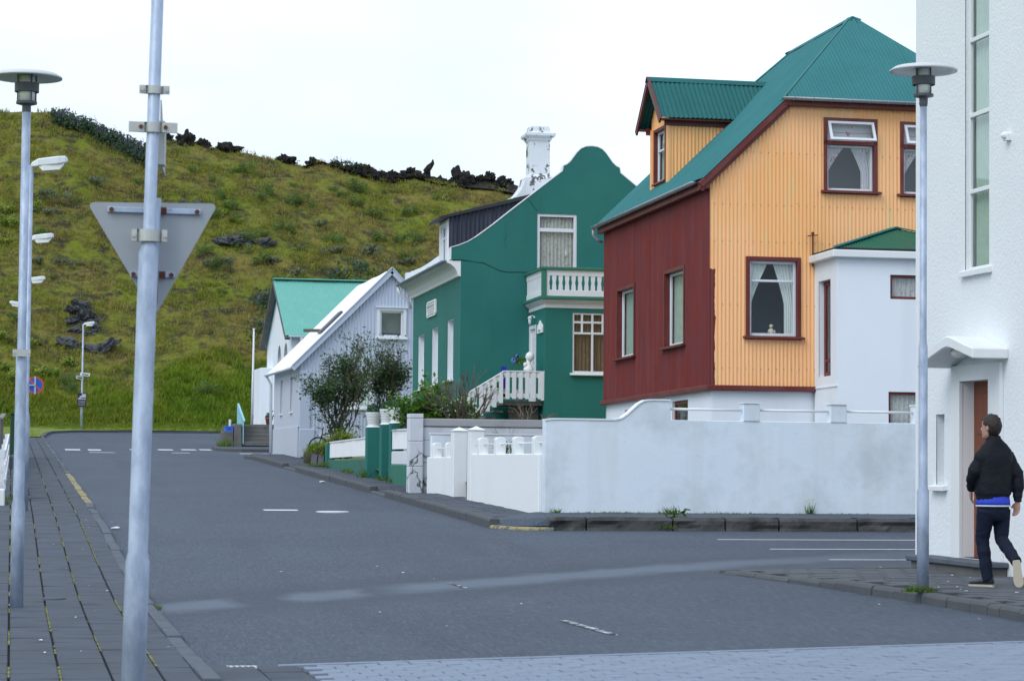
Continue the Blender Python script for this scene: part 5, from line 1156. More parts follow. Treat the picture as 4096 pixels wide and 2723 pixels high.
for x in (12.36, 13.94, 15.5, 17.1):
    m = MB(); m.box(x, x+.30, 39.485, 39.735, 2.29, 2.60); m.build('post', 'white_wall', wa, bevel=.012); m = MB(); m.box(x-.012, x+.312, 39.47, 39.75, 2.60, 2.622); m.build('post_cap', 'white_wall2', wa)
for a, b in ((11.06, 12.36), (12.66, 13.94), (14.24, 15.5), (15.8, 17.1)):
    m = MB(); m.tube([(a, 39.6, 2.49), (b, 39.6, 2.485)], .022, 8); m.build('rail', 'smooth_white', wa, smooth=True)
# white wall with gate along the street
wx = lambda y: 8.80-.028*(y-39.7)
wg = thing('white_street_wall', 'low white wall with round topped stub posts and gate pillars along the street', 'wall', (8.7, 44, .75))
def seg(y0, y1, z0f, z1):
    m = MB(); P = []
    for y in (y0, y1):
        for x, z in ((wx(y), 0), (wx(y)+.2, 0), (wx(y)+.2, 1), (wx(y), 1)): P.append((x, y, z1 if z else gz(8.5, y)+.02))
    m.add(P, [(0, 1, 2, 3), (7, 6, 5, 4)]+[(k, k+4, (k+1) % 4+4, (k+1) % 4) for k in range(4)]); return m.build('wall_body', 'white_wall2', wg, bevel=.015)
seg(39.73, 45.0, 0, 1.70); seg(46.85, 49.3, 0, 1.64)
def arch_post(y, zb, zt, w=.19):
    m = MB(); x0 = wx(y)+.005; n = 8
    pl = [(x0, zb), (x0+w, zb), (x0+w, zt-.05)]+[(x0+w/2+w/2*math.cos(t), zt-.05+.05*math.sin(t)) for t in [math.pi*k/n for k in range(1, n)]]+[(x0, zt-.05)]
    m.prism(pl, 1, y-.11, y+.11); m.build('stub_post', 'white_wall2', wg, bevel=.01)
for y in (40.15, 41.62, 43.05, 44.45): arch_post(y, 1.68, 2.01)
for y in (47.45, 48.75): arch_post(y, 1.62, 1.94)
m = MB(); m.tube([(wx(39.8)+.1, 39.8, 1.89), (wx(45)+.1, 45.0, 1.88)], .016, 6); m.tube([(wx(46.9)+.1, 46.9, 1.82), (wx(48.9)+.1, 48.9, 1.82)], .016, 6); m.build('rail', 'smooth_white', wg, smooth=True)
for y in (45.15, 46.70):
    m = MB(); x = wx(y)-.02; m.box(x, x+.28, y-.16, y+.16, gz(8.5, y)+.02, 2.16); m.build('gate_pillar', 'white_wall2', wg, bevel=.012)
    m = MB(); c = (x+.14, y); m.add([(x-.02, y-.18, 2.16), (x+.30, y-.18, 2.16), (x+.30, y+.18, 2.16), (x-.02, y+.18, 2.16), (c[0], c[1], 2.24)], [(0, 1, 4), (1, 2, 4), (2, 3, 4), (3, 0, 4), (0, 3, 2, 1)]); m.build('pillar_cap', 'white_wall2', wg)
m = MB(); m.box(wx(46)-.01, wx(46)+.35, 45.32, 46.53, gz(8.5, 46), gz(8.5, 46)+.15); m.build('threshold', 'conc', wg, bevel=.02)
# white cross wall behind the gate, and the old cracked wall
o = MB().box(8.62, 12.7, 49.30, 49.48, .8, 2.12).build('low_cross_wall', 'white_wall', loc=(10.5, 49.4, .8), bevel=.015); tag(o, 'plain low white wall between the two front yards', 'wall')
m = MB(); m.box(8.60, 12.7, 49.285, 49.495, 2.12, 2.15); m.build('coping', 'smooth_white', o)
cw = thing('cracked_wall', 'old peeling white wall with grey cap and cracked stonework before the green house', 'wall', (10.5, 50.6, .9))
random.seed(21)
m = MB(); m.box(8.66, 12.78, 50.56, 50.76, .8, 2.30); m.build('core', 'conc_dark', cw)
z = .85
while z < 2.28:
    h = random.uniform(.3, .5); h = min(h, 2.29-z); x = 8.64
    while x < 12.75:
        w = random.uniform(.6, 1.5); b = min(x+w, 12.78)
        m = MB(); e = .003; d = random.uniform(-.006, .006); m.box(x+e, b-e, 50.525+d, 50.60, z+e, z+h-e); m.build('stone', 'cracked', cw, bevel=.006); x = b
    z += h
m = MB(); m.box(8.60, 12.8, 50.50, 50.80, 2.30, 2.47); m.build('cap', mk('grey_cap_concrete', (.36, .37, .39), .9, .12, 2, .4, 14, stain=((.22, .22, .22), .6, 1.5, .52)), cw, bevel=.02, seg=2)
z = .85
while z < 2.55:
    h = random.uniform(.35, .6); h = min(h, 2.57-z); m = MB(); q = random.uniform(-.008, .008); m.box(8.34+q, 8.645+q*.3, 50.44+q, 50.80, z, z+h-.004); m.build('pier_stone', 'cracked', cw, bevel=.014, seg=2); z += h
# ================================================================ green fence with potted pillars
gf = thing('green_fence', 'green garden fence with square pillars and white corrugated panels', 'fence', (8.6, 57, 1.1))
def pillar(x, y, w, z1, mat='green_trim'):
    m = MB(); m.box(x, x+w, y, y+w, gz(8.5, y)-.02, z1); m.build('pillar', mat, gf, bevel=.01)
pillar(8.40, 57.0, .33, 2.36, 'green'); pillar(8.46, 55.15, .32, 2.40, 'green'); pillar(8.46, 53.75, .30, 2.41, 'green'); pillar(8.50, 51.15, .25, 2.47, 'green_trim'); pillar(8.40, 64.6, .24, 1.98, 'green')
def panel(y0, y1, z0, z1, x=8.50):
    fr = FR((x, 0, 0), (0, 1, 0), (-1, 0, 0)); m = MB(fr); m.sheet(wus(y0, y1, .076, 6), z0, z1, (), wave(.076, .011)); m.build('corrugated_panel', 'smooth_white', gf, clean=False, smooth=True)
    m = MB(); P = []
    for y, z in ((y0, z1(y0)), (y1, z1(y1))): P += [(x-.03, y, z), (x+.03, y, z), (x+.03, y, z+.035), (x-.03, y, z+.035)]
    m.add(P, [(0, 1, 2, 3), (7, 6, 5, 4)]+[(k, k+4, (k+1) % 4+4, (k+1) % 4) for k in range(4)]); m.build('top_rail', 'smooth_white', gf)
lrp = lambda a, za, b, zb: (lambda y: za+(zb-za)*(y-a)/(b-a))
panel(57.35, 64.55, lrp(57.35, 1.68, 64.5, 1.62), lrp(57.35, 2.10, 64.5, 2.02)); panel(51.42, 53.7, lambda y: 1.82, lambda y: 2.23)
m = MB(); P = []
for y, z in ((57.34, 1.60), (64.6, 1.56)): P += [(8.44, y, gz(8.5, y)), (8.62, y, gz(8.5, y)), (8.62, y, z), (8.44, y, z)]
m.add(P, [(0, 1, 2, 3), (7, 6, 5, 4)]+[(k, k+4, (k+1) % 4+4, (k+1) % 4) for k in range(4)]); m.build('low_wall', 'mossgreen', gf, bevel=.012)
m = MB(); m.box(8.46, 8.62, 51.4, 53.75, .95, 1.47); m.build('low_wall', 'green_trim', gf, bevel=.012); m = MB(); m.box(8.48, 8.60, 51.4, 53.75, 1.475, 1.77); m.build('white_block', 'wood_white', gf, bevel=.012)
def leafball(mb, c, r, n, s, seed=0, shell=.55):
    rnd = random.Random(seed)
    for k in range(n):
        d = Vector((rnd.gauss(0, 1), rnd.gauss(0, 1), rnd.gauss(0, 1))).normalized(); p = Vector(c)+Vector((d.x*r[0], d.y*r[1], d.z*r[2]))*(shell+(1-shell)*rnd.random()**.5)
        e = Vector((rnd.gauss(0, 1), rnd.gauss(0, 1), rnd.gauss(0, 1))).normalized(); f = e.cross(d+Vector((.01, .02, .03))).normalized(); q = s*rnd.uniform(.6, 1.3)
        mb.add([p-e*q, p-f*q*.55, p+e*q, p+f*q*.55], [(0, 1, 2, 3)])
for i, (x, y, z0, lb) in enumerate(((8.565, 57.165, 2.36, 'ribbed white urn with clipped box ball on the leftmost green pillar'), (8.62, 55.31, 2.40, 'ribbed white urn with clipped box ball on the middle green pillar'), (8.61, 53.9, 2.41, 'ribbed white urn with clipped box ball on the pillar nearest the leafy bush'))):
    u = thing('urn', lb, 'planter', (x, y, z0), 'urns with box balls on the green pillars')
    pr = [(.175, z0), (.165, z0+.02), (.13, z0+.045)]
    for k in range(8): zz = z0+.05+k*.037; r = .125+.0075*k; pr += [(r, zz), (r+.012, zz+.018), (r, zz+.034)]
    pr += [(.185, z0+.35), (.19, z0+.365), (.16, z0+.366)]
    m = MB(); m.lathe(pr, (x, y), 24); m.build('pot', 'bust', u)
    m = MB(); leafball(m, (x, y, z0+.43), (.165, .165, .135), 800, .022, i, .6); m.build('box_ball', 'leaf_box', u, clean=False)

# ================================================================ street lamps and signs
def tapered_pole(th, x, y, z0, joints, rad, top, mat='galv', lean=0.):
    prof = [(rad[0], z0), (rad[0], z0+joints[0]), (rad[1], z0+joints[0]+.05), (rad[1], z0+joints[1]), (rad[2], z0+joints[1]+.07), (rad[2], top)]
    m = MB(); m.lathe(prof, (x, y), 20)
    if lean: m.v = [(vx+lean*(vz-z0), vy, vz) for vx, vy, vz in m.v]
    return m.build('pole', mat, th, smooth=True)
def disc_lamp(x, y, z0, label, hp=5.06, rr=(.062, .047, .036)):
    t = thing('disc_lamp', label, 'street lamp', (x, y, z0), 'disc topped lamps')
    tapered_pole(t, x, y, z0, (1.02, 2.52), rr, z0+hp)
    b = z0+hp
    m = MB(); m.lathe([(.038, b-.03), (.045, b), (.045, b+.06), (.105, b+.075), (.105, b+.10), (.02, b+.10)], (x, y), 20); m.build('collar', 'lamp_dark', t, smooth=False)
    m = MB(); m.lathe([(.082, b+.10), (.082, b+.36), (.078, b+.36), (.078, b+.10)], (x, y), 20); m.build('glass_cylinder', 'lamp_shell', t, smooth=True)
    m = MB(); m.lathe([(.122, b+.195), (.122, b+.285), (.112, b+.285), (.112, b+.195)], (x, y), 24); m.build('band', 'lamp_dark', t)
    for k in range(4):
        a = k*math.pi/2+.45; m = MB(); m.tube([(x+.10*math.cos(a), y+.10*math.sin(a), b+.09), (x+.10*math.cos(a), y+.10*math.sin(a), b+.40)], .009, 6); m.build('rod', 'lamp_dark', t)
    m = MB(); m.lathe([(.05, b+.372), (.30, b+.345), (.350, b+.335), (.352, b+.350), (.30, b+.385), (.10, b+.405), (.01, b+.41)], (x, y), 40); m.build('disc', 'lamp_disc', t, smooth=True)
    return t
disc_lamp(.09, 24.45, gz(0, 24.4)+.075, 'disc topped street lamp with galvanised pole on the left pavement', 4.98, (.066, .055, .043))
disc_lamp(9.25, 23.35, gz(9.25, 23.35)+.115, 'disc topped street lamp at the kerb before the tall white house')
cb = MB(); z = gz(0, 24.4)
lampL = bpy.data.objects['disc_lamp']
m = MB(); m.box(.002, .178, 24.36, 24.395, z+2.58, z+2.65); m.tube([(.015, 24.352, z+2.615), (.015, 24.37, z+2.615)], .012, 6); m.tube([(.165, 24.352, z+2.615), (.165, 24.37, z+2.615)], .012, 6); m.build('clamp', 'clamp', lampL)
def street_lamp(x, y, z0, h, label, sgn=1, arm=.0, head_len=.62, grp='white headed lamps down the street'):
    t = thing('street_lamp', label, 'street lamp', (x, y, z0), grp)
    m = MB(); m.lathe([(.07, z0), (.07, z0+1.6), (.05, z0+1.7), (.045, z0+h)], (x, y), 12); m.build('pole', 'galv', t, smooth=True)
    m = MB(); zz = z0+h; L0 = head_len
    m.loft([[(x+sgn*u, y+s*w, zz+zz2) for s, zz2 in ((-1, b), (1, b), (1, tp), (-1, tp))] for u, w, b, tp in ((.0, .045, -.04, .03), (.03, .05, -.03, .06), (.12, .12, -.02, .11), (.45, .15, .02, .16), (L0-.05, .13, .05, .17), (L0, .08, .07, .14))]); m.build('lamp_head', 'lamp_head', t, bevel=.02, seg=2)
    m = MB(); m.loft([[(x+sgn*u, y+s*w, zz+b) for s, b in ((-1, b1), (1, b1), (1, b0), (-1, b0))] for u, w, b0, b1 in ((.13, .09, -.02, -.03), (.2, .12, -.0, -.10), (.48, .12, .02, -.07), (L0-.06, .1, .05, .03))]); m.build('diffuser', 'lamp_shell', t, bevel=.02, seg=2)
    return t
for y, lb in ((41.5, 'white headed street lamp standing behind the left disc lamp, nearest of the row'), (62., 'white headed street lamp on the left side, second of the row'), (85., 'white headed street lamp on the left side, third of the row')):
    street_lamp({41.5: .245, 62.: .36, 85.: .46}[y], y, gz(0, y)+.07, 5.9, lb)
street_lamp(.45, 107., gz(0, 107)+.07, 5.85, 'small white headed street lamp farthest down the left side', -1)
hl = street_lamp(3.74, 131.6, 3.05, 5.75, 'white headed street lamp with name plates and poster at the foot of the hill', 1)
m = MB(); m.bar((3.62, 131.52, 6.10), (4.14, 131.42, 6.06), .02, .17, (0, 0, 1)); m.build('name_plate', 'sign_white', hl); m = MB(); m.bar((3.72, 131.50, 6.09), (4.06, 131.42, 6.06), .008, .05); m.v = [(a, b-.02, c) for a, b, c in m.v]; m.build('lettering', 'letter', hl)
m = MB(); m.bar((3.42, 131.2, 5.92), (3.80, 131.56, 5.86), .02, .17); m.build('name_plate', 'sign_white', hl); m = MB(); m.bar((3.49, 131.24, 5.91), (3.74, 131.47, 5.87), .008, .05); m.v = [(a, b-.02, c) for a, b, c in m.v]; m.build('lettering', 'letter', hl)
po = thing('poster_board', 'dark poster board with pale photo fixed to the lamp post by the hill', 'sign', (3.75, 131.45, 4.3))
m = MB(); m.box(3.50, 3.98, 131.44, 131.47, 4.33, 5.06); m.build('board', 'dark_print', po)
m = MB(); m.add([(3.53, 131.436, 4.72), (3.95, 131.436, 4.72), (3.95, 131.436, 5.02), (3.74, 131.436, 5.02), (3.72, 131.436, 4.93), (3.62, 131.436, 4.90), (3.60, 131.436, 4.80), (3.53, 131.436, 4.80)], [tuple(range(8))]); m.build('photo_print', 'pale_print', po, clean=False)
m = MB(); m.add([(3.60, 131.433, 4.80), (3.95, 131.433, 4.83), (3.95, 131.433, 4.78), (3.80, 131.433, 4.76)], [(0, 1, 2, 3)]); m.build('dark_print', 'dark_print', po, clean=False)
m = MB()
for zz in (4.64, 4.57, 4.50, 4.42): m.box(3.54, 3.92, 131.434, 131.438, zz-.008, zz+.008)
m.build('text_lines', 'pale_print', po)
# no parking sign on the third lamp
npk = thing('no_parking_sign', 'round blue and red no parking sign on an arm in the left street', 'sign', (.72, 84.8, 3.8))
cx, cy, cz = .795, 84.6, 4.06
FS = FR((cx, cy, cz), (1, 0, 0), (0, -1, 0))
def disc(mb, r0, r1, w0, w1, n=32):
    P = [(r*math.cos(t), w, r*math.sin(t)) for w in (w0, w1) for r in (r0, r1) for t in [2*math.pi*k/n for k in range(n)]]
    F = []
    for k in range(n):
        j = (k+1) % n; F += [(n+k, n+j, 3*n+j, 3*n+k), (2*n+k, 2*n+j, 3*n+j, 3*n+k), (k, n+k, n+j, j)]
        if r0 > 0: F.append((k, j, 2*n+j, 2*n+k))
    mb.add(P, F); return mb
disc(MB(FS), .0, .30, -.01, .0).build('plate', 'blue_print', npk, clean=False); disc(MB(FS), .245, .302, .001, .004).build('red_ring', 'red_print', npk, clean=False)
m = MB(FS); m.bar((-.19, .003, .19), (.19, .003, -.19), .004, .06, (0, 0, 1)); m.build('red_bar', 'red_print', npk)
m = MB(FS); m.box(-.03, .03, .006, .03, -.31, .31); m.bar((-.31, .03, 0), (.02, .03, 0), .03, .05); m.build('bracket', 'galv', npk)
# pole in the foreground with the back of a give way sign
sp_ = thing('sign_pole', 'galvanised pole with clamps close to the camera on the left pavement', 'pole', (.62, 12.05, gz(.6, 12)+.07))
z0 = gz(.6, 12)+.07
tapered_pole(sp_, .612, 12.05, z0, (1.06, 2.60), (.060, .049, .031), z0+5.2, lean=.0175)
px_ = lambda z: .612+.0175*(z-z0)
def clamp(z, ext, hh, r):
    m = MB(); x = px_(z); n = 10
    pl = [(x-ext, 12.02), (x-r-.012, 12.02)]+[(x+(r+.008)*math.cos(t), 12.05+(r+.008)*math.sin(t)) for t in [math.pi+math.pi*k/n for k in range(n+1)]]+[(x+r+.012, 12.02), (x+ext, 12.02), (x+ext, 12.04), (x-ext, 12.04)]
    m.add([(a, b, zz) for zz in (z-hh, z+hh) for a, b in pl], [tuple(range(len(pl))), tuple(range(2*len(pl)-1, len(pl)-1, -1))]+[(k, (k+1) % len(pl), (k+1) % len(pl)+len(pl), k+len(pl)) for k in range(len(pl))])
    c = m.build('clamp', 'clamp', sp_, clean=False)
    for sg in (-1, 1):
        b = MB(FR((x+sg*(r+.028), 12.02, z), (1, 0, 0), (0, 0, 1), (0, -1, 0))); b.lathe([(.011, 0), (.011, .008), (.004, .008)], (0, 0), 8); b.build('bolt', 'rust' if abs(z-3.205) < .02 else 'clamp', c)
clamp(3.395, .075, .020, .033); clamp(3.205, .121, .025, .033); clamp(2.66, .088, .030, .050)
ts = thing('give_way_sign', 'grey back of a triangular give way sign on the foreground pole', 'sign', (.69, 12.17, 2.3))
A, B, C = Vector((.352, 2.835)), Vector((1.013, 2.848)), Vector((.702, 2.262)); pts = []
for p, a, b in ((A, C, B), (B, A, C), (C, B, A)):
    da, db = (a-p).normalized(), (b-p).normalized(); r = .045
    for k in range(6):
        t = k/5; pts.append(p+da*r*(1-t)**2+db*r*t**2)
m = MB(); m.prism([(p.x, p.y) for p in pts], 1, 12.185, 12.190); m.build('plate', 'sign_back', ts)
m = MB(); m.prism([(p.x, p.y) for p in [q+((Vector((.69, 2.65))-q)*.012) for q in pts]], 1, 12.1905, 12.192); m.build('face', 'sign_white', ts)
for za, xa, xb in ((2.80, .455, .925), (2.475, .575, .80)):
    m = MB(); m.box(xa, xb, 12.165, 12.184, za-.014, za+.014); br = m.build('cross_bar', 'galv', ts, bevel=.003)
    for xx in ((xa+.02, xb-.02, .735) if za > 2.6 else (xa+.015, xb-.02, .735)):
        m = MB(FR((xx, 12.165, za), (1, 0, 0), (0, 0, 1), (0, -1, 0))); m.lathe([(.012, -.001), (.012, .006), (.003, .006)], (0, 0), 10); m.build('bolt', 'rust', br)
    m = MB(); m.box(.718, .75, 12.156, 12.165, za-.017, za+.017); m.build('bracket', 'rust', br)
m = MB(); m.tube([(.690, 12.14, 2.33), (.697, 12.14, 2.86)], .024, 12); m.build('mount_tube', 'galv', ts, smooth=True)
es = thing('edge_on_sign', 'warning sign seen edge-on behind the foreground pole', 'sign', (.70, 12.2, 3.0))
m = MB(); fr = FR((.712, 12.13, 0), Vector((.12, .99, 0)), Vector((-.99, .12, 0))); m.fr = fr; m.prism([(.0, 3.36), (.38, 3.10), (.40, 3.02), (.0, 3.04), (-.02, 3.06)], 1, -.003, .003); m.build('plate', 'sign_back', es)
m = MB(fr); m.box(-.02, .10, -.022, .022, 3.03, 3.25); m.build('bracket', 'clamp', es)

# ================================================================ left side: fences, cabinet
wf = thing('white_board_fence', 'low white board fence at the left edge of the pavement', 'fence', (-.15, 52, .9))
for i, y in enumerate((46.2, 50.3, 55.5, 62.)):
    x = -.14+.003*(y-46)
    m = MB(); z = gz(0, y)+.05; m.box(x-.05, x+.05, y-.05, y+.05, z, z+.95); m.build('post', 'wood_white', wf, bevel=.005)
for k in range(3):
    m = MB(); P = []
    for y in (45.2, 62.):
        x = -.09+.003*(y-46); z = gz(0, y)+.32+.27*k; P += [(x-.02, y, z), (x+.015, y, z), (x+.015, y, z+.15), (x-.02, y, z+.15)]
    m.add(P, [(0, 1, 2, 3), (7, 6, 5, 4)]+[(q, q+4, (q+1) % 4+4, (q+1) % 4) for q in range(4)]); m.build('board', 'wood_white', wf)
m = MB(); m.bar((-1.3, 45.2, gz(0, 45)+.95), (-.1, 45.2, gz(0, 45)+.95), .04, .15); m.bar((-1.3, 45.2, gz(0, 45)+.5), (-.1, 45.2, gz(0, 45)+.5), .04, .15); m.build('return_board', 'wood_white', wf)
o = MB().box(-1.4, -.08, 43.4, 43.75, gz(0, 43)+.0, gz(0, 43)+.38).build('low_garden_wall', 'white_wall2', loc=(-.7, 43.5, gz(0, 43)), bevel=.02); tag(o, 'low white wall stub below the left board fence', 'wall')
gfz = thing('grey_board_fence', 'weathered grey board fence behind the white one at left', 'fence', (-.4, 66, 1.3))
for i, y in enumerate(frange(63.2, 75, .30)):
    m = MB(); z = gz(0, y)+.05; h = 1.30+random.uniform(-.02, .02); m.box(-.30+.003*(y-60), -.27+.003*(y-60), y, y+.28, z, z+h); m.build('board', 'fence_grey', gfz)
m = MB(); P = []
for y in (63.2, 75.3): z = gz(0, y)+1.36; P += [(-.34+.003*(y-60), y, z), (-.2+.003*(y-60), y, z), (-.2+.003*(y-60), y, z+.05), (-.34+.003*(y-60), y, z+.05)]
m.add(P, [(0, 1, 2, 3), (7, 6, 5, 4)]+[(q, q+4, (q+1) % 4+4, (q+1) % 4) for q in range(4)]); m.build('cap_board', 'fence_grey', gfz)
o = MB().box(-.02, .12, 78.0, 78.5, gz(0, 78)+.04, gz(0, 78)+1.35).build('waste_bin', 'bin', loc=(.05, 78.2, gz(0, 78)), bevel=.03, seg=2); tag(o, 'dark green bin standing at the end of the grey fence', 'bin')
m = MB(); m.box(-.04, .14, 77.97, 78.53, gz(0, 78)+1.35, gz(0, 78)+1.41); m.build('lid', 'bin', o, bevel=.02)
cbn = thing('meter_cabinet', 'grey meter cabinet on the pavement behind the left disc lamp', 'cabinet', (.27, 46.2, gz(.3, 46)+.07)); z = gz(.3, 46)+.07
m = MB(); m.box(.19, .315, 46.0, 46.5, z, z+.72); m.build('body', 'sign_back', cbn, bevel=.01); m = MB(); m.box(.18, .325, 45.98, 46.52, z+.72, z+.75); m.build('lid', 'sign_back', cbn, bevel=.008); m = MB(); m.box(.20, .305, 45.992, 46.0, z+.08, z+.66); m.build('door_panel', 'sign_back', cbn)
z = gz(.3, 64); m = MB(); m.box(.30, .37, 63.97, 64.03, z, z+1.85); o = m.build('timber_post', 'lamp_dark', loc=(.33, 64, z), bevel=.01); tag(o, 'dark upright timber post behind the left disc lamp', 'post')

# ================================================================ plants
def twigs(mb, p, d, ln, r, depth, rnd, spread=.55, up=.15, n=2, tips=None, minr=.004):
    q = p+d*ln; mid = p+d*ln*.5+Vector((rnd.gauss(0, 1), rnd.gauss(0, 1), rnd.gauss(0, .5)))*ln*.06
    mb.tube([p, mid, q], [r, r*.85, r*.68], 5 if r > .01 else 4, cap=False)
    if tips is not None: tips.append((q, depth, d))
    if depth <= 0: return
    for k in range(n+(rnd.random() < .4)):
        nd = (d+Vector((rnd.gauss(0, spread), rnd.gauss(0, spread), rnd.gauss(0, spread*.7)+up))).normalized()
        twigs(mb, p+d*ln*rnd.uniform(.55, 1.), nd, ln*rnd.uniform(.62, .85), max(minr, r*.64), depth-1, rnd, spread, up, n, tips, minr)
def leaves(mb, c, rnd, n, rad, s, asp=.5, droop=0.):
    for k in range(n):
        p = c+Vector((rnd.gauss(0, rad), rnd.gauss(0, rad), rnd.gauss(0, rad)))
        e = Vector((rnd.gauss(0, 1), rnd.gauss(0, 1), rnd.gauss(0, .6)-droop)).normalized(); f = e.cross(Vector((rnd.gauss(0, .4), rnd.gauss(0, .4), 1))).normalized(); q = s*rnd.uniform(.6, 1.3)
        mb.add([p-e*q, p-f*q*asp, p+e*q, p+f*q*asp], [(0, 1, 2, 3)])
def shrub(name, label, loc, stems, ln, r, depth, seed, leafm=None, nleaf=10, lrad=.1, ls=.04, barkm='bark', lean=(0, 0, 1), spread=.5, cat='shrub', group=None, leafsel=None, n=2, sdir=.35, low=0, lowr=(.35, 1.5)):
    rnd = random.Random(seed); t = thing(name, label, cat, loc, group); mb = MB(); tips = []
    for k in range(stems):
        d = (Vector(lean)+Vector((rnd.gauss(0, sdir), rnd.gauss(0, sdir), 0))).normalized()
        twigs(mb, Vector(loc)+Vector((rnd.gauss(0, .08), rnd.gauss(0, .08), 0)), d, ln*rnd.uniform(.8, 1.2), r, depth, rnd, spread, .18, n, tips)
    mb.build('branches', barkm, t, clean=False)
    if leafm:
        lb = MB()
        for q, dd, d in tips:
            if leafsel and not leafsel(q, dd, rnd): continue
            leaves(lb, q, rnd, nleaf, lrad, ls)
        for k in range(low):
            h = rnd.random(); leaves(lb, Vector(loc)+Vector((rnd.gauss(0, lowr[0])*(.4+h), rnd.gauss(0, lowr[0])*(.4+h), .1+lowr[1]*h)), rnd, nleaf, lrad, ls)
        lb.build('leaves', leafm, t, clean=False)
    return t
z72 = gz(8, 72)+.16
shrub('garden_bush', 'large dark green bush with bare twigs before the pale blue house', (9.75, 72., z72), 8, 1.2, .034, 5, 4, 'leaf_dark', 15, .12, .058, low=110, lowr=(.36, 2.0), lean=(0, 0, 1), spread=.25, sdir=.17, leafsel=lambda q, d, r: d < 4 and ((q.z < z72+2.2) or r.random() < .2 or (q-Vector((9.75, 72, z72+3.0))).length < .45))
shrub('garden_bush', 'dark twiggy bush between the pale blue and green houses', (11.30, 72.8, z72), 7, 1.25, .03, 5, 9, 'leaf_dark', 12, .11, .056, low=50, lowr=(.22, 2.2), lean=(0, 0, 1.2), spread=.22, sdir=.09, leafsel=lambda q, d, r: d < 4 and r.random() < (.75 if 2.9 < q.z < 4.4 else .15))
shrub('leafy_bush', 'bright green broad leaved bush spilling over the green fence', (9.12, 53.2, gz(8.9, 53.6)+.3), 7, .74, .024, 4, 2, 'leaf_bright', 11, .11, .068, lean=(.02, 0, 1), spread=.40, sdir=.18, leafsel=lambda q, d, r: q.z > 2.05 and d < 4)
for k, (x, y, sd_, st_, lb) in enumerate(((9.95, 52.8, 5, 7, 'spreading leafless shrub with pale twigs before the stair railing'), (11.42, 52.6, 8, 4, 'pruned leafless shrub behind the cracked wall under the landing'), (12.25, 52.8, 12, 2, 'small stubby bare shrub behind the cracked wall beside the red wall'))):
    shrub('bare_shrub', lb, (x, y, 1.9), st_, (.62, .40, .32)[k], (.032, .030, .022)[k], (4, 3, 2)[k], sd_, None, barkm='twig', spread=(.30, .40, .35)[k], sdir=(.34, .35, .3)[k], group='bare shrubs in the front yard')
shrub('yard_plant', 'yellowish green low shrub behind the white fence panel', (9.2, 68.5, gz(8, 68.5)+.2), 5, .35, .012, 3, 31, 'leaf_lime', 12, .09, .045)
shrub('ivy_sprig', 'small leafy sprig showing above the white street wall', (9.15, 43.3, 1.4), 3, .22, .006, 2, 15, 'weed', 8, .06, .03)
# overgrown grass mound beside the bicycle
gm = thing('grass_mound', 'overgrown grassy mound by the end of the green fence', 'mound', (8.75, 69.2, gz(8.5, 69.2)+.14)); zz = gz(8.5, 69.2)+.14
m = MB(); m.ball((8.78, 69.3, zz+.12), (.40, .7, .42), 3, lambda c: 1+.25*fbm(c.x*2, c.y*2, c.z*2)); m.build('earth', 'soil', gm, smooth=True)
def blades(mb, rnd, c, n, rad, h, w=.008, lean=.35):
    for k in range(n):
        p = Vector((c[0]+rnd.gauss(0, rad[0]), c[1]+rnd.gauss(0, rad[1]), c[2])); a = rnd.uniform(0, 6.28); hh = h*rnd.uniform(.5, 1.25); d = Vector((rnd.gauss(0, lean), rnd.gauss(0, lean), 1)).normalized()
        s = Vector((math.cos(a), math.sin(a), 0))*w; mb.add([p-s, p+s, p+d*hh], [(0, 1, 2)])
m = MB(); rnd = random.Random(3)
for k in range(900):
    a = rnd.uniform(0, 6.28); e = rnd.random()**.5; x, y = 8.78+.40*e*math.cos(a), 69.3+.7*e*math.sin(a); z = zz+.12+.42*math.sqrt(max(0, 1-e*e))
    blades(m, rnd, (x, y, z-.04), 1, (.01, .01), .20, .012, .6)
m.build('grass', 'grass_low', gm, clean=False)
for k, (x, dz) in enumerate(((8.42, 0), (8.62, .0))):
    m = MB(); z = gz(8.5, 68.2)+.14; m.add([(x, 68.2, z), (x+.17, 68.2, z), (x+.17, 68.24, z), (x, 68.24, z)]+[(x+.08, 68.5, z+.30), (x+.23, 68.5, z+.28), (x+.23, 68.54, z+.28), (x+.08, 68.54, z+.30)], [(0, 1, 2, 3), (4, 5, 6, 7), (0, 1, 5, 4), (1, 2, 6, 5), (2, 3, 7, 6), (3, 0, 4, 7)])
    o = m.build('stone_slab', 'kerb', loc=(x, 68.2, z)); tag(o, ('left one of two loose slabs leaning on the grass mound', 'right one of two loose slabs leaning on the grass mound')[k], 'slab', 'slabs leaning on the mound')
# weeds and moss along wall feet, round lamp bases and joints
m = MB(); rnd = random.Random(8)
spots = [(9.05, 39.42, .68, .05, .03, .13, 60), (9.20, 23.3, .26, .07, .04, .08, 120), (9.1, 23.25, .26, .05, .02, .06, 60), (8.36, 64.3, 1.4, .06, .25, .16, 80), (8.40, 60.5, 1.25, .04, .6, .12, 130), (8.36, 57.2, 1.15, .05, .12, .26, 90), (8.42, 55.2, 1.12, .05, .1, .14, 60), (8.42, 53.6, 1.08, .06, .12, .16, 70), (10.62, 37.9, .72, .07, .06, .16, 70), (10.5, 37.65, .50, .08, .03, .08, 60), (8.45, 67.4, 1.4, .15, .4, .1, 160), (.10, 45.8, .7, .08, .1, .2, 90), (-.2, 44, .65, .15, .2, .3, 140), (8.0, 91.6, 2.05, .15, .2, .4, 160), (1.46, 33.5, .25, .03, .1, .05, 30), (1.5, 24.6, .02, .02, .05, .05, 30)]
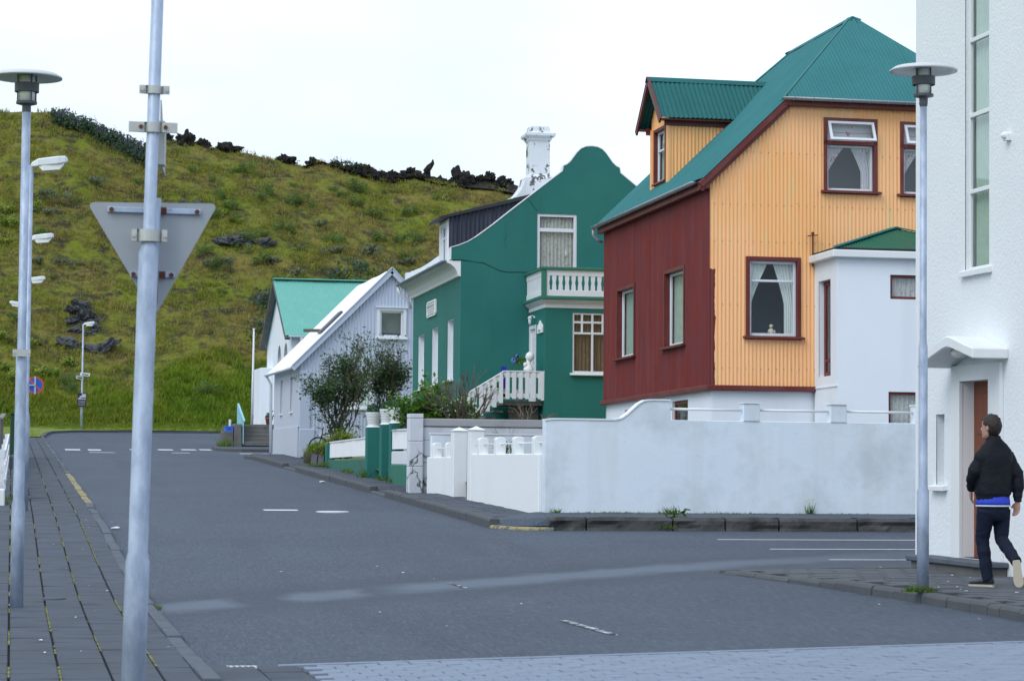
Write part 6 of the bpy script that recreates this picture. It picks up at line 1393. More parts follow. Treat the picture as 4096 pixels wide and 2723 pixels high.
for k in range(26): x = rnd.uniform(9.4, 16.5); spots.append((x, 39.42+rnd.uniform(-.4, 0)*(.5 if x > 11 else .1), .70, .14, .02, .045, 22))
for k in range(22): y = rnd.uniform(9, 28); 
for (x, y, z, rx, ry, h, n) in spots: blades(m, rnd, (x, y, z), n, (rx, ry), h, .010, .6)
for k in range(5): leaves(m, Vector((10.6+k*.06, 37.85, .62+.03*k)), rnd, 6, .05, .07)
tag(m.build('weeds', 'weed', clean=False), 'weeds and grass tufts growing along wall feet, kerbs and lamp bases', 'weeds', kind='stuff')
m = MB(); rnd = random.Random(18)
for xj in LX[1:-1]:
    y = 16.
    while y < 60:
        f = fbm(xj*3.1, y*.55, 2.)
        if f > .06 and xj > -.5:
            h = .079; z = gz(xj, y)+h; w = rnd.uniform(.004, .013); l = rnd.uniform(.015, .05); m.add([(xj-w, y, z), (xj+w, y+rnd.uniform(-.01, .01), z), (xj+w*.8, y+l, z+.004), (xj-w*.8, y+l, z+.004)], [(0, 1, 2, 3)])
        y += rnd.uniform(.03, .12)
tag(m.build('joint_moss', leafmat('joint_moss', (.11, .12, .018), (.24, .23, .045), 3, None, .1), clean=False), 'yellow green moss in the joints of the left pavement', 'moss', kind='stuff')
# yellow flower by the wall
yf = thing('ragwort', 'small yellow flowering weed at the foot of the white wall', 'plant', (13.55, 39.40, .70)); rnd = random.Random(2)
m = MB(); blades(m, rnd, (13.55, 39.4, .70), 40, (.03, .02), .2, .008, .3); m.build('stem', 'weed', yf, clean=False); m = MB()
for k in range(22): leaves(m, Vector((13.55+rnd.gauss(0, .06), 39.4, .93+rnd.gauss(0, .03))), rnd, 2, .008, .014)
m.build('flowers', leafmat('yellow_petals', (.50, .36, .02), (.62, .46, .04), 9), yf, clean=False)['kind'] = 'stuff'

# ================================================================ bicycle
bk = thing('bicycle', 'dark bicycle parked between the pale blue house and the grass mound', 'bicycle', (9.6, 74.2, gz(9, 74)+.17)); bz = gz(9, 74)+.17
FBk = FR((9.38, 74.15, bz), Vector((.9, .25, 0)), Vector((-.25, .9, 0)))
def ring(mb, c, R, r, n=28, q=6):
    P = [((c[0]+(R+r*math.cos(b))*math.cos(a)), r*math.sin(b), c[1]+(R+r*math.cos(b))*math.sin(a)) for a in [2*math.pi*i/n for i in range(n)] for b in [2*math.pi*j/q for j in range(q)]]
    mb.add(P, [(i*q+j, i*q+(j+1) % q, ((i+1) % n)*q+(j+1) % q, ((i+1) % n)*q+j) for i in range(n) for j in range(q)])
for c in ((0, .33), (1.02, .33)):
    m = MB(FBk); ring(m, c, .31, .022); w = m.build('tyre', 'black', bk, smooth=True); m = MB(FBk); ring(m, c, .285, .012); m.build('rim', 'clamp', w, smooth=True)
    m = MB(FBk)
    for k in range(12): a = k*math.pi/6; m.tube([(c[0], 0, c[1]), (c[0]+.28*math.cos(a), 0, c[1]+.28*math.sin(a))], .003, 3)
    m.build('spokes', 'clamp', w, clean=False)
m = MB(FBk); hd = (.14, 0, .72); bb_ = (.58, 0, .32); sea = (.48, 0, .78)
for p, q, r in (((.12, 0, .66), bb_, .022), (hd, sea, .018), (bb_, sea, .018), (bb_, (1.02, 0, .33), .013), (sea, (1.02, 0, .33), .011), ((.0, 0, .33), (.15, 0, .78), .018), ((.44, 0, .92), (.5, 0, .72), .014), ((.15, 0, .76), (.16, 0, .9), .015)): m.tube([p, q], r, 8)
m.build('frame', 'black', bk); m = MB(FBk); m.tube([(.05, -.28, .96), (.14, -.1, .92), (.16, 0, .90), (.14, .1, .92), (.05, .28, .96)], .014, 6); m.build('handlebar', 'black', bk); m = MB(FBk); m.ball((.46, 0, .95), (.13, .07, .035), 2); m.build('saddle', 'black', bk, smooth=True)

# ================================================================ the hill
RG = [(-420, 12), (-60, 22), (-20, 24.6), (-1.16, 25.06), (.58, 25.04), (2.61, 25.0), (4.66, 24.4), (6.44, 23.6), (8.52, 22.9), (9.99, 23.5), (12.07, 23.2), (14.77, 22.9), (17.18, 22.5), (19.61, 22.1), (20.82, 22.45), (22.66, 21.9), (24.81, 21.3), (25.74, 21.2), (27.27, 21.65), (29.14, 21.15), (31.3, 21.0), (32.9, 20.9), (35.1, 20.6), (40, 19.0), (50, 16.5), (70, 14), (110, 12), (420, 8)]
def HR_(x):
    for (a, za), (b, zb) in zip(RG, RG[1:]):
        if x <= b: return za+(zb-za)*(x-a)/(b-a)
    return RG[-1][1]
def hz(x, y):
    t = (y-131.5)/33.5; h = HR_(x); s = max(0, t-.03)/.97; zb = 3.1
    if t <= 1:
        z = zb+(h-zb)*(.86*s+.14*s*s); env = min(1, max(0, t*5))*(1-.75*max(0, t-.8)*5 if t > .8 else 1)
        z += env*(.55*fbm(x*.16, y*.16, 1.)+.30*fbm(x*.6+.3*y, y*.75, 4., 4))
    else: z = h-.05*(y-165)+.25*fbm(x*.3, y*.3)
    return z
m = MB(); xs = [-420, -300, -200, -130, -90, -60, -45]+frange(-35, -9, 2)+frange(-8, 40, .36)+frange(42, 62, 2)+[70, 90, 130, 200, 300, 420]; ys = frange(131, 165, .36)+[165.5, 166.5, 168, 171, 176, 185, 200, 230, 280, 420]
n = len(xs); m.add([(x, y, hz(x, y)) for y in ys for x in xs], [(j*n+i, j*n+i+1, (j+1)*n+i+1, (j+1)*n+i) for j in range(len(ys)-1) for i in range(n-1)])
o = m.build('hillside', 'hill', clean=False, smooth=True); o['kind'] = 'structure'

def tri_mesh(name, V, mat):
    V = np.asarray(V, np.float32).reshape(-1, 3); me = bpy.data.meshes.new(name); nv = len(V); nf = nv//3
    me.vertices.add(nv); me.vertices.foreach_set('co', V.ravel()); me.loops.add(nv); me.loops.foreach_set('vertex_index', np.arange(nv, dtype=np.int32))
    me.polygons.add(nf); me.polygons.foreach_set('loop_start', np.arange(0, nv, 3, dtype=np.int32)); me.polygons.foreach_set('loop_total', np.full(nf, 3, np.int32)); me.update(); me.validate()
    me.materials.append(MT[mat] if isinstance(mat, str) else mat); o = bpy.data.objects.new(name, me); COL.objects.link(o); return o
def tufts(name, pts, hts, mat, nb=5, w=.035, lean=.45, seed=1, spread=.12):
    rg = np.random.default_rng(seed); pts = np.asarray(pts); k = len(pts); P = np.repeat(pts, nb, 0); Hh = np.repeat(np.asarray(hts), nb)*rg.uniform(.55, 1.2, k*nb)
    P = P+np.c_[rg.normal(0, spread, k*nb), rg.normal(0, spread, k*nb), np.zeros(k*nb)-.03]; a = rg.uniform(0, np.pi, k*nb); s = np.c_[np.cos(a), np.sin(a), np.zeros(k*nb)]*w*(Hh/.35)[:, None]**.5
    d = np.c_[rg.normal(0, lean, k*nb), rg.normal(0, lean, k*nb)-.15, np.ones(k*nb)]; d /= np.linalg.norm(d, axis=1)[:, None]
    return tri_mesh(name, np.stack([P-s, P+s, P+d*Hh[:, None]], 1), mat)
rnd = random.Random(77); A, B, Cc = [], [], []; ha, hb_, hc_ = [], [], []
for k in range(76000):
    x = rnd.uniform(-9, 39); y = 131.6+33.6*rnd.random()
    v = fbm(x*.45, y*.7, 7., 4); v2 = fbm(x*.12, y*.12, 3., 3)
    low = y < 136.2+8.*v2+4*v+(1. if x > 8 else 0)+rnd.gauss(0, .8)
    if not low and v < -.02+.1*v2 and rnd.random() < .88: continue
    p = (x, y, hz(x, y))
    if low: B.append(p); hb_.append(rnd.uniform(.25, .5) if y > 133.2 else rnd.uniform(.1, .25))
    elif v2+.4*v+rnd.gauss(0, .12) > .16: Cc.append(p); hc_.append(rnd.uniform(.15, .32))
    else: A.append(p); ha.append(rnd.uniform(.15, .38))
for nm, P, h, mt, lb, nb in (('hill_grass', A, ha, 'grass_hill', 'olive green rough grass covering the hillside', 5), ('meadow_grass', B, hb_, 'grass_low', 'fresh green long grass along the foot of the hill', 8), ('dry_grass', Cc, hc_, 'grass_tan', 'tan dry grass patches on the hillside', 5)):
    tag(tufts(nm, P, h, mt, nb, seed=len(P)), lb, 'grass', kind='stuff')
P = []
for k in range(2600):
    x = rnd.uniform(-9, 1.4); y = rnd.uniform(110, 132); P.append((x, y, gz(x, y)+.1))
tag(tufts('lawn_grass', P, [rnd.uniform(.05, .14) for q in P], 'grass_low', 5, .02, .6, 5), 'short lawn grass beyond the end of the left pavement', 'grass', kind='stuff')

V = []
for k in range(3600):
    x = rnd.uniform(-8, 38); y = 133+32*rnd.random()
    if fbm(x*.3, y*.3, 11., 3) < -.05: continue
    z = hz(x, y); s = rnd.uniform(.5, 1.4)
    for j in range(9):
        p = Vector((x+rnd.gauss(0, .16)*s, y+rnd.gauss(0, .12)*s, z+abs(rnd.gauss(0, .17))*s)); e = Vector((rnd.gauss(0, 1), rnd.gauss(0, .5), rnd.gauss(0, 1))).normalized()*.075*s; f = Vector((e.z, rnd.gauss(0, .03), -e.x))*.7; V += [p-e, p+f, p+e]
tag(tri_mesh('hill_herbs', [tuple(v) for v in V], leafmat('hill_herb_leaf', (.10, .17, .03), (.25, .30, .05), .7, (.16, .20, .11), .3)), 'scattered leafy herbs among the grass of the hillside', 'herbs', kind='stuff')
# bushes on the hillside: a few kinds, copied
def bush_mesh(name, seed, mat, s=1., n=620, ls=.07, tall=1.):
    rn = random.Random(seed); V = []
    cl = [(Vector((rn.gauss(0, .38), rn.gauss(0, .38), .25+.35*rn.random()*tall))*s, rn.uniform(.22, .42)*s) for k in range(7)]
    for k in range(n):
        c, r = rn.choice(cl); d = Vector((rn.gauss(0, 1), rn.gauss(0, 1), rn.gauss(0, 1)+.2)).normalized(); p = c+d*r*(.35+.65*rn.random()**.6); p.z = max(.02, p.z*tall)
        e = Vector((rn.gauss(0, 1), rn.gauss(0, 1), rn.gauss(0, 1))).normalized()*ls*rn.uniform(.6, 1.4); f = e.cross(d+Vector((.01, .03, .02))).normalized()*ls*.6
        V += [p-e, p+f, p+e, p-e, p+e, p-f]
    o = tri_mesh(name, V, mat); return o
def scatter(kind, label, group, mat, pts, smin, smax, seed, tall=1., ls=.085):
    protos = []; rn = random.Random(seed)
    for i, (x, y) in enumerate(pts):
        if i < 4: o = bush_mesh(kind, seed+i, mat, 1., ls=ls, tall=tall); protos.append(o)
        else: o = protos[i % 4].copy(); COL.objects.link(o)
        s = rn.uniform(smin, smax); o.scale = (s*rn.uniform(.85, 1.3), s, s*rn.uniform(.8, 1.15)); o.rotation_euler.z = rn.uniform(0, 6.28); o.location = (x, y, hz(x, y)-.05); tag(o, label, 'bush' if kind != 'lime_plant' else 'plant', group)
LIME = [(1.3, 154.1), (-.4, 152.6), (-.6, 151.), (3., 139.5), (1.5, 138.2), (-.2, 138.3), (.9, 141.1), (-.6, 141.3), (13.9, 157.6), (14.1, 155.6), (.8, 136.4), (.1, 137.), (13.2, 156.7), (-.7, 153.7), (1.9, 137.5), (-1.5, 139.5), (-2.2, 144), (-2., 150)]
MID = [(25., 163.), (23.4, 159.2), (18., 153.2), (20.2, 155.), (25.9, 160.1), (16., 159.), (14., 155.9), (26.5, 160.1), (23.5, 155.9), (16.8, 155.5), (26.2, 156.5), (16., 147.6), (10.6, 155.9), (10.7, 135.9), (10.1, 135.2), (28., 159.9), (23.2, 162.5), (19.6, 159.5), (15.2, 162.4), (2.3, 147.6), (1.5, 151.1), (6.1, 152.6), (4., 155.8), (.2, 143.1), (3.4, 135.9), (3.2, 136.8), (11.3, 134.5), (6.6, 138.5), (-.4, 134.7), (15.3, 151.), (21.3, 161.5), (13., 160.8), (8., 160.6), (29.5, 157), (31, 160), (27.5, 152), (24, 151), (33, 157), (21.5, 148.5), (30, 154)]
GREY = [(1.8, 153.6), (2.3, 155.3), (17.4, 150.4), (20.2, 152.8), (11., 157.8), (12.5, 150.5), (1.5, 149.3), (5.1, 158.3), (19.9, 157.2), (3.1, 149.5), (22.5, 153.5), (25., 154.), (9, 152)]
scatter('lime_plant', 'bright yellow green leafy plant on the left part of the hillside', 'lime plants on the hill', 'leaf_lime', LIME[:8]+LIME[10:12]+LIME[13:], .55, .95, 100, ls=.10)
scatter('lime_plant', 'bright yellow green leafy plant on the hillside right of the foreground pole', 'lime plants right of the pole', 'leaf_lime', [LIME[8], LIME[9], LIME[12]], .6, .8, 140, ls=.10)
rn = random.Random(40)
scatter('hill_bush', 'low dark green bush growing on the hillside', 'green bushes on the hill', 'leaf_mid', MID+[(rn.uniform(11, 34), rn.uniform(147, 163)) for k in range(46)], .35, .95, 200, 1.35, .062)
scatter('willow_bush', 'low grey green willow bush growing on the hillside', 'grey willows on the hill', 'leaf_grey', GREY, .6, 1.05, 300)
# lupins on the crest and beside the hall
def lupins(label, pts, seed):
    t = thing('lupin_patch', label, 'flowers', (pts[0][0], pts[0][1], hz(*pts[0]))); rn = random.Random(seed); V, Fv = [], []
    for x, y in pts:
        z = hz(x, y)
        for k in range(14):
            p = Vector((x+rn.gauss(0, .25), y+rn.gauss(0, .25), z+rn.uniform(0, .65))); e = Vector((rn.gauss(0, 1), rn.gauss(0, 1), rn.gauss(.6, 1))).normalized()*.13*rn.uniform(.6, 1.3); f = e.cross(Vector((rn.gauss(0, 1), rn.gauss(0, 1), .4))).normalized()*.07; V += [p-e, p+f, p+e, p-e, p+e, p-f]
        for k in range(1):
            q = Vector((x+rn.gauss(0, .25), y+rn.gauss(0, .25), z+rn.uniform(.4, .65)))
            for j in range(5): p = q+Vector((rn.gauss(0, .02), rn.gauss(0, .02), .06*j)); e = Vector((rn.gauss(0, 1), rn.gauss(0, 1), .5)).normalized()*.05; f = Vector((-e.y, e.x, .03)); Fv += [p-e, p+f, p+e]
    a = tri_mesh('foliage', [tuple(v-Vector(ORG[t.name])) for v in V], 'lupin_leaf'); a.parent = t; b = tri_mesh('flower_spikes', [tuple(v-Vector(ORG[t.name])) for v in Fv], 'lupin_flower'); b.parent = t; b['kind'] = 'stuff'
rn = random.Random(6)
lupins('dark patch of blue lupins along the hill crest left of the pole', [(x, 164.2-2.2*rn.random()*(.35+.65*max(0, (x-5)/4))+.6*rn.random()) for x in [rn.uniform(2.5, 9.2) for k in range(300)]], 1)
lupins('blue lupins on the slope left of the mint green roof', [(rn.gauss(15.2, .5), rn.gauss(146.4, .6)) for k in range(30)], 2)
lupins('small clump of blue lupins behind the top of the flagpole', [(rn.gauss(14.6, .4), rn.gauss(143.4, .5)) for k in range(16)], 5)
lupins('small clump of blue lupins among the lava rocks on the ridge', [(rn.gauss(23.2, .9), rn.gauss(165.8, .3)) for k in range(46)], 3)
lupins('blue lupins low on the slope behind the mint green ridge', [(rn.gauss(21, .9), rn.gauss(150.5, .5)) for k in range(30)], 4)
# lava rocks along the crest
def rock(seed, sub=5, spike=1.):
    me = bpy.data.meshes.new('lava_rock'); bm = bmesh.new(); bmesh.ops.create_icosphere(bm, subdivisions=sub, radius=1)
    for v in bm.verts:
        c = v.co.copy(); k = 1+.55*spike*fbm(c.x*1.3+seed*7, c.y*1.3, c.z*1.3, 4)+.38*abs(fbm(c.x*3+seed, c.y*3, c.z*3+5, 4))-.16*abs(fbm(c.x*7+seed, c.y*7, c.z*7, 3)); v.co = c*k
        if v.co.z < -.35: v.co.z = -.35
    bm.to_mesh(me); bm.free(); me.materials.append(MT['rock']); return me
RK = [rock(s, 5, 1.+.3*(s % 2)) for s in range(6)]
def put_rock(name, me, x, y, w, h, label, group=None, mat=None, rot=0., z=None, dep=None):
    o = bpy.data.objects.new(name, me); COL.objects.link(o); o.location = (x, y, (hz(x, y) if z is None else z)+h*.18); o.scale = (w*.5, (dep or w)*.45, h*.62); o.rotation_euler.z = rot; tag(o, label, 'rock', group); return o
big = [(10.2, 1.1, .8, 'rounded lava rock hidden partly behind the foreground pole bracket'), (11.45, 1.3, 1.1, 'tallest dark lava rock on the crest just right of the pole bracket'), (12.6, 1.1, .92, 'rounded dark lava rock second to the right of the pole bracket'), (14.1, 1.6, .75, 'wide jagged lava rock third to the right of the pole bracket'), (18.45, 1.4, .8, 'jagged lava rock standing alone in the middle of the crest'), (20.4, 1.0, .62, 'blocky lava rock right of the middle of the crest'), (22.0, .6, .5, 'small upright lava rock left of the crest lupins'), (31.0, 1.5, 1.45, 'highest lava boulder near the white chimney'), (32.6, 2.3, 1.1, 'broad lava boulder beside the highest one near the chimney'), (34.6, 1.2, 1.05, 'lava boulder closest to the left of the white chimney'), (29.6, .9, .8, 'dark lava boulder right of the thin pinnacle')]
for i, (x, w, h, lb) in enumerate(big): put_rock('lava_rock', RK[i % 6], x, 165.4+(1.6 if x > 28 else 0), w, h, lb, None, rot=i*1.3, z=(HR_(x)+.02 if x > 28 else HR_(x)-.22))
pin = MB(); z0_ = HR_(28.75)+.05; rn = random.Random(4)
pin.tube([(28.75, 166.4, z0_), (28.7, 166.4, z0_+.5), (28.55, 166.4, z0_+.85), (28.72, 166.4, z0_+1.15), (28.95, 166.4, z0_+1.4), (28.98, 166.4, z0_+1.65)], [.28, .13, .26, .24, .13, .05], 9)
pin.v = [(a+.08*fbm(a*5, b*5, c*5), b+.08*fbm(b*5, c*5), c+.06*fbm(c*4, a*4)) for a, b, c in pin.v]
tag(pin.build('lava_pinnacle', 'rock', loc=(28.75, 166.4, z0_)), 'thin twisted lava pinnacle standing on the crest', 'rock')
m = MB(); xs = frange(19.5, 40, .22); ys = frange(164.4, 169, .25); n = len(xs)
def lz(x, y):
    t = min(1, max(0, (x-19.5)/4.5))*min(1, max(0, (40-x)/4)); r = min(1, max(0, (y-164.5)/1.6)); return HR_(x)-.15+(.62+.3*min(1, max(0, (x-27)/4)))*r*t*(.75+.25*math.sin(x*.6))+.4*t*r*fbm(x*.9, y*.9, 2., 5)
m.add([(x, y, lz(x, y)) for y in ys for x in xs], [(j*n+i, j*n+i+1, (j+1)*n+i+1, (j+1)*n+i) for j in range(len(ys)-1) for i in range(n-1)]); o = m.build('lava_crest', 'rock', clean=False); o['kind'] = 'structure'
rn = random.Random(12)
for k in range(110):
    if k < 26: x = rn.uniform(13, 23); y = 165.2+rn.random()*.5; s = rn.uniform(.15, .36)
    else: x = rn.uniform(21.5, 38.5); y = rn.uniform(164.7, 167.2); s = rn.uniform(.25, .72)
    put_rock('lava_stone', RK[k % 6], x, y, s*rn.uniform(.8, 1.5), s*rn.uniform(.6, 1.1), 'small dark lava stone in the jumble along the crest', 'lava stones along the crest', rot=rn.uniform(0, 6), z=max(hz(x, y), lz(x, y) if x > 20 else 0)-.14)
def outcrop(label, cx, cy, blocks, seed):
    t = thing('rock_outcrop', label, 'rock', (cx, cy, hz(cx, cy))); rn = random.Random(seed)
    for k in range(blocks[0]):
        x, y = cx+rn.gauss(0, blocks[1]), cy+rn.gauss(0, blocks[2]); me = RK[k % 6].copy(); me.materials.clear(); me.materials.append(MT['basalt']); s = rn.uniform(.5, 1.2)*blocks[3]
        o = bpy.data.objects.new('stone', me); COL.objects.link(o); o.parent = t; o.location = Vector((x, y, hz(x, y)-.38*s))-Vector(ORG[t.name]); o.scale = (s*rn.uniform(.8, 1.5), s*.8, s*rn.uniform(.3, .6)); o.rotation_euler = (rn.gauss(0, .3), rn.gauss(0, .3), rn.uniform(0, 6))
outcrop('large dark basalt outcrop on the slope behind the far lamp', 4.2, 143.3, (11, .45, 1.1, .7), 3)
outcrop('grey basalt outcrop on the slope right of the triangular sign', 14.4, 153.7, (8, .75, .25, .75), 5)
outcrop('small grey boulder pair on the slope above the mint roof', 16.2, 152.0, (3, .25, .2, .6), 7)

# ================================================================ the walking person
pa = Vector((math.cos(YAW), -math.sin(YAW), 0)); pb_ = Vector((math.sin(YAW), math.cos(YAW), 0)); PO = Vector((10.22, 23.98, TH(10.22, 23.98)))
FP = FR(PO, pa, pb_)
person = thing('person', 'person in black bomber jacket and dark jeans walking past the white house door', 'person', tuple(PO))
def V3(a, b, z): return Vector((a, b, z))
fw_ = V3(-math.sin(.3), math.cos(.3), 0); rt_ = V3(math.cos(.3), math.sin(.3), 0)
def ell(c, R, Fv, hw, hd, n=20, p=2.3):
    out = []
    for k in range(n):
        t = 2*math.pi*k/n; cs, sn = math.cos(t), math.sin(t); cs = math.copysign(abs(cs)**(2/p), cs); sn = math.copysign(abs(sn)**(2/p), sn); out.append(tuple(c+R*hw*cs+Fv*hd*sn))
    return out
def mods(o, vox, it=4, disp=None):
    r = o.modifiers.new('remesh', 'REMESH'); r.mode = 'VOXEL'; r.voxel_size = vox; r.use_smooth_shade = True
    s = o.modifiers.new('smooth', 'SMOOTH'); s.factor = .5; s.iterations = it
    return o
# body
hf = V3(-math.sin(.88), math.cos(.88), 0); hr = V3(math.cos(.88), math.sin(.88), 0); HCn = V3(.045, .0, 1.70)
bd = MB(FP)
def torso(mb, sc, rows):
    mb.loft([ell(V3(a, b, z), rt_, fw_, w*sc, d*sc) for z, a, b, w, d in rows])
torso(bd, 1, [(.86, .07, 0, .13, .10), (1.0, .07, 0, .13, .10), (1.3, .08, 0, .14, .09), (1.42, .085, 0, .12, .07), (1.50, .08, .0, .06, .05), (1.60, .07, .01, .058, .058), (1.66, .055, .01, .055, .058)])
def headpt(f, r, u): return HCn+hf*f+hr*r+V3(0, 0, u)
rings = []
for u, hl, hw, off in ((-.128, .03, .03, .045), (-.115, .058, .045, .035), (-.085, .083, .060, .016), (-.04, .095, .068, .006), (.0, .099, .073, .0), (.045, .100, .076, -.004), (.085, .088, .068, -.008), (.112, .06, .048, -.010), (.124, .025, .02, -.010)):
    rings.append(ell(HCn+hf*off+V3(0, 0, u), hr, hf, hw, hl, 20, 2.1))
bd.loft(rings)
def pball(mb, c, r): 
    bm = bmesh.new(); bmesh.ops.create_icosphere(bm, subdivisions=2, radius=1); mb.add([tuple(c+hf*v.co.x*r[0]+hr*v.co.y*r[1]+V3(0, 0, v.co.z*r[2])) for v in bm.verts], [tuple(v.index for v in f.verts) for f in bm.faces]); bm.free()
pball(bd, headpt(.105, 0, -.025), (.020, .014, .020)); pball(bd, headpt(.098, 0, .0), (.014, .010, .03)); pball(bd, headpt(.082, 0, -.10), (.022, .026, .018)); pball(bd, headpt(.094, 0, -.062), (.012, .022, .008))
for sg in (-1, 1): pball(bd, headpt(-.005, sg*.078, -.012), (.022, .010, .034))
SL_, EL, WL = V3(-.075, -.06, 1.42), V3(-.150, -.05, 1.20), V3(-.150, .10, 1.035)
SR, ER, WR = V3(.255, .09, 1.41), V3(.345, .04, 1.18), V3(.335, .02, .92)
bd.tube([SL_+V3(.06, .02, -.05), EL, WL], [.035, .034, .03], 10); bd.tube([SR-V3(.055, .02, .05), ER, WR], [.035, .034, .03], 10)
def hand(mb, w, d, side, n_, curl):
    """w wrist, d finger direction, side: towards thumb, n_: palm normal (fingers curl that way)"""
    d, side, n_ = d.normalized(), side.normalized(), n_.normalized()
    mb.loft([ell(w+d*t, side, n_, hw, hd, 14, 2.6) for t, hw, hd in ((-.03, .028, .022), (.0, .027, .020), (.03, .036, .018), (.07, .042, .016), (.095, .040, .013))])
    for k, (off, ln) in enumerate(((.030, .070), (.010, .078), (-.010, .074), (-.030, .058))):
        b = w+d*.085+side*off; p1 = b+d*ln*.42+n_*curl*.012; p2 = p1+(d*(1-curl*.5)+n_*curl).normalized()*ln*.34; p3 = p2+(d*(1-curl)+n_*curl*1.3).normalized()*ln*.28
        mb.tube([b-d*.02, b, p1, p2, p3], [.009, .0095, .009, .0085, .007], 8)
    b = w+d*.02+side*.030; p1 = b+(d*.7+side*.75).normalized()*.035; p2 = p1+(d*.9+side*.25+n_*.3).normalized()*.032; mb.tube([b-side*.012, b, p1, p2], [.011, .012, .011, .008], 8)
hand(bd, WL+V3(.0, .0, -.012), V3(.10, .25, -.95), V3(.30, .85, .2), V3(.9, -.2, .05), .5)
hand(bd, WR+V3(0, 0, -.015), V3(-.10, .05, -1), V3(-.75, .65, 0), V3(-.65, -.75, 0), .45)
HL, KL, AL = V3(-.01, -.04, .86), V3(-.04, .03, .50), V3(.005, -.02, .10); HRr, KR, AR_ = V3(.165, .05, .86), V3(.165, .02, .50), V3(.250, -.30, .285)
bd.tube([HL, KL, AL, AL+V3(0, 0, -.04)], [.065, .045, .035, .035], 10); bd.tube([HRr, KR, AR_], [.065, .045, .035], 10)
mods(bd.build('body', 'skin', person, clean=False), .0075, 3)
# hair
hm = MB(FP); bm = bmesh.new(); bmesh.ops.create_icosphere(bm, subdivisions=4, radius=1)
vs_, keep = [], []
for v in bm.verts:
    c = v.co; k = 1+.09*fbm(c.x*5, c.y*5, c.z*3)+.03*fbm(c.x*16, c.y*16, c.z*6); p = (c.x*.112*k-.010, c.y*.088*k, c.z*.130*k+.012); vs_.append(p)
for f in bm.faces:
    c = sum((Vector(vs_[v.index]) for v in f.verts), Vector())/3
    front = c.x > .062-.35*max(0, .05-c.z)*(1 if c.z < .05 else 0) and c.z < .075
    side = abs(c.y) > .045 and c.x > -.012 and c.z < .018
    if c.z < -.088+.25*max(0, c.x) or front or side or (c.x > .03 and c.z < .035): continue
    keep.append(tuple(v.index for v in f.verts))
hm.add([tuple(HCn+hf*p[0]+hr*p[1]+V3(0, 0, p[2])) for p in vs_], keep); bm.free()
ho = hm.build('hair', 'hair', person, smooth=True); sd_ = ho.modifiers.new('solid', 'SOLIDIFY'); sd_.thickness = .012; sd_.offset = -1
for sg in (-1, 1):
    em = MB(FP); pball(em, headpt(.088, sg*.030, .012), (.010, .013, .009)); em.build('eye', 'black', person, smooth=True)
# jacket
jk = MB(FP)
torso(jk, 1, [(.915, .07, .0, .180, .135), (.93, .07, .0, .183, .138), (.965, .07, .0, .185, .140), (.985, .071, 0, .198, .152), (1.05, .075, 0, .200, .150), (1.2, .08, 0, .196, .142), (1.32, .085, 0, .203, .138), (1.40, .088, 0, .206, .128), (1.455, .088, 0, .186, .112), (1.51, .085, 0, .138, .094), (1.55, .08, 0, .092, .084), (1.575, .075, .0, .078, .078), (1.605, .072, .005, .074, .074), (1.612, .072, .005, .066, .066)])
def sleeve(mb, S_, E_, W_, r):
    d = (W_-E_).normalized(); n_ = 9; pts = []; rad = []
    for i in range(n_+1):
        t = i/n_; p = S_.lerp(E_, t/.5) if t < .5 else E_.lerp(W_, (t-.5)/.5); pts.append(p); rad.append(r[0]+(r[1]-r[0])*t+.008*math.sin(i*2.1)*(1 if 0 < i < n_ else 0))
    pts.append(W_+d*.012); rad.append(r[1]*.80); pts.append(W_+d*.05); rad.append(r[1]*.74)
    mb.tube(pts, rad, 14)
sleeve(jk, SL_+V3(.035, .012, -.012), EL, WL-(WL-EL).normalized()*.035, (.080, .058)); sleeve(jk, SR-V3(.03, .012, .012), ER, WR-(WR-ER).normalized()*.035, (.082, .058))
jo = mods(jk.build('jacket', 'jacket', person, clean=False), .008, 5)
tx = bpy.data.textures.new('cloth_folds', 'CLOUDS'); tx.noise_scale = .11; dm_ = jo.modifiers.new('folds', 'DISPLACE'); dm_.texture = tx; dm_.strength = .020; dm_.mid_level = .5; dm_.texture_coords = 'LOCAL'
# shirt hem
sh = MB(FP); torso(sh, 1, [(.868, .07, .0, .186, .148), (.90, .07, 0, .184, .146), (.96, .07, 0, .176, .138)]); sh.build('shirt', 'shirt', person, smooth=True, clean=False)
sh = MB(FP); torso(sh, 1, [(.852, .07, .0, .188, .150), (.8675, .07, 0, .1875, .149)]); sh.v = [(a, b, c) for a, b, c in sh.v]; sh.build('shirt_edge', 'shirt_hem', person, smooth=True, clean=False)
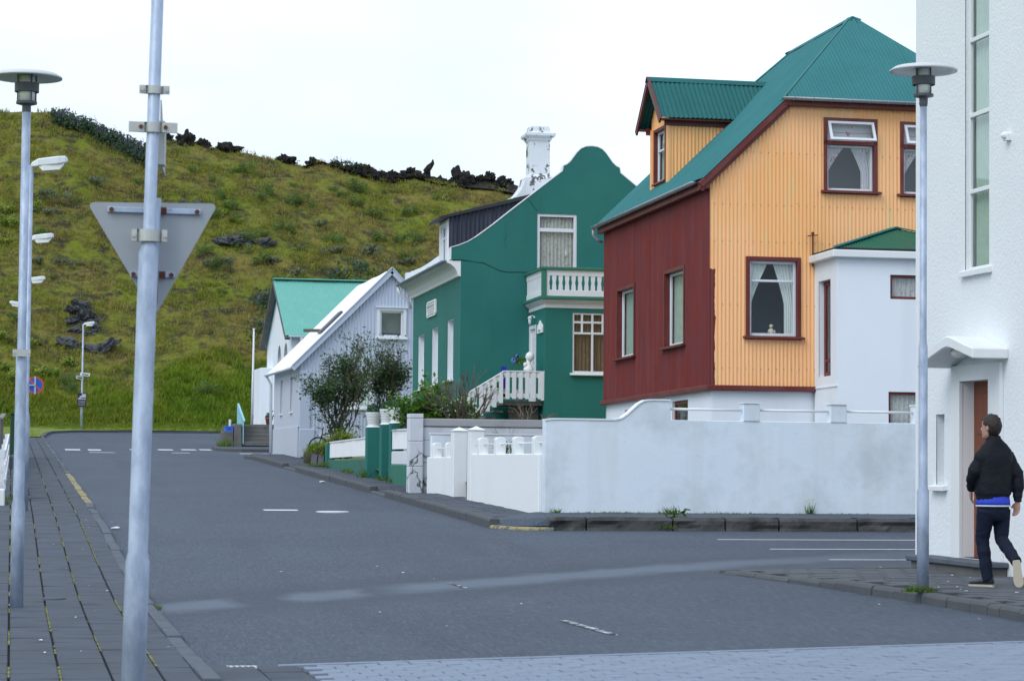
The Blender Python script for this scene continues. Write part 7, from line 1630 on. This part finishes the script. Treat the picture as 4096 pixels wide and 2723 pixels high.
# jeans
je = MB(FP); torso(je, 1, [(.70, .075, .0, .12, .10), (.78, .072, 0, .165, .135), (.86, .07, 0, .172, .135), (.93, .07, 0, .165, .125)])
def leg(mb, H, K, A_, rr, ext):
    pts, rad = [], []; n_ = 12
    for i in range(n_+1):
        t = i/n_; p = H.lerp(K, t/.5) if t < .5 else K.lerp(A_, (t-.5)/.5)
        r = rr[0]+(rr[1]-rr[0])*(t/.5) if t < .5 else rr[1]+(rr[2]-rr[1])*((t-.5)/.5)
        pts.append(p); rad.append(r+(.005*math.sin(i*2.6) if i > 6 else 0))
    d = (A_-K).normalized(); pts.append(A_+d*ext); rad.append(rr[2]*1.02); mb.tube(pts, rad, 16)
leg(je, HL+V3(.0, .0, -.04), KL, AL, (.104, .074, .062), .045); leg(je, HRr+V3(0, 0, -.04), KR, AR_, (.104, .074, .060), .02)
jeo = mods(je.build('jeans', 'jeans', person, clean=False), .010, 3)
tx2 = bpy.data.textures.new('denim_folds', 'CLOUDS'); tx2.noise_scale = .05; dm2 = jeo.modifiers.new('folds', 'DISPLACE'); dm2.texture = tx2; dm2.strength = .012; dm2.texture_coords = 'LOCAL'
# shoes
def shoe(heel, d, up):
    d, up = d.normalized(), up.normalized(); s = d.cross(up).normalized()
    st_ = ((.0, .030, .075), (.03, .038, .085), (.08, .038, .080), (.13, .042, .066), (.18, .048, .050), (.23, .046, .042), (.265, .030, .032))
    u = MB(FP); u.loft([[tuple(heel+d*t+s*w*math.cos(k*2*math.pi/14)+up*(.022+h*.5+h*.5*math.sin(k*2*math.pi/14))) for k in range(14)] for t, w, h in st_]); u.build('shoe', 'shoe', person, smooth=True, clean=False)
    so_ = MB(FP); out = [(-.008, .028), (.0, .036), (.05, .039), (.10, .037), (.15, .042), (.20, .049), (.24, .044), (.265, .030), (.274, .012)]
    pl = [(t, w) for t, w in out]+[(t, -w) for t, w in reversed(out)]; n_ = len(pl)
    so_.add([tuple(heel+d*t+s*w+up*z) for z in (.0, .026) for t, w in pl], [tuple(range(n_)), tuple(range(2*n_-1, n_-1, -1))]+[(k, (k+1) % n_, (k+1) % n_+n_, k+n_) for k in range(n_)]); so_.build('shoe_sole', 'sole', person, bevel=.004, clean=False)
shoe(V3(.062, -.055, .0), V3(-.86, .50, 0), V3(0, 0, 1)); shoe(V3(.245, -.345, .288), V3(.13, .05, -1), V3(.12, 1, .06))
